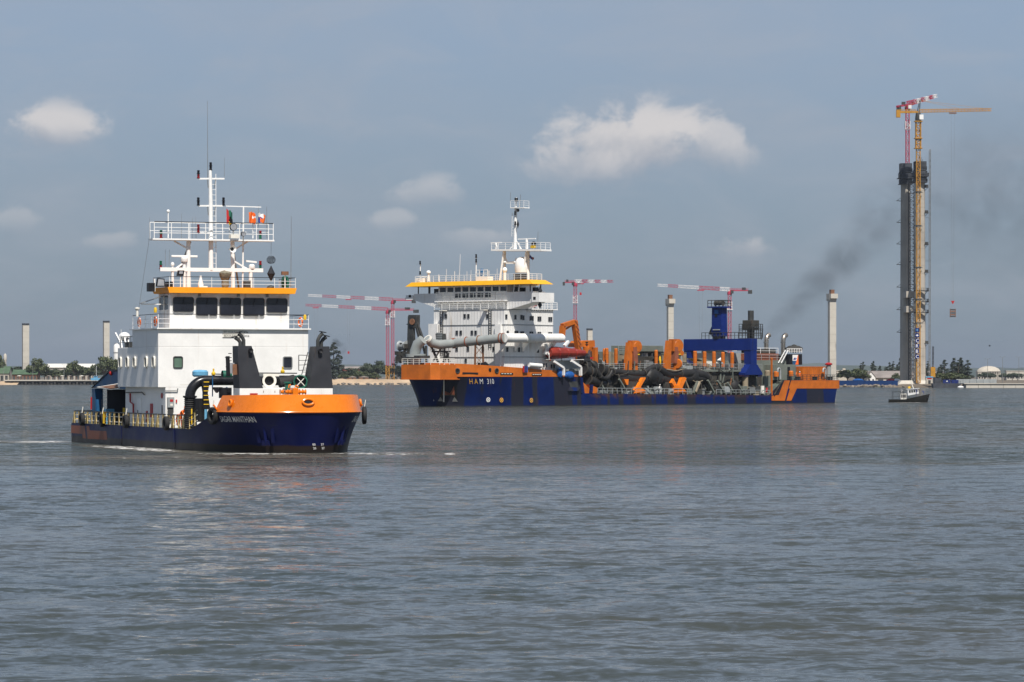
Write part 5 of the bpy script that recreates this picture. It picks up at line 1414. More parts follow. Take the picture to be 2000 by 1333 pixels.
# signal mast and its yards
XM = 26.3
b = MB(); b.bar((26.300, -5.417, 14.190), (26.300, 3.111, 14.203), 0.30); b.build('cross_beam', 'white_clean', S1)
for p, q, m_, r_2 in (((26.300, -3.060, 12.766), (26.300, -3.060, 16.524), 'white_clean', 0.17), ((26.300, 0.631, 12.800), (26.300, 0.588, 16.576), 'white_clean', 0.17), ((26.300, -3.397, 12.763), (26.300, -3.397, 14.886), 'white_clean', 0.12),
                      ((26.300, 2.104, 12.814), (26.300, 2.104, 14.253), 'white_clean', 0.15), ((26.300, -4.366, 12.754), (26.300, -4.366, 14.140), 'white_clean', 0.11), ((26.300, 1.441, 12.808), (26.300, 1.505, 19.301), 'white_clean', 0.07)):
    MB().tube([p, q], r_2, 10).build('post', m_, S1, True)
for p, q in (((26.300, -4.240, 14.182), (26.300, -3.524, 14.680)), ((26.300, 0.758, 14.895), (26.300, 1.911, 14.251)), ((26.300, -3.186, 15.909), (26.300, -4.240, 16.466)), ((26.300, 0.886, 15.923), (26.300, 1.869, 16.512)), ((25.400, -3.486, 14.299), (26.300, -2.891, 16.444)), ((25.200, 1.424, 12.834), (26.300, 0.673, 15.756))):
    MB().bar(p, q, 0.12).build('strut', 'steel' if p[0] < 26 else 'white_clean', S1)
zp = 16.632
MB().box(25.6, 27.0, -6.171, 3.884, zp - 0.12, zp).build('upper_platform', 'white_clean', S1)
railing('railing', [(26.95, -6.045, zp), (26.95, 3.798, zp)], 1.32, 'white_clean', S1, 3, 1.45, 0.03, 'black')
railing('railing', [(25.65, -6.045, zp), (25.65, 3.798, zp)], 1.32, 'white_clean', S1, 2, 2.9, 0.025)
MB().tube([(26.300, -1.198, 14.175), (26.300, -1.219, 19.416), (26.300, -1.262, 22.158)], [0.2, 0.17, 0.13], 12).build('mast', 'white_clean', S1, True)
ladder('mast_ladder', (26.300, -0.965, 14.301), (26.300, -0.986, 21.877), 0.38, 'white_clean', S1, (0, 1, 0), 0.4, 0.022)
for (xa, xb_, py_) in ((386, 438, 349.5), (388, 437, 402.5)):
    pa, pb = V((26.300, -2.299, 21.461)), V((26.300, -0.093, 21.507))
    if py_ > 390: pa, pb = V((26.300, -2.278, 19.295)), V((26.300, -0.115, 19.333))
    y_ = MB().bar(pa, pb, 0.13).build('yard', 'white_clean', S1)
    MB().bar(pa.lerp(pb, 0.68), pa.lerp(pb, 0.62) + V(0, 0, -0.75), 0.05).bar(pa.lerp(pb, 0.36), pa.lerp(pb, 0.40) + V(0, 0, -0.75), 0.05).build('strut', 'steel', y_)
for p, cols in (((26.300, -2.236, 21.483), ['lamp_red', 'lamp_black']), ((26.300, -2.244, 19.316), ['lamp_black', 'lamp_black']), ((26.300, -0.157, 19.353), ['lamp_black', 'lamp_black']), ((26.300, -1.219, 22.139), ['lamp_black', 'lamp_black']),
                ((26.300, -5.333, 14.211), ['lamp_red', 'lamp_green']), ((26.300, 2.918, 14.304), ['lamp_green', 'lamp_red']), ((26.300, -5.312, 16.654), ['lamp_red', 'lamp_green']), ((26.300, 2.918, 16.732), ['lamp_green', 'lamp_red']), ((26.900, -2.413, 17.123), ['lamp_red', 'lamp_red'])):
    lamp_stack(S1, p, cols, 0.14, 0.66)
MB().bar((26.900, -2.426, 17.122), (26.500, -1.340, 17.134), 0.08).build('lamp_arm', 'white_clean', S1)
for p, q, r_2 in (((26.300, -1.461, 21.458), (26.300, -1.486, 27.679), 0.028), ((26.300, -0.093, 21.527), (26.300, -0.072, 23.209), 0.018), ((26.300, -6.234, 16.641), (26.300, -6.255, 18.308), 0.02), ((26.300, -3.629, 16.679), (26.300, -3.629, 18.679), 0.02), ((26.300, 3.454, 16.781), (26.300, 3.454, 19.335), 0.03),
                  ((26.300, 2.725, 16.771), (26.300, 2.768, 19.447), 0.025), ((26.300, -2.722, 16.692), (26.300, -2.722, 18.408), 0.018), ((26.300, -2.426, 16.696), (26.300, -2.468, 18.412), 0.018), ((26.300, -4.955, 14.174), (26.300, -4.955, 15.763), 0.02), ((26.300, -4.661, 14.178), (26.300, -4.619, 15.768), 0.02),
                  ((25.500, 5.727, 12.867), (25.500, 5.770, 18.626), 0.03), ((26.300, -2.088, 12.775), (26.300, -2.088, 13.757), 0.03)):
    MB().tube([p, q], [r_2, r_2 * 0.5], 6).build('whip_antenna', 'steel', S1)
MB().tube([(26.300, -4.724, 16.663), (26.300, -4.724, 18.823)], 0.05, 6).build('antenna_pole', 'white_clean', S1); MB().ball((26.300, -4.724, 18.823), 0.14, 10).build('antenna_dome', 'white_clean', S1, True)
MB().bar((26.300, 0.034, 19.315), (26.300, 2.982, 19.286), 0.08).build('gaff', 'white_clean', S1)
MB().tube([(26.300, 2.297, 16.764), (26.300, 2.297, 18.657)], 0.05, 6).build('flag_staff', 'white_clean', S1)
# radar scanners, domes, horns, lights on the monkey island
MB().lathe([(0.26, 0), (0.3, 0.1), (0.3, 0.3), (0.16, 0.4), (0.01, 0.4)], (26.300, -3.397, 14.804), 12).build('radar_pedestal', 'white_clean', S1, True)
p = V((26.300, -3.397, 15.253)); MB().box(p.x - 0.09, p.x + 0.09, p.y - 1.08, p.y + 1.08, p.z - 0.08, p.z + 0.08).build('radar_scanner', 'white_clean', S1, bevel=0.03)
MB().lathe([(0.22, 0), (0.27, 0.1), (0.24, 0.32), (0.1, 0.4), (0.01, 0.4)], (26.300, 2.211, 14.296), 12).build('radar_pedestal', 'white_clean', S1, True)
p = V((26.300, 2.147, 14.829)); MB().prism([p + V(-0.1, -0.44, 0.04), p + V(0.1, -0.44, 0.04), p + V(0.1, 0.44, -0.05), p + V(-0.1, 0.44, -0.05)], (0, 0, 0.14)).build('radar_scanner', 'white_clean', S1)
for p, r_2 in (((26.300, -4.366, 14.222), 0.13), ((26.300, -4.366, 14.589), 0.15)): MB().ball(p, r_2, 10, (1, 1, 1.3)).build('satellite_dome', 'white_clean', S1, True)


def searchlight(p, r_2, m_='black', lens='lens'):
    p = V(p); s_ = MB().lathe([(0.01, -r_2 * 1.1), (r_2 * 0.6, -r_2), (r_2, -0.1), (r_2, 0.1), (r_2 * 0.9, 0.1)], p, 16, (1, 0.1, 0)).build('searchlight', m_, S1, True)
    MB().lathe([(0.01, 0.08), (r_2 * 0.9, 0.09)], p, 16, (1, 0.1, 0)).build('lens', lens, s_)
    MB().bar(p + V(0, 0, -r_2), p + V(0, 0, -r_2 - 0.4), 0.08).build('bracket', 'steel', s_)


searchlight((27.000, 0.447, 17.632), 0.30); searchlight((27.000, 1.277, 17.072), 0.19)
p = V((27.000, 0.511, 16.835)); MB().box(p.x - 0.3, p.x + 0.3, p.y - 0.34, p.y + 0.34, p.z - 0.12, p.z + 0.18).build('lamp_housing', 'cream', S1)
hn = MB().lathe([(0.06, -0.5), (0.08, -0.1), (0.16, 0.1), (0.27, 0.25), (0.29, 0.28)], (26.900, 0.349, 15.854), 18, (1, 0.1, 0)).build('horn', 'white_clean', S1, True)
MB().lathe([(0.01, 0.12), (0.13, 0.14)], (26.900, 0.349, 15.854), 14, (1, 0.1, 0)).build('mouth', 'black', hn)
b = MB(); p = V((27.600, -4.052, 13.862)); b.prism([p + V(0, -0.30, -0.22), p + V(0, 0.24, -0.22), p + V(0, 0.30, 0.22), p + V(0, -0.20, 0.22)], (-0.25, 0, 0)); fl = b.build('floodlight', 'black', S1)
MB().prism([p + V(.01, -0.14, -0.05), p + V(.01, 0.16, -0.05), p + V(.01, 0.18, 0.16), p + V(.01, -0.10, 0.16)], (0.01, 0, 0)).build('lens', 'lens', fl); MB().bar(p + V(-0.1, 0, -0.2), (p.x - 0.1, p.y, ZD), 0.06).build('post', 'white_clean', fl)
p = V((27.600, 4.579, 13.935)); fl = MB().box(p.x - 0.15, p.x + 0.15, p.y - 0.27, p.y + 0.27, p.z - 0.12, p.z + 0.16).build('floodlight', 'wood_brown', S1); MB().bar(p, (p.x, p.y, ZD), 0.06).build('post', 'white_clean', fl)
p = V((28.000, -5.792, 13.104)); fl = MB().prism([p + V(0, -0.36, -0.34), p + V(0, 0.36, -0.34), p + V(0, 0.3, 0.3), p + V(0, -0.24, 0.34)], (-0.3, 0, 0)).build('floodlight', 'black', S1); MB().prism([p + V(.01, -0.28, -0.26), p + V(.01, 0.28, -0.26), p + V(.01, 0.24, 0.22), p + V(.01, -0.2, 0.26)], (0.01, 0, 0)).build('lens', 'lens', fl)
p = V((27.000, -6.337, 12.719)); MB().box(p.x - 0.3, p.x + 0.3, p.y - 0.26, p.y + 0.26, p.z - 0.32, p.z + 0.36).build('sidelight_board', 'black', S1); MB().bar((27.000, -6.024, 13.411), (27.000, -6.024, 12.397), 0.1).bar((27.000, -6.274, 12.415), (27.000, -5.982, 12.417), 0.06).build('sidelight_bracket', 'white_clean', S1)
MB().box(27.0, 27.6, -5.187, -4.684, ZD, ZD + 0.45).build('locker', 'black', S1)
MB().box(26.8, 27.4, 1.319, 1.788, ZD, ZD + 0.62).build('cooling_unit', 'dark_steel', S1)
b = MB(); p = V((27.200, -0.270, 12.770)); rs = random.Random(2)
b.lathe([(0.22, 0), (0.30, 0.25), (0.28, 0.6), (0.42, 0.85), (0.50, 1.15), (0.36, 1.28), (0.05, 1.34)], p, 14); b.v = [(x, y + rs.uniform(-.05, .05), z + rs.uniform(-.04, .04)) for x, y, z in b.v]; b.build('covered_monitor', 'canvas', S1, True)
MB().lathe([(0.2, 0), (0.24, 0.2), (0.1, 0.7), (0.08, 0.9), (0.01, 0.9)], (27.200, -2.300, 12.792), 12).build('compass_stand', 'white_clean', S1, True); MB().box(27.0, 27.5, -2.497, -1.821, ZD, ZD + 0.12).build('compass_base', 'white_clean', S1)
MB().lathe([(0.3, 0), (0.34, 0.5), (0.25, 0.85), (0.05, 0.95)], (26.800, 4.848, 12.827), 12).build('ventilator', 'green_drum', S1, True); MB().lathe([(0.35, 0), (0.3, 0.12), (0.08, 0.22), (0.01, 0.22)], (27.500, 3.432, 12.756), 14).build('hatch_cover', 'dark_steel', S1, True)
MB().bar((26.300, -6.296, 16.478), (24.000, -6.527, 11.068), 0.02).bar((26.300, 3.819, 16.622), (26.300, 3.819, 15.468), 0.02).build('halyard', 'steel', S1)
# bridge-wing details
for yy, sx in ((-7.442, 1),):
    MB().lathe([(0.1, 0), (0.1, 0.5), (0.2, 0.6), (0.2, 0.7), (0.01, 0.75)], (27, yy, ZU + 1.0), 10).build('binnacle', 'cream', S1, True)
for p in ((28.750, -6.431, 10.901), (28.750, 5.893, 10.249)):
    f_ = MB().lathe([(0.01, -0.22), (0.12, -0.2), (0.13, 0.1), (0.08, 0.2), (0.01, 0.22)], (p[0], p[1], max(p[2], ZU + 1.0)), 10).build('float_light', 'yellow', S1, True)
life_ring(S1, (22.6, -6.12, ZU + 0.62), 'orange life ring on the left bridge-deck rail of the near ship', 0.0, 0, 0.33); life_ring(S1, (27.6, -6.12, ZU + 0.62), 'orange life ring beside the wheelhouse, left side of the near ship', 0.0, 0, 0.33); life_ring(S1, (28.2, 5.7, ZU + 0.62), 'orange life ring on the right bridge-deck rail of the near ship', 0.15, 0, 0.33)
# liferaft, davit and frame behind the upper tier
MB().ball((13.559, -5.000, 8.974), 0.62, 14, (1.25, 0.75, 0.62)).build('rescue_boat_cover', 'white_clean', S1, True)
for p, q in (((14.264, -5.400, 8.032), (13.588, -5.400, 9.100)), ((15.772, -5.400, 8.021), (15.104, -5.400, 8.871)), ((16.438, -5.400, 8.015), (16.272, -5.400, 8.691)), ((11.182, -5.000, 9.000), (12.375, -5.000, 8.389)), ((10.582, -5.000, 9.307), (12.035, -5.000, 8.606))): MB().bar(p, q, 0.12).build('davit', 'white_clean', S1)
MB().box(17.2, 18.6, -5.9, -4.6, ZT, ZT + 0.45).build('cradle', 'dark_steel', S1)
t = thing('pennant', 'red pennant at the aft end of the near ship deckhouse', 'flag'); on(S1, t, (12.460, -5.000, 9.285)); MB().add([(0, 0, 0), (0, 0, -0.46), (1.3, 0.05, -0.38), (1.25, 0.02, -0.3)], [(0, 1, 2, 3)]).build('cloth', 'red', t); MB().bar((0, 0, 0.3), (0, 0, -0.9), 0.03).build('staff', 'white_clean', t)

# winch shelter at the stern
y_ = -4.7
b = MB()
ws = [(1.446, -4.700, 2.825), (1.446, -4.700, 4.727), (7.414, -4.700, 6.047), (10.014, -4.700, 6.259)]
b.prism([(ws[1][0], y_, ws[1][2]), (ws[2][0], y_, ws[2][2]), (15.9, y_, ws[3][2]), (15.9, y_, ws[1][2] - 0.15)], (0, 9.4, 0)); b.build('stern_shelter', 'teal_blue', S1)
MB().prism([(ws[1][0] - 0.1, y_ - 0.1, ws[1][2] - 0.05), (ws[2][0], y_ - 0.1, ws[2][2]), (15.95, y_ - 0.1, ws[3][2] + 0.05), (15.95, y_ - 0.1, ws[3][2] + 0.18), (ws[2][0] - 0.1, y_ - 0.1, ws[2][2] + 0.14)], (0, 9.6, 0)).build('shelter_roof', 'funnel', S1)
for yy in (y_ + 0.3, 4.4):
    MB().box(ws[0][0], ws[0][0] + 1.1, yy - 0.35, yy + 0.35, 1.6, ws[1][2] - 0.1).build('shelter_post', 'teal_blue', S1)
MB().box(14.9, 15.4, y_ + 0.1, 4.4, 1.6, ws[1][2] - 0.16).build('shelter_bulkhead', 'formwork', S1)
MB().box(3.75, 3.95, -4.0, 3.88, 1.6, ws[1][2] - 0.17).build('shelter_bulkhead', 'formwork', S1)  # dark wall added across the aft end so the inside looks shaded
MB().box(3.8, 15.0, 3.9, 4.1, 1.6, ws[1][2] - 0.17).build('shelter_bulkhead', 'formwork', S1)  # dark wall added on the port side, keeps the opening dark
MB().ball((8.134, -4.750, 5.938), 0.2, 10).build('ventilator', 'red', S1, True)
MB().prism([(6.486, -5.600, 4.722), (13.857, -5.600, 5.042), (16.305, -6.100, 4.690), (13.258, -6.100, 4.552)], (0, 0, 0.06)).build('awning_flap', 'cream', S1)
MB().prism([(7.442, -5.640, 4.712), (13.674, -5.640, 4.978), (15.802, -6.100, 4.722), (13.258, -6.100, 4.603)], (0, 0, 0.075)).build('awning_lining', 'wood_brown', S1)
MB().box(6.8, 8.0, -3.4, -2.2, 1.6, 3.0).build('cabinet', 'yellow', S1); MB().box(11.0, 14.0, -4.2, -3.0, 1.6, 3.3).build('cabinet', 'red', S1); MB().box(5.2, 5.9, -4.6, -3.9, 1.6, 2.9).build('cabinet', 'sky_blue', S1)
MB().tube([(3.001, -5.200, 2.841), (3.091, -5.200, 3.897)], 0.07, 8).build('standpipe', 'red', S1, True)
MB().lathe([(0.3, -0.5), (0.3, 0.5)], (3.2, -4.6, 3.2), 10).build('drum', 'teal_blue', S1)

# starboard and port bulwark rail: cream braced stanchions under a black top rail
stm = MB().prism([(-0.12, 0, 0), (0.12, 0, 0), (0.08, 0, 1.02), (-0.08, 0, 1.02)], (0, 0.12, 0))
stm.bar((-0.55, 0.05, 0.0), (0.0, 0.05, 0.85), 0.14); st_a = stm.mesh('stanchion', 'post_yellow')
st_b = MB().prism([(-0.12, 0, 0), (0.12, 0, 0), (0.10, 0, 1.0), (-0.10, 0, 1.0)], (0, 0.10, 0)).mesh('stanchion', 'post_yellow')
for sgn in (-1, 1):
    for i in range(26):
        x = 0.6 + i * 1.53; z = ztop1(x)
        inst('stanchion', st_a if i % 3 != 1 else st_b, S1, (x, 6.05 * sgn - (0.05 if sgn > 0 else 0.05), z))
    prs = [(x, 6.05 * sgn, ztop1(x)) for x in (0.4, 10, 20, 30, 37.8, 39.5)]
    for dz, r_2, m_ in ((1.03, 0.05, 'black'), (0.68, 0.025, 'white_clean'), (0.25, 0.025, 'white_clean')):
        MB().tube([(x, y, z + dz) for x, y, z in prs], r_2, 6).build('rail', m_, S1)
railing('railing', [(0.3, -6.0, 1.66), (0.3, 6.0, 1.66)], 1.03, 'post_yellow', S1, 3, 1.5, 0.05, 'black')
for px, lab in ((0, 'tyre with a sunlit grey face nearest the stern of the near ship'), (1, 'tyre with a yellow jacket draped over it on the near ship rail'), (2, 'black tyre on the near ship rail below the deckhouse'), (3, 'black tyre on the near ship rail just aft of the black hose')):
    x = (4.461, 11.539, 19.292, 31.726)[px]
    tyre(S1, (x, -6.38, 2.02), lab, 'tyres hung along the near ship', 0, 0.56, 0.34)
for x in (8.0, 22.0, 34.0): tyre(S1, (x, 6.38, 2.0), 'black tyre on the far side rail of the near ship', 'tyres on the far side of the near ship', 0, 0.56, 0.34)
p, nrm = H1.walker(2.7)[0](SL - 9.9)
tyre(S1, (p.x, -p.y - 0.20, 2.72), 'large grey tyre at the left end of the orange bow bulwark', 'tyres hung along the near ship', R(12), 0.66, 0.36)
tyre(S1, (43.6, 5.93, 2.72), 'black tyre hanging off the right side of the bow', 'tyres hung along the near ship', R(-14), 0.68, 0.30)
t = thing('work_jacket', 'yellow work jacket draped over a tyre on the near ship rail', 'jacket'); on(S1, t, (12.759, -6.55, 1.95))
b = MB(); b.grid([[(-0.22 + 0.1 * i, -0.06 * math.sin(i * 1.4), 0.78 - 0.16 * j + 0.02 * math.sin(i * 2 + j)) for i in range(5)] for j in range(7)]); b.grid([[(-0.22 + 0.1 * i, 0.16 - 0.03 * math.sin(i * 1.4), 0.78 - 0.12 * j) for i in range(5)] for j in range(5)]); b.grid([[(-0.22 + 0.1 * i, (-0.02, 0.16)[k], 0.78) for i in range(5)] for k in range(2)]); b.build('cloth', 'yellow', t, True)
person('person', 'person in orange coveralls bending beside the black hose on the near ship', world_of(S1, (31.677, -5.2, 1.66)), -1.2043 + R(30), 'orange_cloth', 'orange_cloth', 'bend', 'orange_cloth', 1.75)
life_ring(S1, (33.5, -5.9, 2.3), 'orange life ring lying inside the near ship side rail', 0.0, 0, 0.4)

# discharge pipe arch on the foredeck
XP = 37.0
c0 = V((37.000, -5.923, 4.132)); ca = V((37.000, -4.543, 5.366))
rr = ca.z - c0.z
pts = [V(c0.x, c0.y, 1.7), V(c0.x, c0.y, c0.z)] + arc((c0.x, c0.y + rr, c0.z), rr, math.pi, math.pi / 2, 10, (0, 1, 0), (0, 0, 1))[1:] + [V(c0.x, 4.6, ca.z)]
MB().tube(pts, 0.385, 20).build('discharge_pipe', 'hose', S1, True)
hz = MB()
prof = []
for i in range(15):
    z = 1.75 + i * 0.16; prof += [(0.40, z), (0.45, z + 0.03), (0.45, z + 0.09), (0.40, z + 0.12)]
hz.lathe(prof, (c0.x, c0.y, 0), 20).build('ribbed_hose', 'rubber', S1, True, ang=60)
MB().lathe([(0.40, 0), (0.54, 0), (0.54, 0.14), (0.40, 0.14)], (c0.x, c0.y, c0.z - 0.08), 20).build('flange', 'hose', S1)
MB().bar((c0.x + 0.46, c0.y, 2.0), (c0.x + 0.46, c0.y, 3.2), 0.09).build('marker_strip', 'yellow', S1)
# ladder-like trestle with yellow treads
z_ = 2.9
tr = MB(); tl, tm_, tb_ = [(V((38.000, -5.273, 5.309)), V((38.000, -4.625, 5.309))), (V((38.000, -5.111, 4.410)), V((38.000, -4.787, 4.409))), (V((38.000, -5.151, 3.159)), V((38.000, -4.584, 3.157)))]
for a, c in ((tl, tm_), (tm_, tb_)):
    tr.prism([a[0], a[1], c[1], c[0]], (-0.35, 0, 0))
tr.build('trestle', 'black', S1)
for i, py_ in enumerate((746.5, 755.2, 764, 772.5, 781.5, 790.5)):
    z = 5.250 - i * 8.8 / 25.8
    MB().box(38.02, 38.06, -5.131, -4.706, z - 0.03, z + 0.03).build('tread', 'yellow', S1)
MB().tube([(37.6, -5.354, 2.2), (37.6, -5.354, 4.0)], 0.42, 10).build('bollard_post', 'black', S1, True)
MB().tube([(36.2, -5.355, 1.7), (36.2, -5.355, 3.9)], 0.22, 10).build('grey_column', 'grey_paint', S1, True)
MB().lathe([(0.5, 0), (0.62, 0.12), (0.62, 0.4), (0.5, 0.52), (0.01, 0.55)], (34.000, -4.264, 5.640), 18).build('ventilator_cap', 'sky_blue', S1, True)
MB().tube([(34, -3.894, 1.7), (34, -3.894, 5.541)], 0.2, 10).build('ventilator_trunk', 'sky_blue', S1, True)
for p in ((37.000, -4.054, 5.818), (37.000, 1.485, 5.977)):
    f_ = MB().lathe([(0.05, -0.1), (0.16, 0), (0.16, 0.12), (0.06, 0.25), (0.07, 0.45), (0.01, 0.46)], p, 10).build('deck_lamp', 'yellow', S1, True)
MB().tube([(37.000, -4.136, 5.857), (37.000, -3.117, 5.838)], 0.05, 6).build('pipe_stay', 'black', S1); MB().tube([(36.000, -0.152, 5.938), (36.000, 2.957, 5.919)], 0.05, 6).build('pipe_stay', 'black', S1)
MB().lathe([(0.36, 0), (0.36, 0.7), (0.05, 0.75)], (37.000, -3.362, 5.779), 14, (0, 1, 0)).build('hose_reel', 'green_drum', S1, True)
MB().bar((37.500, -4.279, 5.700), (37.500, -4.279, 4.132), 0.07).bar((38.000, -3.895, 4.408), (38.000, -3.244, 4.838), 0.1).build('hand_rail', 'teal_blue', S1)
MB().prism([(38.000, -4.341, 4.839), (38.000, -3.610, 4.838), (38.000, -4.017, 4.408)], (-0.5, 0, 0)).build('gusset', 'black', S1)
MB().lathe([(0.5, 0), (0.5, 0.8), (0.01, 0.8)], (38.000, -3.407, 4.015), 14).build('mooring_drum', 'hose', S1, True)

# engine casing with two raked funnels
b = MB(); b.box(41.1, 42.8, -3.683, 3.674, 3.0, 4.776); b.build('engine_casing', 'white', S1, bevel=0.02)
f1 = [(42.800, -3.683, 4.784), (42.800, -1.838, 4.781), (42.800, -2.741, 7.974), (42.800, -3.843, 7.971)]
f2 = [(42.800, 1.821, 4.777), (42.800, 3.674, 4.774), (42.800, 3.409, 7.955), (42.800, 2.288, 7.952)]
for f_, nm in ((f1, 'left'), (f2, 'right')):
    lo_ = [V(p) for p in f_]; cz = 1.0
    b = MB(); b.add([lo_[0], lo_[1], lo_[2], lo_[3], lo_[0] + V(-1.7, 0, 0), lo_[1] + V(-1.7, 0, 0), lo_[2] + V(-1.35, 0, 0), lo_[3] + V(-1.35, 0, 0)],
                    [(0, 1, 2, 3), (5, 4, 7, 6), (4, 0, 3, 7), (1, 5, 6, 2), (3, 2, 6, 7)])
    fu = b.build('funnel', 'funnel', S1)
    y0, y1, zt = lo_[3].y, lo_[2].y, lo_[2].z
    sgn = -1 if nm == 'left' else 1
    for k_, (fy, fx, h_) in enumerate(((0.25, 0.3, 0.62), (0.62, 0.7, 0.95))):
        if nm == 'right': fy = 1 - fy
        by = y0 + (y1 - y0) * (0.3 if k_ == 0 else 0.66); bx = lo_[2].x - 0.45 - 0.4 * k_
        if nm == 'right': h_ = 1.0 - 0.28 * k_
        ex_ = MB().tube([(bx, by, zt - 0.1), (bx, by, zt + h_ * 0.45), (bx, by + 0.14 * sgn, zt + h_ * 0.75), (bx, by + 0.38 * sgn, zt + h_)], 0.145, 10).build('exhaust_pipe', 'dark_steel', S1, True)
        MB().prism([(bx - 0.2, by + 0.15 * sgn, zt + h_ + 0.12), (bx + 0.2, by + 0.15 * sgn, zt + h_ + 0.12), (bx + 0.2, by + 0.62 * sgn, zt + h_ + 0.02), (bx - 0.2, by + 0.62 * sgn, zt + h_ + 0.02)], (0, 0.02 * sgn, 0.05)).build('rain_flap', 'black', ex_)
    MB().lathe([(0.17, 0), (0.17, 0.25), (0.01, 0.2)], (lo_[2].x + 0.05, y1 - 0.12 if nm == 'left' else y0 + 0.35, zt - 0.35), 12, (1, 0, 0)).build('floodlight', 'black', fu, True)
b = MB()
for z, w in ((7.4, .25), (7.1, .5), (6.85, .3), (6.4, .45), (6.0, .3), (5.7, .5)): b.bar((42.2, f1[3][1] - 0.3, z), (42.2, f1[3][1] - 0.3 - w, z), 0.06)
b.tube([(42.2, f1[3][1] - 0.55, 5.7), (42.2, f1[3][1] - 0.6, 7.2)], 0.16, 8); b.build('deck_light_bracket', 'black', S1)
MB().box(42.0, 42.3, f1[3][1] - 0.45, f1[3][1] - 0.1, 5.9, 6.7).build('floodlight', 'lens', S1); MB().box(42.3, 42.36, f1[3][1] - 0.25, f1[3][1] + 0.1, 5.8, 6.6).build('floodlight_shade', 'wood_brown', S1)
ladder('casing_ladder', (41.500, 1.764, 5.700), (41.500, 2.295, 7.533), 0.35, 'black', S1, (0.4, 1, 0), 0.3, 0.025)
b = MB(); p0, p1, p2, p3 = V((41.200, 1.471, 6.129)), V((41.200, 1.471, 7.299)), V((41.200, 2.145, 7.281)), V((41.200, 2.022, 6.168))
b.bar(p0, p1, .05).bar(p1, p2, .05).bar(p0, p3, .05).bar(p0.lerp(p1, .35), p3.lerp(p2, .35), .04).bar(p0.lerp(p1, .65), p3.lerp(p2, .65), .04).build('casing_railing', 'black', S1)
MB().box(42.81, 42.9, -2.882, -2.300, 4.2, 4.408).build('hydrant_box', 'red', S1)
for py_, (a_, c_) in ((0, (514, 515)), (1, (537, 538))): MB().box(42.80, 42.83, -1.838 + py_ * 0.9, -1.797 + py_ * 0.9, 4.45, 4.6).build('bolt', 'wood_brown', S1)
# flanged spare pipe, hose drum and windlass between the funnels
p = V((41.500, -0.959, 5.351))
MB().lathe([(0.36, -1.2), (0.38, -0.06), (0.54, -0.06), (0.54, 0.08), (0.37, 0.08), (0.34, -1.0), (0.01, -1.0)], p, 22, (1, -0.15, 0)).build('flanged_pipe', 'cream', S1, True)
MB().lathe([(0.01, -0.25), (0.35, -0.25)], p, 18, (1, -0.15, 0)).build('pipe_bore', 'black', S1)
MB().box(40.2, 41.3, -1.374, -0.116, 5.681, 5.875).build('pipe_saddle', 'cream', S1)
p = V((41.800, 1.425, 5.272))
hd = MB().lathe([(0.5, -1.5), (0.52, -0.1), (0.55, 0.05), (0.48, 0.08), (0.42, -0.05), (0.40, -1.0), (0.01, -1.0)], p, 18, (1, -0.35, 0)).build('hose_drum', 'green_drum', S1, True)
MB().lathe([(0.01, -0.3), (0.40, -0.3)], p, 16, (1, -0.35, 0)).build('bore', 'black', hd); MB().bar(p + V(.05, -.3, -.3), p + V(.05, .3, .3), .05).bar(p + V(.05, -.3, .3), p + V(.05, .3, -.3), .05).build('spoke', 'cream', hd)
MB().tube([V((40.500, 0.119, 5.193)), V((40.500, 1.343, 5.426))], 0.4, 14).build('hose_bundle', 'rubber', S1, True)
MB().lathe([(0.2, 0), (0.22, 0.6), (0.30, 0.62), (0.30, 0.72), (0.01, 0.74)], (43.200, -0.026, 4.541), 14).build('ventilator', 'green_drum', S1, True)
wl_ = MB().box(44.0, 44.8, -0.113, 0.330, 3.0, 4.814).build('windlass', 'orange', S1, bevel=0.04)
for pxs in (((44.200, -0.818, 4.508), 0.22), ((44.200, -0.457, 4.507), 0.20), ((44.200, -0.216, 4.507), 0.25), ((44.200, 0.469, 4.506), 0.25), ((44.200, 0.711, 4.505), 0.18), ((44.200, 0.953, 4.505), 0.22)):
    MB().lathe([(0.01, -0.12), (pxs[1], -0.12), (pxs[1] * 0.6, -0.05), (pxs[1] * 0.6, 0.05), (pxs[1], 0.12), (0.01, 0.12)], pxs[0], 14, (0, 1, 0)).build('drum', 'orange', wl_, True)
MB().bar((44.200, -0.899, 4.508), (44.200, 1.074, 4.505), 0.12).build('shaft', 'dark_steel', wl_); MB().tube([(44.000, -0.194, 4.814), (44.000, -0.194, 5.007), (44.000, -0.033, 5.045)], 0.05, 6).build('brake_handle', 'orange', wl_); MB().tube([(44.000, 0.290, 4.813), (44.000, 0.370, 5.006), (44.000, 0.572, 4.890)], 0.05, 6).build('brake_handle', 'orange', wl_)

# flags and day shapes
cloth_flag(S1, 'flag', 'green, black and red national flag hanging limp beside the mast', (26.600, 0.011, 19.055), 0.62, 1.15, R(90), ['green_drum', 'black', 'red', 'yellow'], lambda u, v: 2 if u < 0.35 - abs(v - .5) * 0.2 else (0 if v < 0.45 else (1 if v < 0.8 else 3)), 0.12, 0.5, 1)
cloth_flag(S1, 'flag', 'plain orange house flag curling on a staff above the near ship', (26.600, 1.865, 18.882), 0.62, 0.9, R(90), ['orange_cloth', 'white_cloth'], lambda u, v: 1 if (u > .55 and .3 < v < .5) else 0, 0.2, 0.15, 3)
cloth_flag(S1, 'flag', 'white, blue and orange flag at the right of the near ship mast', (26.600, 2.656, 18.814), 0.66, 0.75, R(90), ['white_cloth', 'blue_cloth', 'orange_cloth'], lambda u, v: 0 if v < .45 and u < .75 else (1 if (u < .3 or (.3 < u < .6 and v < .5)) else 2), 0.2, 0.3, 5)
t = thing('day_shape', 'black rounded day shape hanging above a diamond one', 'day shape'); on(S1, t, (26.300, 3.819, 15.056)); b = MB()
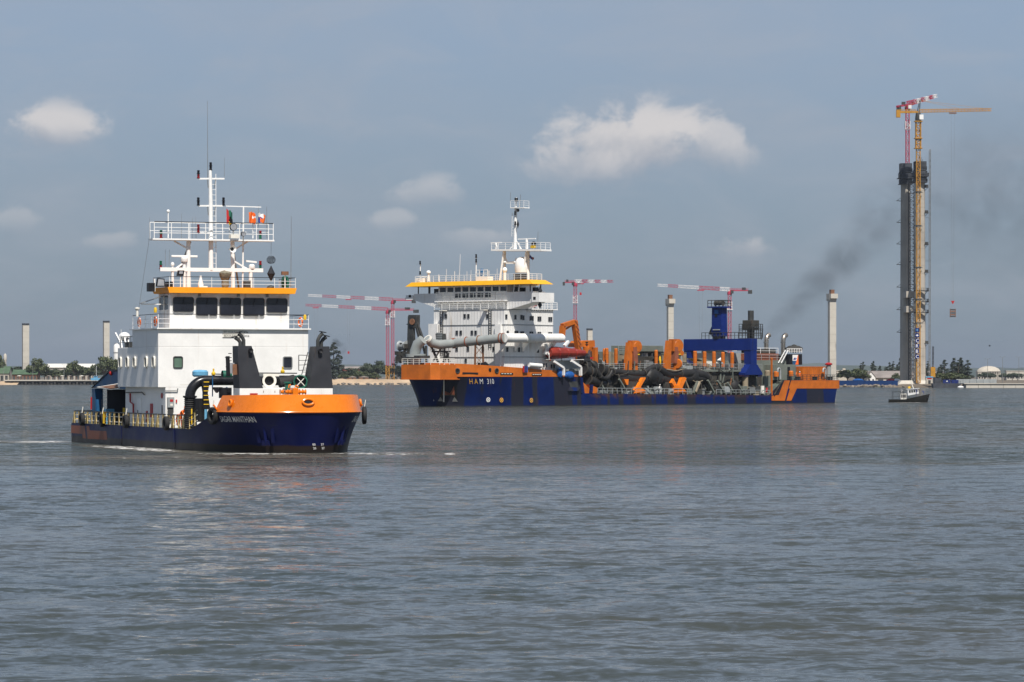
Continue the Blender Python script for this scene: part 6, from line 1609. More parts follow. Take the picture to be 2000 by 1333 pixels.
for k_ in range(6):
    a = k_ * math.pi / 6; b.tube([(0.36 * math.cos(a) * math.sin(q), 0.36 * math.sin(a) * math.sin(q), -0.32 * math.cos(q)) for q in [i * math.pi / 8 for i in range(9)]], 0.012, 4); 
    b.tube([(-0.36 * math.cos(a) * math.sin(q), -0.36 * math.sin(a) * math.sin(q), -0.32 * math.cos(q)) for q in [i * math.pi / 8 for i in range(9)]], 0.012, 4)
for zz in (-0.2, -0.1, 0, 0.1, 0.2): rr_ = 0.36 * math.sqrt(max(0, 1 - (zz / 0.32) ** 2)); b.lathe([(rr_, zz - 0.016), (rr_ + .01, zz + 0.016)], (0, 0, 0), 16)
b.build('shape', 'net_black', t)
t = thing('day_shape', 'black diamond day shape hanging below the rounded one', 'day shape'); on(S1, t, (26.300, 3.819, 13.943)); MB().lathe([(0.01, -0.66), (0.34, 0), (0.01, 0.66)], (0, 0, 0), 8).build('shape', 'net_black', t)

# ------------------------------------------------------------------ the big hopper dredger
S2 = thing('hopper_dredger', 'large blue and orange hopper dredger with white accommodation block and yellow bridge roof', 'ship', (9.106, 666.119, 0.000), -2.2864)
kn2 = plan_pts(39.2, 9.0, 9.75, 3.1, 150, 60, -80.2); lo2 = plan_pts(37.9, 9.0, 9.7, 2.2, 150, 60, -78.6)


def ztop2(x):
    return float(np.interp(x, [-90, -60.6, -56.2, 0.2, 3.7, 4.4, 60], [4.85, 4.85, 1.76, 2.33, 2.4, 5.6, 5.6]))


H2 = Hull(lo2, kn2, 5.6, 1.25, ztop2)
H2.build('hull_big', S2, 10, -1.5)


def band(name, m, x0, ztop, zbot, th=0.16, off=0.03):
    pts = [p for p in kn2 if p[0] >= x0]; out, inn = [], []
    for sgn in (1, -1):
        for (x, y) in (pts if sgn > 0 else pts[::-1][1:]):
            n = 1 + off / 9.7; out.append((x + off, y * n * sgn, zbot(x), ztop(x))); inn.append((x - th * 1.5, y * (1 - th / 9.7) * sgn, zbot(x), ztop(x)))
    b = MB(); b.grid([[(x, y, za) for x, y, za, zb in inn], [(x, y, zb) for x, y, za, zb in inn], [(x, y, zb) for x, y, za, zb in out], [(x, y, za) for x, y, za, zb in out]])
    return b.build(name, m, S2, True, ang=45)


bw2 = band('bulwark', 'orange_dull', 4.6, lambda x: 6.0 if x < 9.2 else float(np.interp(x, [9.2, 11, 40], [6.05, 6.66, 8.2])), lambda x: 5.58)
# stern colours painted on the quarter
for nm, m_, poly in (('painted_band', 'orange_dull', [(-63.075, 9.785, 4.809), (-79.920, 9.785, 4.814), (-79.976, 9.785, 3.076), (-62.130, 9.785, 3.135)]),
                     ('painted_stripe', 'orange_dull', [(-60.665, 9.790, 4.811), (-62.622, 9.790, 4.809), (-60.842, 9.790, 0.620), (-56.246, 9.790, 0.645), (-56.246, 9.790, 1.645), (-58.715, 9.790, 1.772)]),
                     ('painted_stripe', 'orange_dull', [(-63.421, 9.793, 4.809), (-65.032, 9.793, 3.127), (-63.064, 9.793, 0.608), (-61.371, 9.793, 0.617)])):
    MB().add(poly, [tuple(range(len(poly)))]).build(nm, m_, S2)
MB().box(-80.24, -80.2, -9.7, 9.7, 3.1, 4.85).build('transom_band', 'orange_dull', S2)
# lettering and marks on the port bow


def hull2_text(txt, size, p0, m, shear=0.22, space=1.0):
    cache = {}
    z0 = p0[2]; d0 = None
    at, L = H2.walker(round(z0, 2)); best = 1e9
    for i in range(2700):
        q, _ = at(i * 0.055)
        e = (q.x - p0[0]) ** 2 + (q.y - p0[1]) ** 2
        if e < best: best, d0 = e, i * 0.055
    back = L - d0
    def conf(tx, tz):
        z = round(z0 + tz, 2)
        if z not in cache: cache[z] = H2.walker(z)
        at, L_ = cache[z]; q, n = at(L_ - back - tx * 0.78)
        return V(q.x, q.y, z0 + tz) + V(n.x, n.y, 0) * 0.05
    return letter(txt, size, m, S2, (0, 0, 0), (1, 0, 0), (0, 0, 1), 'ship_name', shear, space, 0.0, conf)


hull2_text('H', 1.4, (34.001, 6.908, 4.241), 'gold_white'); hull2_text('A', 1.4, (32.956, 7.319, 4.239), 'gold_white'); hull2_text('M', 1.4, (31.932, 7.659, 4.238), 'white_clean'); hull2_text('310', 1.4, (30.320, 8.101, 4.236), 'white_clean', 0.22, 1.05)


def hull2_frame(p):
    at, L = H2.walker(round(p[2], 2)); best = 1e9
    for i in range(2700):
        q, n = at(i * 0.055); e = (q.x - p[0]) ** 2 + (q.y - p[1]) ** 2
        if e < best: best, r = e, (q, n)
    n = r[1].normalized(); tg = V(0, 0, 1).cross(n)
    if tg.x > 0: tg = -tg
    return V(p), n, tg          # point, outward normal, direction towards the stern


for p, m_ in (((29.425, 7.527, 1.272), 'white_clean'), ((26.502, 8.239, 1.202), 'gold_white'), ((19.159, 9.301, 1.120), 'gold_white')):
    o, n, tg = hull2_frame(p); up = V(0, 0, 1); o = o + n * 0.16
    b = MB(); k_ = 20; r0, r1 = 0.43, 0.33
    b.add([o + (tg * math.cos(2 * math.pi * i / k_) + up * math.sin(2 * math.pi * i / k_)) * r for r in (r0, r1) for i in range(k_)], [(i, (i + 1) % k_, k_ + (i + 1) % k_, k_ + i) for i in range(k_)])
    for a in (0.785, -0.785):
        d1 = tg * math.cos(a) + up * math.sin(a); d2 = tg * -math.sin(a) + up * math.cos(a)
        b.add([o + d1 * .34 + d2 * .05 + n * .005, o + d1 * .34 - d2 * .05 + n * .005, o - d1 * .34 - d2 * .05 + n * .005, o - d1 * .34 + d2 * .05 + n * .005], [(0, 1, 2, 3)])
    b.build('thruster_mark', m_, S2)
for p, r_2 in (((36.529, 6.228, 6.680), 0.42), ((28.515, 8.853, 6.696), 0.42)):
    o, n, tg = hull2_frame((p[0], p[1], 5.55)); o = V(p) + n * 0.12
    f_ = MB().tube([o + (tg * math.cos(a) + V(0, 0, 1) * math.sin(a)) * r_2 for a in [i * math.pi / 10 for i in range(21)]], 0.09, 8, False).build('fairlead', 'dark_steel', S2, True)
    MB().add([o + n * 0.02 + (tg * math.cos(a) + V(0, 0, 1) * math.sin(a)) * r_2 for a in [i * math.pi / 10 for i in range(20)]], [tuple(range(20))]).build('opening', 'black', f_)
for pa, pb, m_ in (((35.724, 6.720, 6.224), (32.696, 7.936, 6.177), 'black'), ((27.628, 8.986, 6.160), (24.435, 9.340, 6.123), 'cream'), ((19.360, 9.634, 6.010), (16.526, 9.707, 5.991), 'cream')):
    o, n, tg = hull2_frame((pa[0], pa[1], 5.55)); off = n * 0.12
    sl = MB().prism([V(pa) + off + V(0, 0, .18), V(pb) + off + V(0, 0, .18), V(pb) + off - V(0, 0, .14), V(pa) + off - V(0, 0, .14)], n * 0.03).build('roller_slot', 'black', S2)
    if m_ == 'cream':
        for i in range(4): q = V(pa).lerp(V(pb), 0.06 + i * 0.22); q2 = V(pa).lerp(V(pb), 0.20 + i * 0.22); MB().bar(q + off + n * .05, q2 + off + n * .05, 0.12).build('roller', m_, sl)
# anchor pocket
pk = [(37.936, 3.923, 4.176), (35.993, 5.767, 4.080), (35.171, 4.893, 0.928), (37.515, 2.449, 1.024)]
o, n, tg = hull2_frame(pk[0])
P_ = [V(p) + n * 0.06 for p in pk]
ap = MB().add(P_, [(0, 1, 2, 3)]).build('anchor_pocket', 'black', S2)
q4 = lambda a, b_: (P_[0] * (1 - a) + P_[1] * a) * (1 - b_) + (P_[3] * (1 - a) + P_[2] * a) * b_
MB().prism([q4(.12, .35), q4(.45, .62), q4(.62, .42), q4(.78, .08), q4(.86, .62), q4(.12, .62)], n * 0.10).build('anchor', 'stern_orange', ap)
MB().prism([q4(.10, .63), q4(.88, .60), q4(.88, .66), q4(.10, .69)], n * 0.12).build('anchor_shank', 'mud_steel', ap); MB().prism([q4(-.05, 1.0), q4(.05, .75), q4(.25, 1.0)], n * 0.10).build('fluke', 'steel', ap); MB().prism([q4(.75, 1.0), q4(.85, .72), q4(1.05, 1.0)], n * 0.10).build('fluke', 'steel', ap)
MB().bar(V((38.231, 4.576, 7.888)) + n * 0.5, V((36.913, 3.290, 0.882)) + n * 0.5, 0.16).build('anchor_cable', 'cream', S2)
hull2_text('6', 0.5, (37.901, 1.430, 1.021), 'white_clean')

# bow platform for the pipe coupling
b = MB(); zb_, zt_ = 5.035, 7.837; y0, y1 = -2.928, 5.457
poly = [(36.0, y0 - 0.4), (41.0, y0 - 0.4), (42.6, y0 + 0.6), (42.6, y1 - 0.5), (41.2, y1 + 0.7), (36.0, y1 + 0.7)]
b.prism([(x, y, zb_ + 0.12) for x, y in poly], (0, 0, zt_ - zb_ - 0.12)); bp_ = b.build('bow_platform', 'orange_dull', S2)
MB().prism([((x - 38) * 1.03 + 38, (y - 0.5) * 1.03 + 0.5, zb_) for x, y in poly], (0, 0, 0.16)).build('rubbing_strake', 'orange_dull', bp_)
railing('railing', [(37, y1 + 0.5, zt_), (41.1, y1 + 0.5, zt_), (42.4, y1 - 0.6, zt_), (42.4, y0 + 0.6, zt_), (41, y0 - 0.3, zt_)], 1.1, 'cream', S2, 3, 1.4, 0.04)
MB().lathe([(1.0, 0), (1.0, 1.4), (1.9, 1.4), (1.9, 2.0), (1.0, 2.0)], (40.0, -1.082, zt_), 20).build('pipe_socket', 'pipe_grey', S2, True)
MB().box(38.6, 41.6, -2.901, 1.247, 9.042, 9.520).build('coupling_frame', 'dark_steel', S2)
zc = 10.473; yc = -1.341
MB().tube([(40.0, yc, zt_ + 1.8), (40.0, yc + 0.1, zc - 0.2), (39.9, yc + 0.7, zc + 1.2), (39.6, yc + 1.7, zc + 2.0)], [1.0, 1.0, 1.0, 0.95], 18).build('discharge_elbow', 'pipe_grey', S2, True)
# lattice bow gantry (dark)
gx = 38.0
for p, q, w in (((38.000, -4.487, 10.022), (38.000, -4.226, 16.935), 0.75), ((38.000, -3.443, 10.018), (38.000, -3.704, 14.818), 0.6), ((37.000, -1.628, 11.741), (38.000, -3.052, 16.538), 0.45), ((37.500, -2.080, 11.740), (38.000, -3.052, 15.771), 0.4), ((36.500, -1.695, 9.058), (38.000, -2.922, 16.728), 0.3)):
    MB().bar(p, q, w).build('gantry_leg', 'dark_steel', S2)
hd_ = MB().prism([(38.400, -4.445, 17.172), (38.400, -2.554, 17.150), (38.400, -2.619, 14.803), (38.400, -4.314, 14.819)], (-1.2, 0, 0)).build('gantry_head', 'dark_steel', S2)
MB().lathe([(0.01, 0), (0.55, 0), (0.6, 0.1), (0.55, 0.2), (0.01, 0.2)], (38.500, -3.308, 15.863), 14, (1, 0.2, 0)).build('sheave', 'wood_brown', hd_, True); MB().prism([(38.300, -5.125, 15.404), (38.300, -4.210, 15.779), (38.300, -4.210, 15.203)], (-0.6, 0, 0)).build('bracket', 'dark_steel', hd_)
b = MB(); rs = random.Random(9)
for i in range(16):
    p = V((39.000, -6.704, 11.950)).lerp(V((39.000, -3.564, 8.288)), 0); yy = -6.441 + rs.random() * 2.9; zz = 8.099 + rs.random() * 3.6; w = rs.uniform(0.3, 0.9)
    b.box(39 - w, 39 + w * 0.6, yy - w * 0.6, yy + w * 0.6, zz, zz + rs.uniform(0.4, 1.0))
b.build('winch_machinery', 'mud_steel', S2)
MB().lathe([(0.01, -0.9), (1.0, -0.9), (0.8, -0.7), (0.8, 0.7), (1.0, 0.9), (0.01, 0.9)], (38.500, -5.595, 11.370), 16, (0, 1, 0)).build('winch_drum', 'grey_paint', S2, True)
b = MB()
for px_, (pa, pb) in enumerate((((37.000, -1.238, 8.288), (37.000, -1.238, 11.355)), ((33.000, -0.205, 8.297), (33.000, -0.205, 10.991)), ((34.000, -0.856, 8.296), (35.000, -1.765, 11.371)), ((35.000, -1.245, 8.486), (34.000, -0.077, 10.984)), ((33.000, -0.464, 8.298), (33.000, 0.832, 10.024)), ((32.000, 0.189, 8.299), (32.000, -0.590, 10.421)), ((35.000, -1.635, 11.371), (32.000, 0.189, 11.380)), ((35.000, -1.635, 10.313), (32.000, 0.448, 10.320)))): b.bar(pa, pb, 0.32)
b.build('pipe_trestle', 'dark_steel', S2)
railing('railing', [(35.500, -1.569, 10.310), (32.500, 0.380, 10.317)], 1.2, 'grey_paint', S2, 3, 1.0, 0.04)
MB().prism([(33.000, -2.480, 13.703), (33.000, -0.724, 13.689), (33.000, -0.594, 12.244), (33.000, -2.284, 12.255)], (-1.0, 0, 0)).build('control_cabin', 'dark_steel', S2)
for i in range(4): z = 12.540 + i * 0.38; MB().box(33.01, 33.06, -2.219, -0.789, z, z + 0.2).build('louvre', 'grey_paint', S2)
MB().bar((32.500, -2.087, 13.704), (32.500, -2.087, 15.344), 0.08).build('whip_antenna', 'dark_steel', S2)
# forward discharge line: grey pipe rising to the port side, then white along the house
yp = 11.0
pA = [(37.000, -0.978, 12.791), (36.000, -0.853, 11.935), (34.500, -0.402, 11.607), (32.400, 0.290, 11.762), (31.000, 0.195, 11.869)]
pB = (28.720, 11.000, 12.821); pC = (12.276, 11.000, 12.911)
MB().tube(pA, [0.8, 0.8, 0.85, 0.85, 0.85], 18).build('discharge_pipe', 'pipe_grey', S2, True)
for (q0, q1, m_) in ((V(pA[-1]), V(pB), 'pipe_grey'), (V(pB), V(pC), 'white')):
    MB().tube([q0, q1], 0.86, 22).build('discharge_pipe', m_, S2, True)
MB().lathe([(0.6, 0), (0.8, 0.02), (0.85, -0.4)], pA[0], 16, (V(pA[0]) - V(pA[1])).normalized()).build('pipe_mouth', 'cream', S2, True); MB().lathe([(0.01, -0.1), (0.6, -0.1)], pA[0], 16, (V(pA[0]) - V(pA[1])).normalized()).build('pipe_bore', 'black', S2)
d_ = (V(pB) - V(pA[-1])).normalized()
for f in (0.0, 0.03, 0.27, 0.51, 0.93, 0.985): MB().lathe([(0.8, -0.08), (1.0, -0.08), (1.0, 0.08), (0.8, 0.08)], V(pA[-1]).lerp(V(pB), f), 20, d_).build('flange', 'stern_orange' if f != 0.51 else 'wood_brown', S2)
for f in (0.36, 0.40, 0.70): MB().lathe([(0.86, -0.15), (0.93, -0.1), (0.93, 0.1), (0.86, 0.15)], V(pB).lerp(V(pC), f), 18, (-1, 0, 0)).build('flange', 'cream', S2)
MB().ball(pC, 0.86, 14).build('pipe_end_cap', 'white', S2, True)
for f in (0.03, 0.28, 0.42, 0.66, 0.9):
    c_ = V(pB).lerp(V(pC), f); MB().prism([c_ + V(0.25, 0.3, -0.8), c_ + V(0.25, -1.3, -0.8), c_ + V(0.25, -1.3, -2.6)], (-0.3, 0, 0)).build('pipe_bracket', 'white_clean', S2)
pm = V(pA[-1]).lerp(V(pB), 0.51)
for s_ in (-0.9, 0.9):
    MB().bar(pm + V(s_ * 0.6, -s_ * 0.5, -0.8), (pm.x + s_ * 0.7, pm.y - s_ * 0.6, 5.7), 0.28).build('pipe_support', 'wood_brown', S2)
b = MB()
for i in range(3):
    za, zb = 5.8 + i * 1.9, 7.7 + i * 1.9; b.bar((pm.x + .6, pm.y - .5, za), (pm.x - .6, pm.y + .5, zb), 0.1).bar((pm.x - .6, pm.y + .5, za), (pm.x + .6, pm.y - .5, zb), 0.1)
b.build('support_bracing', 'wood_brown', S2)
b = MB(); rs = random.Random(4)
for i in range(14): w = rs.uniform(.25, .6); b.ball((30.5 + rs.uniform(-1.5, 1.5), 6.3 + rs.uniform(-2.0, 2.2), 6.6 + rs.uniform(0, 1.5)), w, 7)
b.build('mooring_winch', 'black', S2, True)

# ------------------------------------------------------------------ accommodation block
XA, XF, YW, Z0, Z1 = 12.4, 26.5, 9.1, 5.5, 18.271
b = MB(); b.box(XA, XF, -YW + 0.3, YW, Z0, Z1); b.build('accommodation_block', 'ribbed_white', S2)
b = MB(); b.box(XF, XF + 0.9, -YW - 0.3, -YW + 2.0, Z0, 15.673); b.build('stair_tower', 'white', S2)
b = MB(); b.box(XF, XF + 0.5, 7.113, 8.518, Z0, 15.409); b.build('cable_trunk', 'white', S2)
zl = [15.361, 9.293, Z1 - 0.05]
for z in zl:
    b = MB(); b.box(XF + 0.002, XF + 0.10, -YW + 0.3, YW + 0.10, z - 0.05, z + 0.06); b.box(XA, XF, YW + 0.002, YW + 0.10, z - 0.05, z + 0.06); b.build('deck_edge', 'steel', S2)
W2_ = [(26.500, -5.651, 17.104), (26.500, -0.880, 17.049), (26.500, 0.082, 17.038), (26.500, 4.837, 16.945), (26.500, -2.848, 13.923), (26.500, -1.857, 13.914), (26.500, 0.964, 13.891), (26.500, 1.909, 13.883), (26.500, -2.874, 10.851), (26.500, -0.035, 10.837), (26.500, 3.755, 10.817), (26.500, 6.454, 10.803), (26.500, -0.594, 8.609)]
for p in W2_: win_front(XF, p[1], p[2], 0.62, 0.86, 0.08, S2, 'steel', 'glass_dark', 0.10, 0.06)
for p in ((26.063, 9.700, 16.837), (23.424, 9.700, 16.775), (21.656, 9.700, 16.798), (21.138, 9.700, 16.708), (18.989, 9.700, 16.639), (18.424, 9.700, 16.647), (16.754, 9.700, 16.571), (16.231, 9.700, 16.578), (13.605, 9.700, 16.513), (13.033, 9.700, 16.521),
          (26.136, 9.700, 13.764), (25.625, 9.700, 13.769), (23.424, 9.700, 13.790), (22.909, 9.700, 13.795), (21.759, 9.700, 13.709), (21.212, 9.700, 13.714), (19.063, 9.700, 13.686), (18.543, 9.700, 13.691), (16.754, 9.700, 13.659), (16.306, 9.700, 13.663), (13.605, 9.700, 13.640), (13.033, 9.700, 13.645),
          (26.867, 9.700, 10.688), (25.771, 9.700, 10.694), (23.571, 9.700, 10.659), (22.394, 9.700, 10.666), (21.286, 9.700, 10.672), (16.903, 9.700, 10.552)):
    if p[0] < XF - 0.4: win_side(YW, 1, p[0], p[2], 0.60, 0.9, 0.08, S2, 'steel', 'glass_dark', 0.10, 0.06)
ladder('wall_ladder', (XF + 0.15, -6.743, Z0 + 4), (XF + 0.15, -6.743, Z1), 0.6, 'dark_steel', S2, (0, 1, 0), 0.45, 0.05); ladder('wall_ladder', (XF + 0.15, 5.607, Z0 + 5.5), (XF + 0.15, 5.607, Z1), 0.6, 'dark_steel', S2, (0, 1, 0), 0.45, 0.05)
for yy in (-5.822, 4.515):
    MB().box(XF + 0.1, XF + 1.3, yy - 0.5, yy + 0.5, Z1 - 0.2, Z1 - 0.05).build('awning', 'cream', S2)
railing('railing', [(XF, -YW + 0.4, Z1 + 0.02), (XF, YW - 0.1, Z1 + 0.02)], 1.15, 'white_clean', S2, 3, 1.9, 0.04)
b = MB(); b.box(XA - 1.0, 20.0, -YW, YW + 0.35, Z1 + 0.01, Z1 + 0.22); b.build('boat_deck', 'white', S2)
railing('railing', [(20, YW + 0.25, Z1 + 0.22), (XA - 0.9, YW + 0.25, Z1 + 0.22), (XA - 0.9, -YW, Z1 + 0.22)], 1.2, 'white_clean', S2, 3, 1.5, 0.045)
for i in range(12): MB().bar((XA + 0.3 + i * 0.65, YW, Z1 - 0.5), (XA + 0.3 + i * 0.65, YW + 0.33, Z1), 0.09).build('knee_bracket', 'white', S2)
for p in ((18.025, 9.000, 18.793), (17.429, 9.000, 18.899)): MB().lathe([(0.25, 0), (0.28, 0.5), (0.01, 0.6)], p, 10).build('deck_locker', 'red', S2, True)

# bridge
XB = 25.3
b = MB(); b.box(17.0, XB - 0.5, -8.7, 8.7, Z1, 19.823); b.build('bridge_base', 'white', S2)
zf, zp1, zp2, zr = 19.814, 20.399, 21.518, 22.881
b = MB(); b.box(17.0, XB + 0.9, -8.9, 8.9, zf, zf + 0.22); bd = b.build('bridge_deck', 'white', S2)
for i in range(14): MB().bar((XB - 0.4, -8.2 + i * 1.26, zf - 0.5), (XB + 0.85, -8.2 + i * 1.26, zf), 0.12).build('knee_bracket', 'white', bd)
b = MB(); b.box(17.0, XB, -8.7, 8.7, zf + 0.22, zr); b.build('bridge_house', 'white', S2)
for i in range(9):
    y = -7.500 + i * (7.822 - -7.500) / 8
    win_front(XB, y, (21.664 + 22.589) / 2, 1.66, 1.0, 0.06, S2, 'white_clean', 'glass_dark', 0.08, 0.05)
for i in range(5):
    y = -3.690 + i * (3.907 - -3.690) / 4
    win_front(XB, y, 20.953, 1.62, 0.98, 0.06, S2, 'white_clean', 'glass_dark', 0.08, 0.05)
for sgn, tip, zt1, zt2 in ((-1, -15.1, 20.333, 18.843), (1, 15.1, 19.475, 18.299)):
    b = MB(); b.prism([(XB, 8.71 * sgn, zp2), (XB, tip, zp2), (XB, tip, zt1), (XB, 9.5 * sgn, zt2), (XB, 8.71 * sgn, zt2)], (-3.6, 0, 0)); wg = b.build('bridge_wing', 'ribbed_white', S2)
    MB().box(XB - 4.0, XB + 0.35, min(tip, tip + 1.8 * sgn), max(tip, tip + 1.8 * sgn), zt1 + 0.05, zp2 - 0.25).build('wing_station', 'white', S2)
    MB().box(XB + 0.36, XB + 0.40, tip + 0.7 * sgn - 0.3, tip + 0.7 * sgn + 0.3, zt1 + 0.5, zt1 + 1.0).build('port_light', 'black', S2)
    for xx, yy in ((XB - 0.3, 14.2 * sgn), (XB - 0.3, 11.2 * sgn), (XB - 3.3, 14.2 * sgn)): MB().bar((xx, yy, zp2), (xx, yy, zr), 0.16).build('roof_post', 'dark_steel', S2)
    MB().box(XB - 1.4, XB - 0.6, 10 * sgn - 0.4, 10 * sgn + 0.4, zp2, zp2 + 0.9).build('wing_console', 'black', S2)
railing('railing', [(XB + 0.8, -8.6, zf + 0.22), (XB + 0.8, 8.6, zf + 0.22)], 1.6, 'grey_paint', S2, 3, 1.9, 0.04)
for yy in (10.4, 11.6): MB().bar((XB + 0.1, yy, zp2), (XB + 0.4, yy + 0.5, zr), 0.14).build('strut', 'white_clean', S2)
for y0_, y1_ in ((9.0, 10.4), (12.2, 13.6)): MB().box(XB - 3.4, XB - 3.3, y0_, y1_, zp2 + 0.1, zr - 0.5).build('window', 'glass_dark', S2)
b = MB()
lo_ = [(XB - 4.4, -16.4, zr), (XB + 1.3, -16.2, zr), (XB + 1.3, 16.2, zr), (XB - 4.4, 16.4, zr)]; hi_ = [(XB - 3.8, -14.9, zr + 0.82), (XB + 0.9, -14.9, zr + 0.82), (XB + 0.9, 14.9, zr + 0.82), (XB - 3.8, 14.9, zr + 0.82)]
b.add(lo_ + hi_, [(3, 2, 1, 0), (4, 5, 6, 7), (0, 1, 5, 4), (1, 2, 6, 5), (2, 3, 7, 6), (3, 0, 4, 7)]); b.box(16.5, XB - 3.9, -9, 9, zr + 0.01, zr + 0.5); b.build('bridge_roof', 'yellow_roof', S2)
ZB = zr + 0.82
railing('railing', [(XB - 3.6, -14.2, ZB), (XB + 0.6, -14.2, ZB), (XB + 0.6, 14.2, ZB), (XB - 3.6, 14.2, ZB)], 1.15, 'white_clean', S2, 3, 1.6, 0.04)
for p, q, r_2 in (((24.000, -14.597, 24.835), (24.000, -14.597, 27.892), 0.09), ((24.000, -12.460, 23.908), (24.000, -12.460, 25.581), 0.22), ((24.000, -0.220, 23.685), (24.000, -0.220, 28.546), 0.11), ((24.000, -4.529, 23.764), (24.000, -4.267, 28.933), 0.04), ((24.000, -5.711, 23.785), (24.000, -5.711, 25.740), 0.05), ((24.000, -7.818, 23.824), (24.000, -7.818, 26.175), 0.03), ((24.000, -9.802, 23.860), (24.000, -9.802, 25.136), 0.07), ((24.000, -2.566, 23.728), (24.000, -2.566, 25.677), 0.03), ((24.000, -1.522, 23.709), (24.000, -1.522, 25.851), 0.03), ((24.000, 3.019, 23.626), (24.000, 3.019, 25.661), 0.05), ((24.000, 5.081, 23.589), (24.000, 5.081, 26.006), 0.03)):
    MB().tube([p, q], r_2, 8).build('antenna_pole', 'white_clean', S2, True)
for p in ((24.200, -14.480, 27.194), (24.200, -14.480, 25.222), (24.200, -0.043, 28.148), (24.200, -0.043, 27.273)): lamp_stack(S2, p, ['lamp_black'], 0.22, 0.7)
MB().lathe([(0.45, 0), (0.45, 0.3), (0.2, 0.5), (0.01, 0.5)], (24.000, -12.460, 25.483), 12).build('antenna_dome', 'white_clean', S2, True); MB().box(23.4, 24.6, -15.266, -13.527, ZB, ZB + 0.9).build('locker', 'white', S2)
MB().box(22.8, 24.4, 0.040, 3.019, ZB, ZB + 0.9).build('monitor_platform', 'white', S2); railing('railing', [(24.4, 0.040, ZB + 0.9), (24.4, 3.019, ZB + 0.9)], 1.2, 'white_clean', S2, 2, 0.9, 0.05); MB().lathe([(0.4, 0), (0.45, 0.9), (0.3, 1.3), (0.01, 1.35)], (23.600, 0.854, 24.743), 12).build('fire_monitor', 'teal_blue', S2, True)
# tripod mast
zq = 29.422
MB().prism([(22.600, 2.303, 29.448), (22.600, 14.822, 29.147), (22.600, 14.822, 29.482), (22.600, 2.303, 29.788)], (-3.0, 0, 0)).build('mast_platform', 'white_clean', S2)
pl_ = [V((22.500, 2.345, 29.790)), V((22.500, 14.611, 29.490))]
railing('railing', [pl_[0], pl_[1], pl_[1] + V(-2.8, 0, 0)], 1.25, 'white_clean', S2, 3, 1.7, 0.04)
for p, q, r_2 in (((22.000, 3.973, 23.651), (22.000, 5.003, 29.448), 0.20), ((20.000, 3.385, 23.703), (20.500, 3.951, 29.515), 0.25), ((21.000, 10.154, 23.559), (21.000, 10.154, 29.351), 0.36), ((22.000, 9.870, 25.762), (22.000, 10.634, 29.119), 0.2)): MB().tube([p, q], r_2, 10).build('mast_leg', 'white_clean', S2, True)
MB().bar((21.500, 5.082, 27.181), (21.500, 8.161, 27.114), 0.45).build('cross_beam', 'white_clean', S2)
for p in ((21.500, 5.082, 27.229), (21.500, 7.649, 27.173)): MB().lathe([(0.5, 0), (0.2, 0.5), (0.05, 0.9), (0.01, 0.9)], p, 10).build('antenna_cone', 'white_clean', S2, True)
MB().lathe([(1.25, 0), (1.35, 0.9), (1.3, 1.9), (0.95, 2.6), (0.4, 2.95), (0.01, 3.0)], (21.500, 9.055, 25.211), 20).build('satellite_dome', 'white_clean', S2, True); MB().box(20.6, 22.4, 7.777, 10.330, 23.569, 25.114 - 0.05).build('dome_stand', 'dark_steel', S2)
MB().ball((22.000, 5.261, 25.759), 0.48, 12, (1, 1, 1.2)).build('satellite_dome', 'white_clean', S2, True); MB().tube([(22.000, 5.261, 23.627), (22.000, 5.261, 25.565)], 0.3, 10).build('dome_stand', 'white_clean', S2, True)
MB().tube([(21.000, 6.959, 29.719), (21.000, 7.151, 37.655)], [0.34, 0.26], 12).build('mast', 'white_clean', S2, True); MB().bar((21.000, 8.495, 29.682), (21.000, 7.407, 31.160), 0.16).bar((21.000, 5.675, 29.750), (21.000, 6.702, 30.597), 0.14).build('mast_strut', 'white_clean', S2)
ladder('mast_ladder', (21.200, 6.555, 32.145), (21.200, 6.684, 36.597), 0.5, 'white_clean', S2, (0, 1, 0), 0.5, 0.035)
MB().prism([(21.800, 6.435, 37.454), (21.800, 9.888, 37.343), (21.800, 9.888, 37.536), (21.800, 6.435, 37.648)], (-1.6, 0, 0)).build('top_platform', 'white_clean', S2)
pl_ = [V((21.700, 6.413, 37.652)), V((21.700, 9.738, 37.544))]; railing('railing', [pl_[0], pl_[1], pl_[1] + V(-1.5, 0, 0)], 1.2, 'white_clean', S2, 3, 1.1, 0.035)
MB().tube([(21.000, 7.215, 37.652), (21.000, 7.279, 39.490)], 0.14, 8).build('top_pole', 'white_clean', S2, True)
for p in ((21.300, 7.283, 38.704), (21.300, 7.732, 38.689), (21.400, 7.306, 36.183), (21.400, 7.370, 34.246)): lamp_stack(S2, p, ['lamp_red' if p[2] < 30 else 'lamp_black'], 0.22, 0.7)
for p, q in (((21.500, 6.239, 37.665), (21.500, 6.303, 40.472)), ((21.500, 8.544, 37.591), (21.500, 8.800, 39.998)), ((21.500, 12.997, 29.558), (21.500, 13.124, 32.825))): MB().tube([p, q], 0.045, 5).build('whip_antenna', 'steel', S2)
for p, w in (((22.000, 3.069, 31.000), 1.3), ((21.000, 9.899, 31.578), 2.2)):
    p = V(p); MB().box(p.x - .12, p.x + .12, p.y - w, p.y + w, p.z - .1, p.z + .1).build('radar_scanner', 'white_clean', S2); MB().tube([p, (p.x, p.y, zq + 0.3)], 0.26, 10).build('radar_pedestal', 'white_clean', S2, True)
MB().lathe([(0.01, -0.5), (0.3, -0.4), (0.5, 0), (0.45, 0.05)], (22.300, 12.733, 30.503), 14, (1, 0.5, 0)).build('searchlight', 'black', S2, True); MB().box(22.0, 22.6, 12.158, 13.045, zq + 0.3, zq + 0.8).build('lamp_box', 'yellow', S2)
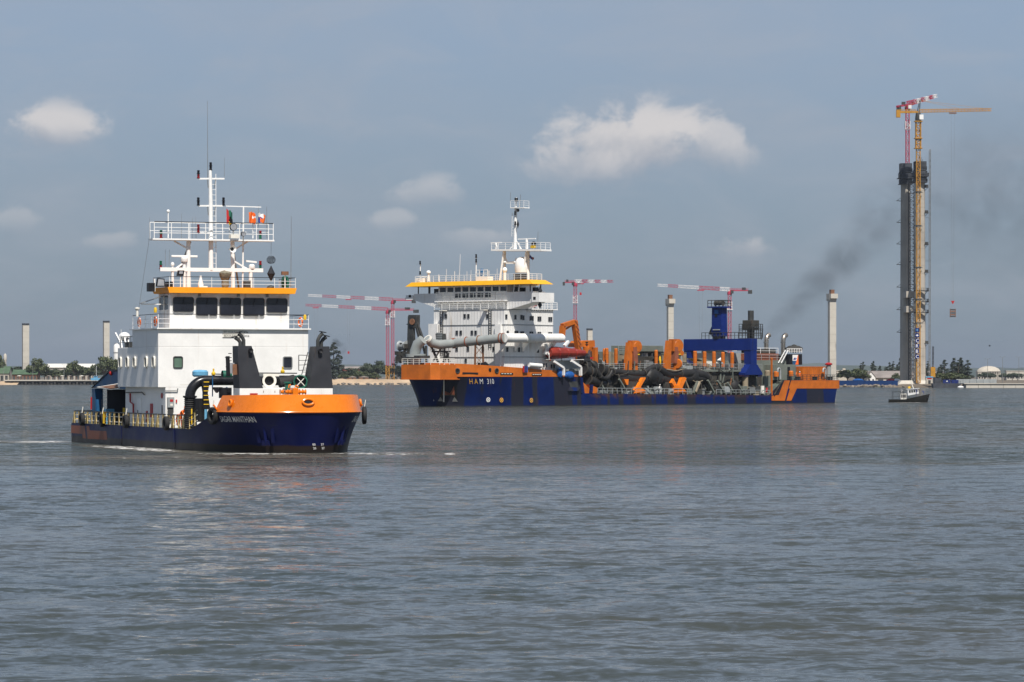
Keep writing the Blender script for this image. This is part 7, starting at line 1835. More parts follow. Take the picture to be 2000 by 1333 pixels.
t = thing('day_shape', 'upper of two black diamond day shapes at the big ship bridge wing', 'day shape'); on(S2, t, (24.000, 15.767, 21.673)); MB().lathe([(0.01, -0.85), (0.42, 0), (0.01, 0.85)], (0, 0, 0), 8).build('shape', 'net_black', t)
t = thing('day_shape', 'lower of two black diamond day shapes at the big ship bridge wing', 'day shape'); on(S2, t, (24.000, 15.704, 18.995)); MB().lathe([(0.01, -0.8), (0.40, 0), (0.01, 0.8)], (0, 0, 0), 8).build('shape', 'net_black', t)
t = thing('day_shape', 'small black ball and diamond hung on the big ship mast', 'day shape'); on(S2, t, (21.400, 8.010, 34.614)); MB().lathe([(0.01, -1.1), (0.25, -0.2), (0.01, 0.6)], (0, 0, 0), 8).build('shape', 'net_black', t); MB().ball((0, 0, 2.4), 0.32, 10).build('ball', 'net_black', t, True)
cloth_flag(S2, 'flag', 'dark blue and red flag flying from the big ship mast platform', (21.500, 10.966, 28.643), 1.5, 0.7, R(75), ['blue_cloth', 'stern_orange'], lambda u, v: 1 if u > .55 else 0, 0.2, 0.55, 2)

# ------------------------------------------------------------------ dredger: boat deck, hopper and machinery
bp2 = thing('lifeboat', 'enclosed red lifeboat in white davits on the big ship', 'lifeboat'); on(S2, bp2, (9.932, 10.300, 10.100))
rows = []
for i in range(15):
    f = i / 14; x = 5.2 - 10.6 * f; r0 = 1.25 * (1 - 0.55 * f ** 1.5) * (1 - max(0, (0.08 - f) / 0.08) ** 2 * 0.25); rows.append([(x, r0 * math.cos(a) * 0.95, r0 * math.sin(a) * (1.0 if math.sin(a) > 0 else 0.95)) for a in [k * math.pi / 8 for k in range(17)]])
b = MB(); b.grid(rows); b.add(rows[0][:-1], [tuple(range(16))]); b.add(rows[-1][:-1], [tuple(range(16))]); b.build('hull', 'lifeboat_red', bp2, True, ang=60)
for f in (0.2, 0.45, 0.7): MB().lathe([(1.27 - .6 * f ** 1.5, -0.05), (1.31 - .6 * f ** 1.5, 0), (1.27 - .6 * f ** 1.5, 0.05)], (5.2 - 10.6 * f, 0, 0), 16, (1, 0, 0)).build('band', 'red', bp2)
MB().ball((5.0, 0.2, -1.35), 0.22, 8).build('buoy', 'lifeboat_red', bp2, True)
for pts in ([(14.064, 10.600, 8.521), (11.122, 10.600, 7.262), (11.122, 10.600, 5.846)], [(8.844, 10.600, 8.636), (6.019, 10.600, 7.467), (6.019, 10.600, 5.798)], [(15.844, 10.200, 11.818), (15.395, 10.200, 10.072), (13.592, 10.200, 8.718)], [(16.144, 10.200, 9.875), (14.344, 10.200, 11.926)], [(10.420, 10.200, 11.466), (9.205, 10.200, 12.355)]):
    for i in range(len(pts) - 1): MB().bar(pts[i], pts[i + 1], 0.5, 0.4).build('davit', 'white', S2)
b = MB(); b.box(5.2, XA, 5.0, 9.6, 5.6, 8.711); b.build('aft_deckhouse', 'grey_paint', S2); b = MB(); b.box(5.0, 15.2, 8.0, 10.6, 8.806, 8.903); b.build('boat_platform', 'white', S2)
railing('railing', [(15.2, 10.5, 8.903), (12.2, 10.5, 8.903)], 1.1, 'white_clean', S2, 3, 1.0, 0.05)
for p in ((15.740, 9.600, 7.741), (14.990, 9.600, 7.743), (13.488, 9.600, 7.551), (12.734, 9.600, 7.553)): win_side(9.6, 1, p[0], p[2], 0.45, 0.8, 0.05, S2, 'dark_steel', 'glass_dark', 0.05, 0.05)
MB().tube([(20.525, 10.000, 7.825), (16.956, 10.000, 7.640)], 0.42, 14).build('liferaft_canister', 'white_clean', S2, True)
for p, w, h_ in (((11.276, 9.900, 6.286), 1.4, 1.3), ((8.544, 9.900, 5.896), 2.4, 1.0)): 
    b = MB(); b.ball(p, 1.0, 10, (w * 0.6, 0.6, h_ * 0.75)); b.build('tarpaulin_bundle', 'bright_blue', S2, True)
railing('railing', [(12.2, 9.9, 5.95), (5.0, 9.9, 5.95)], 1.1, 'dark_steel', S2, 3, 1.2, 0.045)
for p, m_ in (((21.492, 9.750, 7.244), 'red'), ((21.270, 9.750, 7.631), 'bright_blue')): MB().box(p[0] - .5, p[0] + .5, 9.72, 9.95, 6.4, 7.6).build('deck_locker', m_, S2)
# orange boat-deck crane frame
o7 = 'orange_dull'
for p, q, w, h_ in (((6.794, 6.500, 12.300), (6.488, 6.500, 15.357), 0.9, 0.9), ((6.641, 6.500, 15.404), (2.959, 6.500, 16.237), 0.9, 0.8), ((3.036, 6.500, 16.384), (1.107, 6.500, 7.980), 0.95, 0.95), ((0.621, 4.800, 16.432), (0.001, 4.800, 8.783), 0.6, 0.6), ((6.030, 6.500, 14.573), (3.113, 6.500, 15.790), 0.3, 0.3)):
    MB().bar(p, q, w, h_).build('a_frame', o7, S2)
b = MB()
for i in range(9): f = i / 9; pa = V((3.036, 6.500, 16.384)).lerp(V((1.107, 6.500, 7.980)), f); b.bar(pa + V(.3, .5, 0), V((3.036, 6.500, 16.384)).lerp(V((1.107, 6.500, 7.980)), f + .1) + V(-.4, .5, 0), 0.14)
b.build('a_frame_lacing', 'stern_orange', S2)
MB().box(3.6, 9.5, 4.4, 7.2, 5.6, 8.566).build('winch_house', o7, S2); MB().prism([(7.826, 7.500, 7.961), (5.687, 7.500, 8.656), (3.538, 7.500, 7.972), (3.538, 7.500, 7.577), (7.826, 7.500, 7.567)], (0, -2, 0)).build('winch_roof', o7, S2)
for i in range(3): z = 6.982 - i * 0.9; MB().box(4.0, 9.0, 7.21, 7.3, z, z + 0.2).build('louvre', 'stern_orange', S2)
MB().lathe([(0.01, -0.8), (1.0, -0.8), (0.75, -0.6), (0.75, 0.6), (1.0, 0.8), (0.01, 0.8)], (1.378, 7.500, 9.166), 16, (1, 0, 0)).build('winch_drum', 'black', S2, True)
# forward gantry head
b = MB(); b.prism([(1.416, 6.500, 11.548), (0.333, 6.500, 12.547), (-3.168, 6.500, 12.674), (-3.324, 6.500, 11.380), (1.339, 6.500, 11.350)], (0, -3, 0)); gh = b.build('gantry_head', o7, S2)
for pa in (((-0.252, 6.530, 12.353), (-1.184, 6.530, 12.360), (-0.717, 6.530, 12.009)), ((-0.252, 6.530, 11.906), (-1.184, 6.530, 11.913), (-0.717, 6.530, 11.562))): MB().prism(pa, (0, 0.04, 0)).build('arrow_mark', 'black', gh)
for p, q, w in (((-0.288, 6.500, 11.360), (-0.288, 6.500, 7.984), 0.7), ((-3.246, 6.500, 11.280), (-3.246, 6.500, 7.792), 0.85), ((-5.169, 4.000, 11.406), (-5.012, 4.000, 8.703), 0.6), ((-1.375, 6.500, 11.367), (-0.443, 6.500, 10.170), 0.4)): MB().bar(p, q, w).build('gantry_leg', o7, S2)
MB().bar((-3.025, 5.000, 10.788), (-3.025, 5.000, 9.391), 0.6).build('hydraulic_ram', 'white_clean', S2); MB().bar((0.933, 7.000, 9.169), (-2.018, 7.000, 9.231), 0.3).build('guard_rail', 'red', S2)
# step down at the fore end of the hopper: blue side plates and orange winch seats
MB().prism([(8.810, 9.740, 5.406), (8.049, 9.740, 3.543), (5.603, 9.740, 3.537), (6.215, 9.740, 5.405)], (0, -0.05, 0)).build('side_recess', 'dark_steel', S2)
MB().prism([(8.425, 9.800, 3.544), (5.061, 9.800, 3.536), (6.153, 10.200, 2.852), (8.901, 10.200, 2.861)], (0, -0.4, 0)).build('fender_block', 'hull_big', S2)
for poly in ([(6.421, 9.400, 5.012), (5.042, 9.400, 5.011), (4.428, 9.400, 2.548), (5.042, 9.400, 2.551)], [(4.000, 9.300, 4.715), (1.687, 9.300, 3.230), (1.532, 9.300, 2.389), (4.000, 9.300, 2.399)], [(1.789, 9.000, 4.119), (1.016, 9.000, 4.018), (-1.003, 9.000, 3.420), (-1.003, 9.000, 2.379), (0.396, 9.000, 2.384)]):
    MB().prism(poly, (0, -1.5, 0)).build('winch_seat', o7, S2)
MB().bar((4.668, 9.600, 5.405), (4.668, 9.600, 2.451), 0.5).bar((1.507, 9.600, 4.020), (1.739, 9.600, 2.441), 0.5).build('side_stanchion', 'hull_big', S2)
# hopper
b = MB(); b.box(-56, -1, -7.4, 7.4, 1.7, 6.3); b.build('hopper', 'mud_steel', S2); b = MB(); b.box(-55, -2, -6.6, 6.6, 6.28, 6.34); b.build('hopper_load', 'sand', S2)
b = MB(); b.box(-55.5, -1, 7.0, 7.9, 6.6, 7.0); b.box(-55.5, -1, -7.9, -7.0, 6.6, 7.0); b.box(-55.5, -1, -0.7, 0.7, 7.6, 8.0); b.build('gangway', 'grey_green', S2)
railing('railing', [(-1, 7.9, 7.0), (-55.5, 7.9, 7.0)], 1.15, 'grey_paint', S2, 3, 1.6, 0.04); railing('railing', [(-1, -7.2, 7.0), (-55.5, -7.2, 7.0)], 1.15, 'grey_paint', S2, 3, 1.6, 0.04); railing('railing', [(-1, 0.7, 8.0), (-55.5, 0.7, 8.0)], 1.15, 'grey_paint', S2, 3, 1.6, 0.04)
for x in range(-54, -1, 4): MB().bar((x, 7.4, 1.8), (x, 7.4, 6.4), 0.35).build('hopper_frame', 'grey_green', S2)
for p, q in (((-1.348, 9.100, 4.708), (-2.908, 9.100, 3.117)), ((-7.464, 9.100, 5.101), (-9.046, 9.100, 3.399)), ((-35.656, 9.100, 4.876), (-37.847, 9.100, 2.343)), ((-38.862, 9.100, 4.769), (-41.239, 9.100, 2.278)), ((-42.262, 9.100, 4.351), (-44.314, 9.100, 2.267)), ((-45.859, 9.100, 3.928), (-47.581, 9.100, 2.202)), ((-49.311, 9.100, 3.399), (-50.351, 9.100, 2.192)), ((-32.305, 9.100, 4.673), (-30.971, 9.100, 2.317))):
    MB().bar(p, q, 0.42, 0.3).build('diagonal_stay', 'grey_green', S2)
railing('railing', [(-0.5, 9.5, 2.3), (-30, 9.5, 2.05)], 1.1, 'grey_paint', S2, 2, 1.45, 0.04); railing('railing', [(-38, 9.5, 2.0), (-56, 9.5, 1.78)], 1.0, 'grey_paint', S2, 2, 1.6, 0.04)
# clutter: pumps, valves, cable boxes along the hopper
rs = random.Random(21); kinds = ['mud_steel', 'grey_green', 'dark_steel', 'grey_paint', 'steel', 'mud_steel']
for i in range(130):
    x = rs.uniform(-55, -2); lev = rs.random()
    if lev < 0.45: y, z = rs.uniform(7.9, 9.0), 1.9 + rs.random() * 0.3
    elif lev < 0.8: y, z = rs.uniform(5.0, 7.0), 7.0
    else: y, z = rs.uniform(-6.8, 1.0), 7.0
    w, h_ = rs.uniform(0.35, 1.0), rs.uniform(0.6, 1.9)
    if rs.random() < 0.45: MB().box(x - w, x + w, y - w * .6, y + w * .6, z, z + h_).build('equipment_box', rs.choice(kinds), S2, bevel=0.05)
    elif rs.random() < 0.5: MB().lathe([(w * .6, 0), (w * .6, h_ * .7), (w * .8, h_ * .7), (w * .8, h_ * .85), (w * .3, h_ * .9), (w * .3, h_), (0.01, h_)], (x, y, z), 12).build('valve', rs.choice(kinds), S2, True)
    else: MB().tube([(x - 1.6, y, z + .3), (x - .3, y, z + .4), (x, y, z + .8), (x + .2, y, z + h_ + .6)], 0.16, 8).build('service_pipe', rs.choice(kinds), S2, True)
for p, q, r_2, m_ in (((-32.934, 9.000, 4.467), (-31.599, 9.000, 2.519), 0.45, 'tan_steel'), ((-48.847, 8.600, 5.700), (-48.847, 8.600, 3.085), 0.62, 'tan_steel'), ((-28.954, 8.600, 4.984), (-30.115, 8.600, 3.138), 0.2, 'tan_steel')): MB().tube([p, q], r_2, 14).build('hydraulic_ram', m_, S2, True)
for p, r_2 in (((-38.496, 8.600, 3.528), 0.75), ((-34.106, 9.000, 2.819), 0.5), ((-31.689, 8.800, 3.339), 0.5)): MB().lathe([(r_2 * .6, -.3), (r_2 * .62, -.08), (r_2, -.08), (r_2, .08), (r_2 * .6, .08), (r_2 * .55, -.1), (0.01, -.1)], p, 16, (0.2, 1, 0)).build('pipe_flange', 'mud_steel', S2, True)
MB().box(-52.5, -50.6, 8.8, 9.4, 1.8, 2.5).build('deck_locker', 'tan_steel', S2); MB().tube([(-54.012, 9.100, 3.702), (-54.012, 9.100, 2.126)], 0.42, 12).build('ventilator', 'cream', S2, True); MB().tube([(-55.456, 9.200, 3.278), (-55.280, 9.200, 2.332)], 0.2, 8).build('fire_hydrant', 'red', S2, True)
# hoses, wires and small pipework draped over everything
for i in range(46):
    x = rs.uniform(-54, -2); y = rs.uniform(6.8, 9.3); z = rs.uniform(2.6, 7.6); L7 = rs.uniform(1.5, 6.0); sag = rs.uniform(0.1, 0.9)
    MB().tube([(x + L7 * k / 6 - L7 / 2, y + 0.15 * math.sin(k + i), z - sag * math.sin(math.pi * k / 6) + rs.uniform(-.05, .05)) for k in range(7)], rs.uniform(0.04, 0.13), 6).build('hose', rs.choice(['black', 'dark_steel', 'mud_steel', 'tan_steel', 'rubber']), S2, True)
for i in range(40):
    x = rs.uniform(-55, -2); y = rs.choice([6.9, 7.6, 8.8]); z = rs.uniform(2.0, 7.0)
    MB().bar((x, y, z), (x + rs.uniform(-.8, .8), y + rs.uniform(-.2, .2), z + rs.uniform(1.0, 2.6)), rs.uniform(.08, .22)).build('stay', rs.choice(['dark_steel', 'grey_green', 'mud_steel', 'wood_brown']), S2)
for i in range(30):
    x = rs.uniform(-36, -4); y = rs.uniform(1.8, 5.5); z = 7.0; h_ = rs.uniform(1.2, 3.6); w = rs.uniform(.2, .6)
    MB().box(x - w, x + w, y - w, y + w, z, z + h_).build('control_cabinet', rs.choice(['mud_steel', 'dark_steel', 'grey_green', 'tan_steel']), S2)
# mid-ship machinery deckhouse on the centre line
for xa, xb_, y0_, y1_, za, zb, m_ in ((-33, -16, -5, 2, 7.0, 10.6, 'grey_green'), (-29, -21, -4, 3, 10.6, 11.8, 'grey_green'), (-15, -3, -5, 0, 7.0, 8.6, 'mud_steel'), (-24, -19, 2.2, 4.6, 7.0, 9.6, 'mud_steel')):
    MB().box(xa, xb_, y0_, y1_, za, zb).build('machinery_house', m_, S2, bevel=0.06)
railing('railing', [(-16, 2, 10.6), (-33, 2, 10.6)], 1.1, 'grey_paint', S2, 3, 1.4, 0.04)
for i in range(22):
    x = -33 + i * 0.8; MB().box(x, x + rs.uniform(.3, .7), 2.01, 2.3, 7.4 + rs.random() * 1.5, 9.2 + rs.random() * 1.2).build('switch_box', rs.choice(['grey_paint', 'dark_steel', 'mud_steel', 'cream']), S2)
for p in ((-28.705, 2.000, 10.900), (-29.862, 2.000, 10.906)): fl = MB().box(p[0] - .4, p[0] + .4, 1.9, 2.2, p[2] - .25, p[2] + .25).build('floodlight', 'lens', S2); MB().bar(p, (p[0], 2, 10.6), .1).build('post', 'steel', fl)
# orange overflow / vent cylinders
for p, q, r_2 in (((-7.362, 5.500, 11.111), (-7.362, 5.500, 8.005), 0.34), ((-7.220, 6.200, 11.207), (-7.220, 6.200, 8.003), 0.36), ((-10.066, 6.200, 11.124), (-10.066, 6.200, 8.010), 0.36), ((-22.448, 6.400, 10.893), (-22.448, 6.400, 7.736), 0.36), ((-34.249, 7.000, 10.752), (-34.249, 7.000, 7.762), 0.40), ((-37.358, 7.000, 10.666), (-37.358, 7.000, 7.666), 0.40), ((-40.488, 7.000, 10.683), (-40.488, 7.000, 7.569), 0.40), ((-43.469, 7.000, 10.595), (-43.469, 7.000, 7.575), 0.40), ((-46.555, 7.000, 10.611), (-46.555, 7.000, 7.476), 0.40)):
    a, c_ = V(p), V(q); h_ = a.z - c_.z
    cy = MB().lathe([(0.01, 0), (r_2, 0), (r_2, h_ * .6), (r_2 + .03, h_ * .6), (r_2 + .03, h_ * .63), (r_2, h_ * .63), (r_2, h_ - .15), (r_2 * .7, h_), (0.01, h_)], c_, 14).build('vent_cylinder', o7, S2, True)
    MB().lathe([(r_2 * 1.15, -.4), (r_2 * 1.15, 0), (0.01, 0)], c_, 12).build('collar', 'dark_steel', cy, True); MB().lathe([(r_2 * .8, -2.4), (r_2 * .8, -.4)], c_, 10).build('stem', 'grey_paint', cy, True)
# two suction-pipe gantries, slanted orange slabs with sheave housings
for (bl, br, tr_, tl_, dc, dr_, legp, foot1, foot2, foot3) in (
        ((-10.630, 8.200, 6.603), (-12.621, 8.200, 6.605), (-12.781, 8.200, 12.336), (-11.505, 8.200, 12.327), (-14.076, 7.800, 11.492), 1.2, ((-13.603, 7.600, 10.232), (-13.923, 7.600, 6.506)), [(-8.800, 9.300, 5.100), (-10.228, 9.300, 5.099), (-10.069, 9.300, 3.998), (-9.593, 9.300, 3.999)], [(-14.514, 9.450, 5.398), (-15.317, 9.450, 5.448), (-15.317, 9.450, 5.196), (-13.552, 9.450, 3.288), (-12.912, 9.450, 3.490)], [(-11.670, 9.550, 2.340), (-12.690, 9.500, 3.591), (-14.131, 9.500, 3.387), (-15.335, 9.500, 2.779), (-15.664, 9.300, 2.324)]),
        ((-22.961, 8.200, 6.514), (-24.845, 8.200, 6.515), (-25.173, 8.200, 12.786), (-24.025, 8.200, 12.777), (-27.079, 7.800, 11.730), 1.35, ((-26.756, 7.600, 10.299), (-26.426, 7.600, 6.517)), [(-23.781, 9.300, 4.378), (-24.437, 9.300, 5.191), (-25.423, 9.300, 3.968), (-24.765, 9.300, 3.562)], [(-26.879, 9.450, 5.394), (-27.870, 9.450, 5.496), (-28.366, 9.450, 5.240), (-27.044, 9.450, 3.455), (-25.890, 9.450, 3.560)], [(-24.437, 9.300, 2.291), (-24.676, 9.500, 3.970), (-26.321, 9.500, 3.814), (-28.137, 9.500, 2.737), (-28.723, 9.300, 2.275)])):
    g_ = MB().prism([bl, br, tr_, tl_], (0, -0.7, 0)).build('suction_gantry', o7, S2)
    MB().lathe([(0.01, -.7), (dr_, -.7), (dr_, .7), (0.01, .7)], dc, 20, (0.15, 1, 0)).build('sheave_housing', o7, g_, True, ang=50); MB().lathe([(dr_ * .85, .71), (dr_ * .8, .78), (0.01, .8)], dc, 16, (0.15, 1, 0)).build('sheave', o7, g_, True)
    d2 = V(dc); MB().prism([d2 + V(0.4, .6, dr_), d2 + V(1.6, .6, dr_), d2 + V(1.6, .6, -dr_ * .8), d2 + V(0.4, .6, -dr_ * .8)], (0, -1.2, 0)).build('head_plate', o7, g_); MB().box(d2.x - .6, d2.x + .6, d2.y - .5, d2.y + .7, d2.z - dr_ - .45, d2.z - dr_ - .2).build('hazard_band', 'yellow', g_)
    lm_ = V(legp[0]).lerp(V(legp[1]), 0.55)
    MB().bar(V(legp[0]) + V(0.3, 0, 1.2), lm_ + V(0.3, 0, 0), 1.9, 1.2).build('rear_leg', 'stern_orange', g_); MB().bar(lm_, legp[1], 1.3, 1.0).build('leg_foot', o7, g_)
    for ft, yy in ((foot1, -.8), (foot2, -.7), (foot3, -1.4)): MB().prism(ft, (0, yy, 0)).build('gantry_foot', 'orange', g_)
    MB().box(bl[0] - 3.6, bl[0] + 0.4, 7.0, 8.6, 2.0, 6.9).build('gantry_pedestal', 'mud_steel', g_)
MB().lathe([(0.01, -.25), (0.9, -.25), (1.05, 0), (0.9, .25), (0.01, .25)], (-26.730, 8.400, 8.151), 16, (1, .4, 0)).build('sheave_block', o7, S2, True); MB().lathe([(0.01, -.25), (0.5, -.25), (0.6, 0), (0.5, .25), (0.01, .25)], (-29.749, 7.000, 10.317), 12, (0.3, 1, 0)).build('sheave_block', o7, S2, True); MB().bar((-26.540, 7.900, 10.501), (-26.565, 8.400, 8.661), 0.08).bar((-29.666, 7.000, 10.111), (-29.832, 7.000, 7.649), 0.35).build('hoist_wire', 'grey_paint', S2)
MB().ball((-23.170, 6.800, 8.654), 0.5, 8, (.6, .5, 2.2)).build('hook_block', 'yellow', S2, True)
# suction tube stowed along the port side
dp = 'dredge_pipe'
for pts, r_2 in (([(-6.637, 8.100, 6.499), (-9.641, 8.100, 6.401), (-15.228, 8.100, 5.902), (-17.160, 8.100, 6.610), (-19.262, 8.100, 7.422), (-20.723, 8.100, 7.323)], 0.62), ([(-20.723, 8.100, 7.222), (-22.679, 8.100, 6.513), (-23.987, 8.100, 5.904), (-29.923, 8.100, 6.315), (-35.266, 8.100, 6.112), (-37.286, 8.100, 5.080)], 0.85), ([(-7.757, 7.700, 5.300), (-23.837, 7.700, 4.987), (-36.791, 7.700, 5.390)], 1.05),
                 ([(3.315, 8.600, 8.562), (0.551, 8.100, 8.771), (0.172, 9.200, 7.977), (-0.639, 9.300, 6.790), (-1.141, 9.400, 5.700), (-2.422, 9.500, 5.104), (-3.830, 9.500, 5.501), (-4.893, 9.400, 6.596), (-4.858, 9.300, 7.094)], 0.42), ([(2.578, 8.500, 6.984), (1.153, 8.600, 6.491), (-0.087, 8.600, 6.691)], 0.95), ([(1.978, 8.000, 7.777), (-0.881, 8.200, 7.585)], 0.9), ([(-2.630, 8.300, 6.992), (-4.821, 8.300, 6.298)], 1.0), ([(1.463, 8.600, 5.107), (-3.759, 8.400, 4.008)], 0.9)):
    # round the corners of the tube run
    P_ = [V(p) for p in pts]
    for _ in range(2):
        Q_ = [P_[0]]
        for i in range(len(P_) - 1): Q_ += [P_[i].lerp(P_[i + 1], .25), P_[i].lerp(P_[i + 1], .75)]
        P_ = Q_ + [P_[-1]]
    st = MB().tube(P_, r_2, 14).build('suction_tube', dp, S2, True)
    for f in (0, len(P_) // 2, len(P_) - 1): MB().lathe([(r_2, -.12), (r_2 * 1.22, -.12), (r_2 * 1.22, .12), (r_2, .12)], P_[f], 16, (P_[min(f + 1, len(P_) - 1)] - P_[max(f - 1, 0)]).normalized()).build('flange', 'mud_steel', st, True)
for p, w in (((-18.761, 8.500, 5.700), 2.0), ((-20.635, 8.300, 5.193), 1.6), ((-32.292, 8.200, 5.700), 1.6), ((-4.715, 8.000, 4.006), 1.6), ((-45.405, 8.400, 3.615), 1.3)):
    b = MB(); b.ball(p, 1.0, 12, (w, 0.9, 1.5)); b.v = [(x + rs.uniform(-.1, .1), y, z + rs.uniform(-.1, .1)) for x, y, z in b.v]; b.build('pump_casing', 'dredge_pipe', S2, True)
# blue travelling gantry across the hopper
BX = -50.759; bg_ = 'blue_gantry'
zt_, zb_ = 13.353, 10.942
yL = -8.052; 
gt = MB().box(BX - 1.1, BX + 1.1, yL, 9.4, zb_, zt_).build('gantry_beam', bg_, S2, bevel=0.05)
MB().box(BX - 1.0, BX + 1.0, 7.6, 9.39, 8.111, zb_ - 0.01).build('gantry_leg', bg_, S2, bevel=0.05); MB().box(BX - 1.0, BX + 1.0, yL + 0.01, yL + 1.9, 7.2, zb_ - 0.01).build('gantry_leg', bg_, S2, bevel=0.05)
for yy in (8.6, yL + 0.2):
    f_ = MB().prism([(BX - 1.1, yy - .9, 8.111), (BX + 1.1, yy - .9, 8.111), (BX + 2.9, yy - .9, 6.329), (BX + 2.9, yy - .9, 5.962), (BX - 2.9, yy - .9, 5.962), (BX - 2.9, yy - .9, 6.329)], (0, 1.7, 0)).build('bogie_frame', bg_, S2)
    for sx in (-2.2, 2.2): MB().box(BX + sx - .7, BX + sx + .7, yy - .8, yy + .7, 5.6, 5.962 - 0.01).build('bogie', 'hull_big', f_)
ty = 0.457
MB().prism([(BX + .9, ty - 1.35, zt_ + .5), (BX + .9, ty + 1.35, zt_ + .5), (BX + .9, ty + 1.25, zt_ + 6.4), (BX + .9, ty - 1.25, zt_ + 6.4)], (-1.9, 0, 0)).build('crane_column', bg_, S2, bevel=0.05); MB().lathe([(1.3, 0), (1.3, .52), (0.01, .52)], (BX, ty, zt_), 16).build('slewing_ring', 'black', S2)
MB().box(BX - 1.5, BX + 1.5, ty - 2.0, ty + 2.0, zt_ + 6.4, zt_ + 6.7).build('crane_platform', bg_, S2); railing('railing', [(BX + 1.4, ty - 1.9, zt_ + 6.7), (BX + 1.4, ty + 1.9, zt_ + 6.7), (BX - 1.4, ty + 1.9, zt_ + 6.7), (BX - 1.4, ty - 1.9, zt_ + 6.7)], 1.25, 'dark_steel', S2, 2, 1.0, 0.06)
MB().lathe([(0.01, -1), (.6, -1), (.45, -.8), (.45, .8), (.6, 1), (0.01, 1)], (BX, ty, zt_ + 7.4), 14, (0, 1, 0)).build('winch_drum', 'mud_steel', S2, True); MB().box(BX + .91, BX + .99, ty - .5, ty + .5, zt_ + 5.2, zt_ + 6.0).build('cab_window', 'bright_blue', S2); MB().box(BX + .91, BX + .99, ty - .4, ty + .2, zt_ + 4.6, zt_ + 5.1).build('hatch', 'black', S2); MB().box(BX + .91, BX + 1.05, ty - .9, ty + .9, zt_ + 1.8, zt_ + 2.0).build('maker_plate', 'grey_paint', S2)
MB().bar((BX, ty - 1.4, zt_ + 2.8), (BX, ty - 2.4, zt_ + 1.0), 0.5).build('hydraulic_ram', 'dark_steel', S2)
railing('railing', [(BX + 1.0, -3.345, zt_), (BX + 1.0, 9.0, zt_)], 1.3, 'dark_steel', S2, 2, 0.95, 0.05)
# conveyor plates and far-side structures seen under the gantry
for poly, m_ in (([(-39.973, 3.000, 9.345), (-42.520, 3.000, 9.355), (-50.937, 3.000, 7.281), (-48.689, 3.000, 7.067)], 'grey_green'), ([(-40.890, 4.000, 8.720), (-44.467, 4.000, 8.732), (-50.492, 4.000, 7.279), (-45.323, 4.000, 7.270)], 'cream')): MB().prism(poly, (0, -3, 0)).build('chute_plate', m_, S2)
MB().bar((-43.128, 2.000, 10.616), (-49.648, 2.000, 10.756), .5).bar((-49.648, 2.000, 10.756), (-54.861, 2.000, 9.407), .4).bar((-51.012, 4.000, 8.543), (-53.273, 4.000, 6.755), .4).build('chute_frame', 'dark_steel', S2); MB().prism([(-48.612, 2.000, 8.962), (-49.994, 2.000, 9.704), (-50.340, 2.000, 8.757)], (0, -.5, 0)).build('spill_plate', 'white_clean', S2)
for xa in (0, 1): MB().lathe([(0.6, 0), (0.6, .25), (.45, .25)], (V((-53.813, 2.000, 10.885)) + V(0, 0, -xa * .8)), 12).build('cable_drum', 'white_clean', S2)
# after deckhouse, exhausts, funnel
XS = -58.0
b = MB(); b.box(-66.5, -56.6, -7, 7.6, 1.8, 5.700 + 0.0); b.box(-66.4, -55.0, -6.5, 6.0, 5.700, 8.990); b.build('engine_casing', 'grey_green', S2); b = MB(); b.box(-64, -54.8, -6.2, 5.8, 8.990, 10.370); b.build('upper_casing', 'stern_orange', S2)
b = MB(); b.box(-56.5, -50.6, -6, 3.0, 7.0, 10.460); b.build('casing_wing', 'grey_paint', S2)
zc_ = 10.370
railing('railing', [(-54.9, 5.7, zc_), (-64, 5.7, zc_)], 1.15, 'white_clean', S2, 2, 2.6, 0.04); railing('railing', [(-55.2, 5.95, 8.990), (-66, 5.95, 8.990)], 1.1, 'grey_paint', S2, 2, 2.4, 0.04)
MB().box(-62, -55.2, 5.82, 5.9, 8.672, 8.937).build('hose_rack', 'red', S2)
ladder('stairway', (-63.378, 6.600, 8.414), (-65.881, 6.600, 11.143), 1.0, 'white_clean', S2, (0.3, 1, 0), 0.45, 0.07)
for p, q in (((-64.838, 2.000, 10.518), (-64.838, 2.000, 12.980)), ((-70.764, 2.000, 10.117), (-70.764, 2.000, 13.025))):
    a, c_ = V(p), V(q); ex_ = MB().tube([a - V(0, 0, 1), c_, c_ + V(-.06, 0, .5), c_ + V(-.4, 0, 1.05), c_ + V(-1.0, 0, 1.35)], [.5, .5, .53, .54, .54], 16).build('exhaust_pipe', 'stainless', S2, True)
    MB().lathe([(.5, -.1), (.56, -.1), (.56, .1), (.5, .1)], c_ - V(0, 0, .2), 14).build('flange', 'steel', ex_, True); MB().lathe([(0.01, 0.02), (.5, 0.02)], c_ + V(-1.02, 0, 1.36), 14, (-.9, 0, .45)).build('mouth', 'black', ex_)
b = MB(); b.prism([(-68.047, 5.600, 8.055), (-72.660, 5.600, 8.067), (-72.569, 5.600, 10.326), (-68.317, 5.600, 10.305)], (0, -6, 0)); fn = b.build('funnel', 'black', S2)
L_ = [(-69.178, 5.630, 10.148), (-71.167, 5.630, 10.158), (-71.257, 5.630, 8.117), (-69.178, 5.630, 8.112)]
l4 = lambda a, b_, e=0.0: (V(L_[0]) * (1 - a) + V(L_[1]) * a) * (1 - b_) + (V(L_[3]) * (1 - a) + V(L_[2]) * a) * b_ + V(0, e, 0)
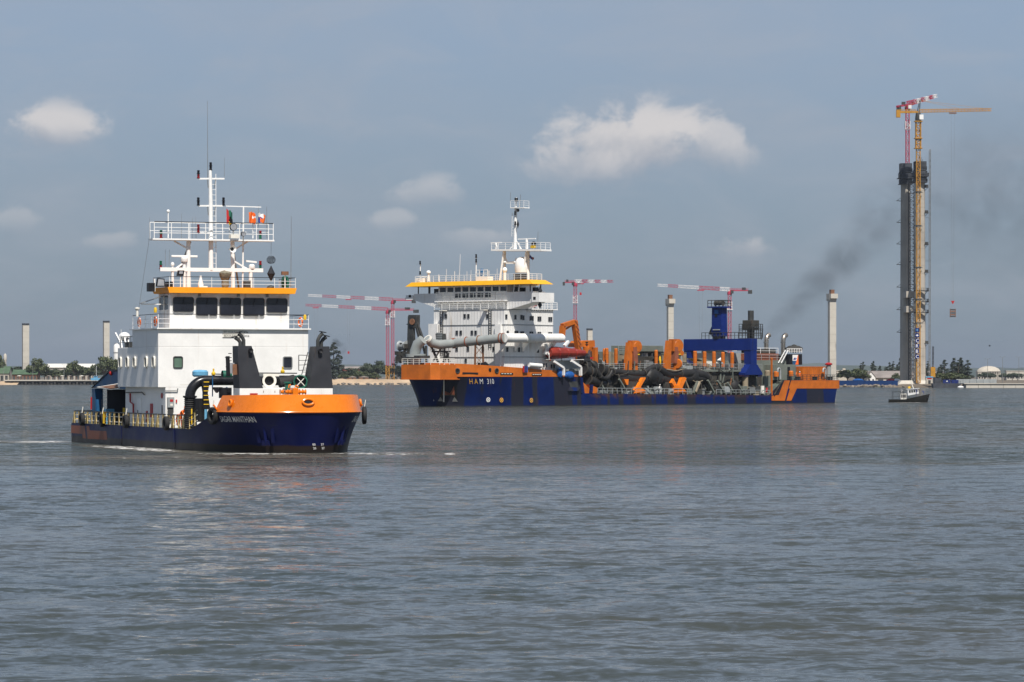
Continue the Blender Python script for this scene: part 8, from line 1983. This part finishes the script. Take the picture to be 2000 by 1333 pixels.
MB().add([l4(0, 0), l4(1, 0), l4(1, 1), l4(0, 1)], [(0, 1, 2, 3)]).build('emblem_field', 'white_clean', fn); MB().add([l4(0, .6, .01), l4(.75, .6, .01), l4(.45, 1, .01), l4(0, 1, .01)], [(0, 1, 2, 3)]).build('emblem_sea', 'teal_blue', fn); MB().add([l4(.9, .1, .02), l4(1, 0, .02), l4(1, 1, .02), l4(.45, 1, .02), l4(.7, .55, .02)], [(0, 1, 2, 3, 4)]).build('emblem_flash', 'orange_cloth', fn); MB().add([l4(.1, .45, .015), l4(.5, .2, .015), l4(.42, .36, .015), l4(.75, .32, .015), l4(.55, .5, .015), l4(.2, .52, .015)], [(0, 1, 2, 3, 4, 5)]).build('emblem_bird', 'blue_cloth', fn)
b = MB(); b.box(-64.8, -60.2, -1, 4.5, 10.329, 11.297); b.ball((-73.303, 3.000, 11.420), 1.0, 10, (2.2, 1.8, .8)); b.ball((-73.303, 3.000, 11.905), 1.0, 8, (.7, .7, .5)); b.build('funnel_head', 'mud_steel', S2, True, ang=40)
railing('railing', [(-67.238, 5.600, 10.514), (-72.478, 5.600, 10.540)], 0.95, 'white_clean', S2, 3, 0.9, 0.05)
b = MB(); b.box(-66.6, -58.8, 4.0, 8.4, 4.85, 8.088); b.build('stern_deckhouse', 'grey_green', S2, bevel=0.06); MB().box(-64.4, -63.6, 8.38, 8.5, 4.9, 7.6).build('door', 'black', S2)
for p, q in (((-60.043, 9.200, 5.065), (-60.043, 9.200, 6.864)), ((-76.280, 9.000, 5.054), (-76.280, 9.000, 6.884))):
    a, c_ = V(p), V(q); MB().tube([a, c_] + arc(c_ + V(.45 if q[0] > -70 else .45, 0, 0), .45, math.pi, 0, 6, (1, 0, 0), (0, 0, 1))[1:] + [c_ + V(.9, 0, -.3)], .2, 10).build('gooseneck_vent', 'grey_paint', S2, True)
for p, r_2 in (((-59.166, 8.800, 5.594), .55), ((-64.325, 8.800, 5.700), .5), ((-56.436, 8.600, 5.805), .6)): MB().lathe([(r_2, 0), (r_2, .9), (r_2 * .7, 1.1), (0.01, 1.1)], p, 14).build('deck_drum', o7 if r_2 < .6 else 'tan_steel', S2, True)
MB().bar((-56.501, 9.600, 1.802), (-56.501, 9.600, 9.388), 0.28).bar((-56.061, 9.600, 9.386), (-56.941, 9.600, 9.389), 0.2).build('boarding_post', o7, S2); b = MB(); b.box(-58.5, -56.2, 8.6, 9.5, 1.8, 3.6); b.build('valve_chest', 'grey_green', S2)
ladder('side_stairs', (-57.122, 9.400, 1.904), (-59.773, 9.400, 4.748), 1.2, 'mud_steel', S2, (0.2, 1, 0), 0.4, 0.09)
# chimney stack aft of the gantry
sx_ = (-58.850, 2.500, 15.801); SX, SZ = sx_[0], sx_[2]
MB().tube([(SX, 2.5, 15.800), (SX, 2.5, 19.309)], 0.62, 16).build('stack_pipe', 'dark_steel', S2, True); MB().box(SX - 1.3, SX + 1.3, 1.3, 3.7, 15.375, 17.289).build('stack_casing', 'mud_steel', S2, bevel=0.06); MB().box(SX - .7, SX + .5, 3.71, 3.8, 15.747, 15.907).build('placard', 'white_clean', S2)
MB().tube([(SX, 2.5, 8), (SX, 2.5, 15.800)], 0.8, 14).build('stack_trunk', 'mud_steel', S2, True)
for z in (13.568, 15.375, 14.524):
    MB().box(SX - 1.8, SX + 1.8, .8, 4.2, z - .12, z).build('stack_platform', 'dark_steel', S2); railing('railing', [(SX + 1.8, .8, z), (SX + 1.8, 4.2, z), (SX - 1.8, 4.2, z)], 1.1, 'dark_steel', S2, 2, 0.8, 0.06)
for s_ in (-1, 1): MB().bar((SX + 1.9 * s_, 4.2, 15.588), (SX + 1.3 * s_, 4.2, 13.249), .14).build('stack_strut', 'dark_steel', S2)
# after rail, mooring gear, container, people
railing('railing', [(-62, 9.5, 4.85), (-80, 9.5, 4.85), (-80, -9.4, 4.85)], 1.1, 'dark_steel', S2, 3, 1.4, 0.045)
for x in (-66, -72, -77.5): MB().lathe([(.3, 0), (.3, .6), (.4, .62), (.4, .75), (.01, .78)], (x, 9.0, 4.85), 10).lathe([(.3, 0), (.3, .6), (.4, .62), (.4, .75), (.01, .78)], (x - .9, 9.0, 4.85), 10).build('bollard', 'dark_steel', S2, True)
MB().tube([(-77.939, 8.600, 4.945), (-77.939, 8.600, 7.966)], .5, 12).build('stern_vent', 'pipe_grey', S2, True); MB().lathe([(.3, 0), (.75, .1), (.8, .35), (.4, .55), (0.01, .58)], (-77.939, 8.600, 7.966), 14).build('vent_cap', 'red', S2, True)
ct = thing('container', 'faded orange shipping container on the stern of the big ship', 'container'); on(S2, ct, ((-69.192 + -77.577) / 2, 7.0, 4.85)); LL = (-69.192 - -77.577) / 2
HC = 7.688 - 4.85; b = MB(); n = 44; w = 1.22
pr = []
for i in range(n): x = -LL + 0.12 + (2 * LL - .24) * i / n; d = 0.06 if (i // 2) % 2 else 0.0; pr.append((x, d))
b.grid([[(x, w - d, 0.15) for x, d in pr], [(x, w - d, HC - .12) for x, d in pr]]); b.grid([[(x, -w + d, 0.15) for x, d in pr], [(x, -w + d, HC - .12) for x, d in pr]]); b.box(-LL + .1, LL - .1, -w + .08, w - .08, 0.1, HC - .05)
b.build('corrugated_wall', o7, ct)
for sx in (-LL, LL - .12):
    for sy in (-w, w - .12): MB().box(sx, sx + .12, sy, sy + .12, 0, HC).build('corner_post', o7, ct)
for sy in (-w, w - .1):
    for z in (0.0, HC - .12): MB().box(-LL + .12, LL - .12, sy + .01, sy + .09, z, z + .14).build('side_rail', o7, ct)
MB().box(LL - .05, LL + .03, -w + .15, -.02, .15, HC - .15).build('door', o7, ct); MB().box(LL - .05, LL + .03, .02, w - .15, .15, HC - .15).build('door', o7, ct); MB().bar((LL + .06, .35, .15), (LL + .06, .35, HC - .15), .05).bar((LL + .06, -.35, .15), (LL + .06, -.35, HC - .15), .05).build('lock_bar', 'steel', ct)
person('person', 'person in white coveralls and helmet at the big ship side rail', world_of(S2, (-19.985, 9.3, 2.16)), -2.2864 + R(105), 'white_cloth', 'white_cloth', 'hips', 'white_clean', 1.85)
person('person', 'person in orange with white helmet left of the orange container', world_of(S2, (-67.373, 8.8, 4.85)), -2.2864 + R(60), 'orange_cloth', 'orange_cloth', 'stand', 'white_clean', 1.75)
person('person', 'person in orange bending beside the container on the big ship', world_of(S2, (-66.610, 8.2, 4.85)), -2.2864 + R(190), 'orange_cloth', 'blue_cloth', 'bend', 'orange_cloth', 1.75)

# ------------------------------------------------------------------ exhaust smoke
def smoke(name, label, pts, dens, col=(0.05, 0.05, 0.05), off=0.0, nscale=0.12):
    """a plume of puffs along a path, one closed body filled with patchy smoke"""
    m = bpy.data.materials.new(name); m.use_nodes = True; MATS[name + '_smoke'] = m
    t = NT(m.node_tree.nodes, m.node_tree.links); t.n.remove(t.n['Principled BSDF'])
    v = t.add('ShaderNodeVolumePrincipled'); v.inputs['Color'].default_value = (*col, 1); v.inputs['Anisotropy'].default_value = 0.2
    oc = t.add('ShaderNodeTexCoord').outputs['Object']; x = t.xyz(oc)
    tot = None
    for (c, r, w) in pts:
        q = t.xyz(t.mapping(oc, (1 / r[0], 1 / r[1], 1 / r[2]), (-c[0] / r[0], -c[1] / r[1], -c[2] / r[2])))
        d = t.math('ADD', t.math('ADD', t.math('MULTIPLY', q[0], q[0]), t.math('MULTIPLY', q[1], q[1])), t.math('MULTIPLY', q[2], q[2]))
        g_ = t.math('MULTIPLY', t.ramp(d, 1.0, 0.0), w)
        tot = g_ if tot is None else t.math('ADD', tot, g_)
    n = t.noise(t.mapping(oc, (1, 1, 1), (off, 0, 0)), nscale, 5.0, 0.6, 0.6)
    t.put(v.inputs['Density'], t.math('MULTIPLY', t.math('MULTIPLY', tot, t.ramp(n, 0.36, 0.66)), dens))
    t.l.new(v.outputs[0], t.n['Material Output'].inputs['Volume'])
    lo = [min(c[i] - r[i] for c, r, w in pts) - .2 for i in range(3)]; hi = [max(c[i] + r[i] for c, r, w in pts) + .2 for i in range(3)]
    b = MB().box(lo[0], hi[0], lo[1], hi[1], lo[2], hi[2]); o = b.build('smoke', name + '_smoke', None, kind='stuff')
    o['label'] = label; o['category'] = 'smoke'
    return o


P0 = []
for (px, py, r, w) in ((1508, 646, 1.6, 1.0), (1522, 632, 2.4, 1.0), (1545, 610, 3.2, 1.0), (1562, 590, 3.6, 1.0), (1592, 565, 4.6, 1.0), (1600, 545, 4.2, .8), (1640, 520, 4.8, .7), (1655, 498, 5.2, 1.0), (1690, 470, 5.5, .6), (1712, 430, 6.5, .42), (1722, 388, 6.5, .34), (1780, 430, 11, .14), (1880, 400, 19, .13), (1960, 330, 21, .14), (1990, 450, 19, .10)):
    P0.append((((px - 1000) * 715 / 6667.0, 715, 5.7 - (py - 735) * 715 / 6667.0), (r * 1.25, r * 1.2, r), w))
smoke('dredger', 'thin dark exhaust smoke drifting right from the big ship stern', P0, 0.050, (0.10, 0.10, 0.105), 0.0, 0.16)
p = world_of(S1, (42.2, 3.951, 8.313))
smoke('tender', 'small dark exhaust puff by the right funnel of the near ship', [((p[0] + 0.1, p[1], p[2] - .1), (.5, .6, .45), 1.0), ((p[0] + .55, p[1], p[2] - .5), (.6, .6, .6), .7)], 0.9, (0.06, 0.06, 0.065), 3.0, 1.6)

# ------------------------------------------------------------------ the air
hz = bpy.data.materials.new('haze'); hz.use_nodes = True; MATS['haze'] = hz
t = NT(hz.node_tree.nodes, hz.node_tree.links); t.n.remove(t.n['Principled BSDF'])
v = t.add('ShaderNodeVolumePrincipled'); v.inputs['Color'].default_value = (0.46, 0.53, 0.63, 1); v.inputs['Density'].default_value = 4.0e-5; v.inputs['Anisotropy'].default_value = 0.1
t.l.new(v.outputs[0], t.n['Material Output'].inputs['Volume'])
MB().box(-46000, 46000, -800, 24500, -2.5, 175).build('haze', 'haze', None, kind='stuff')
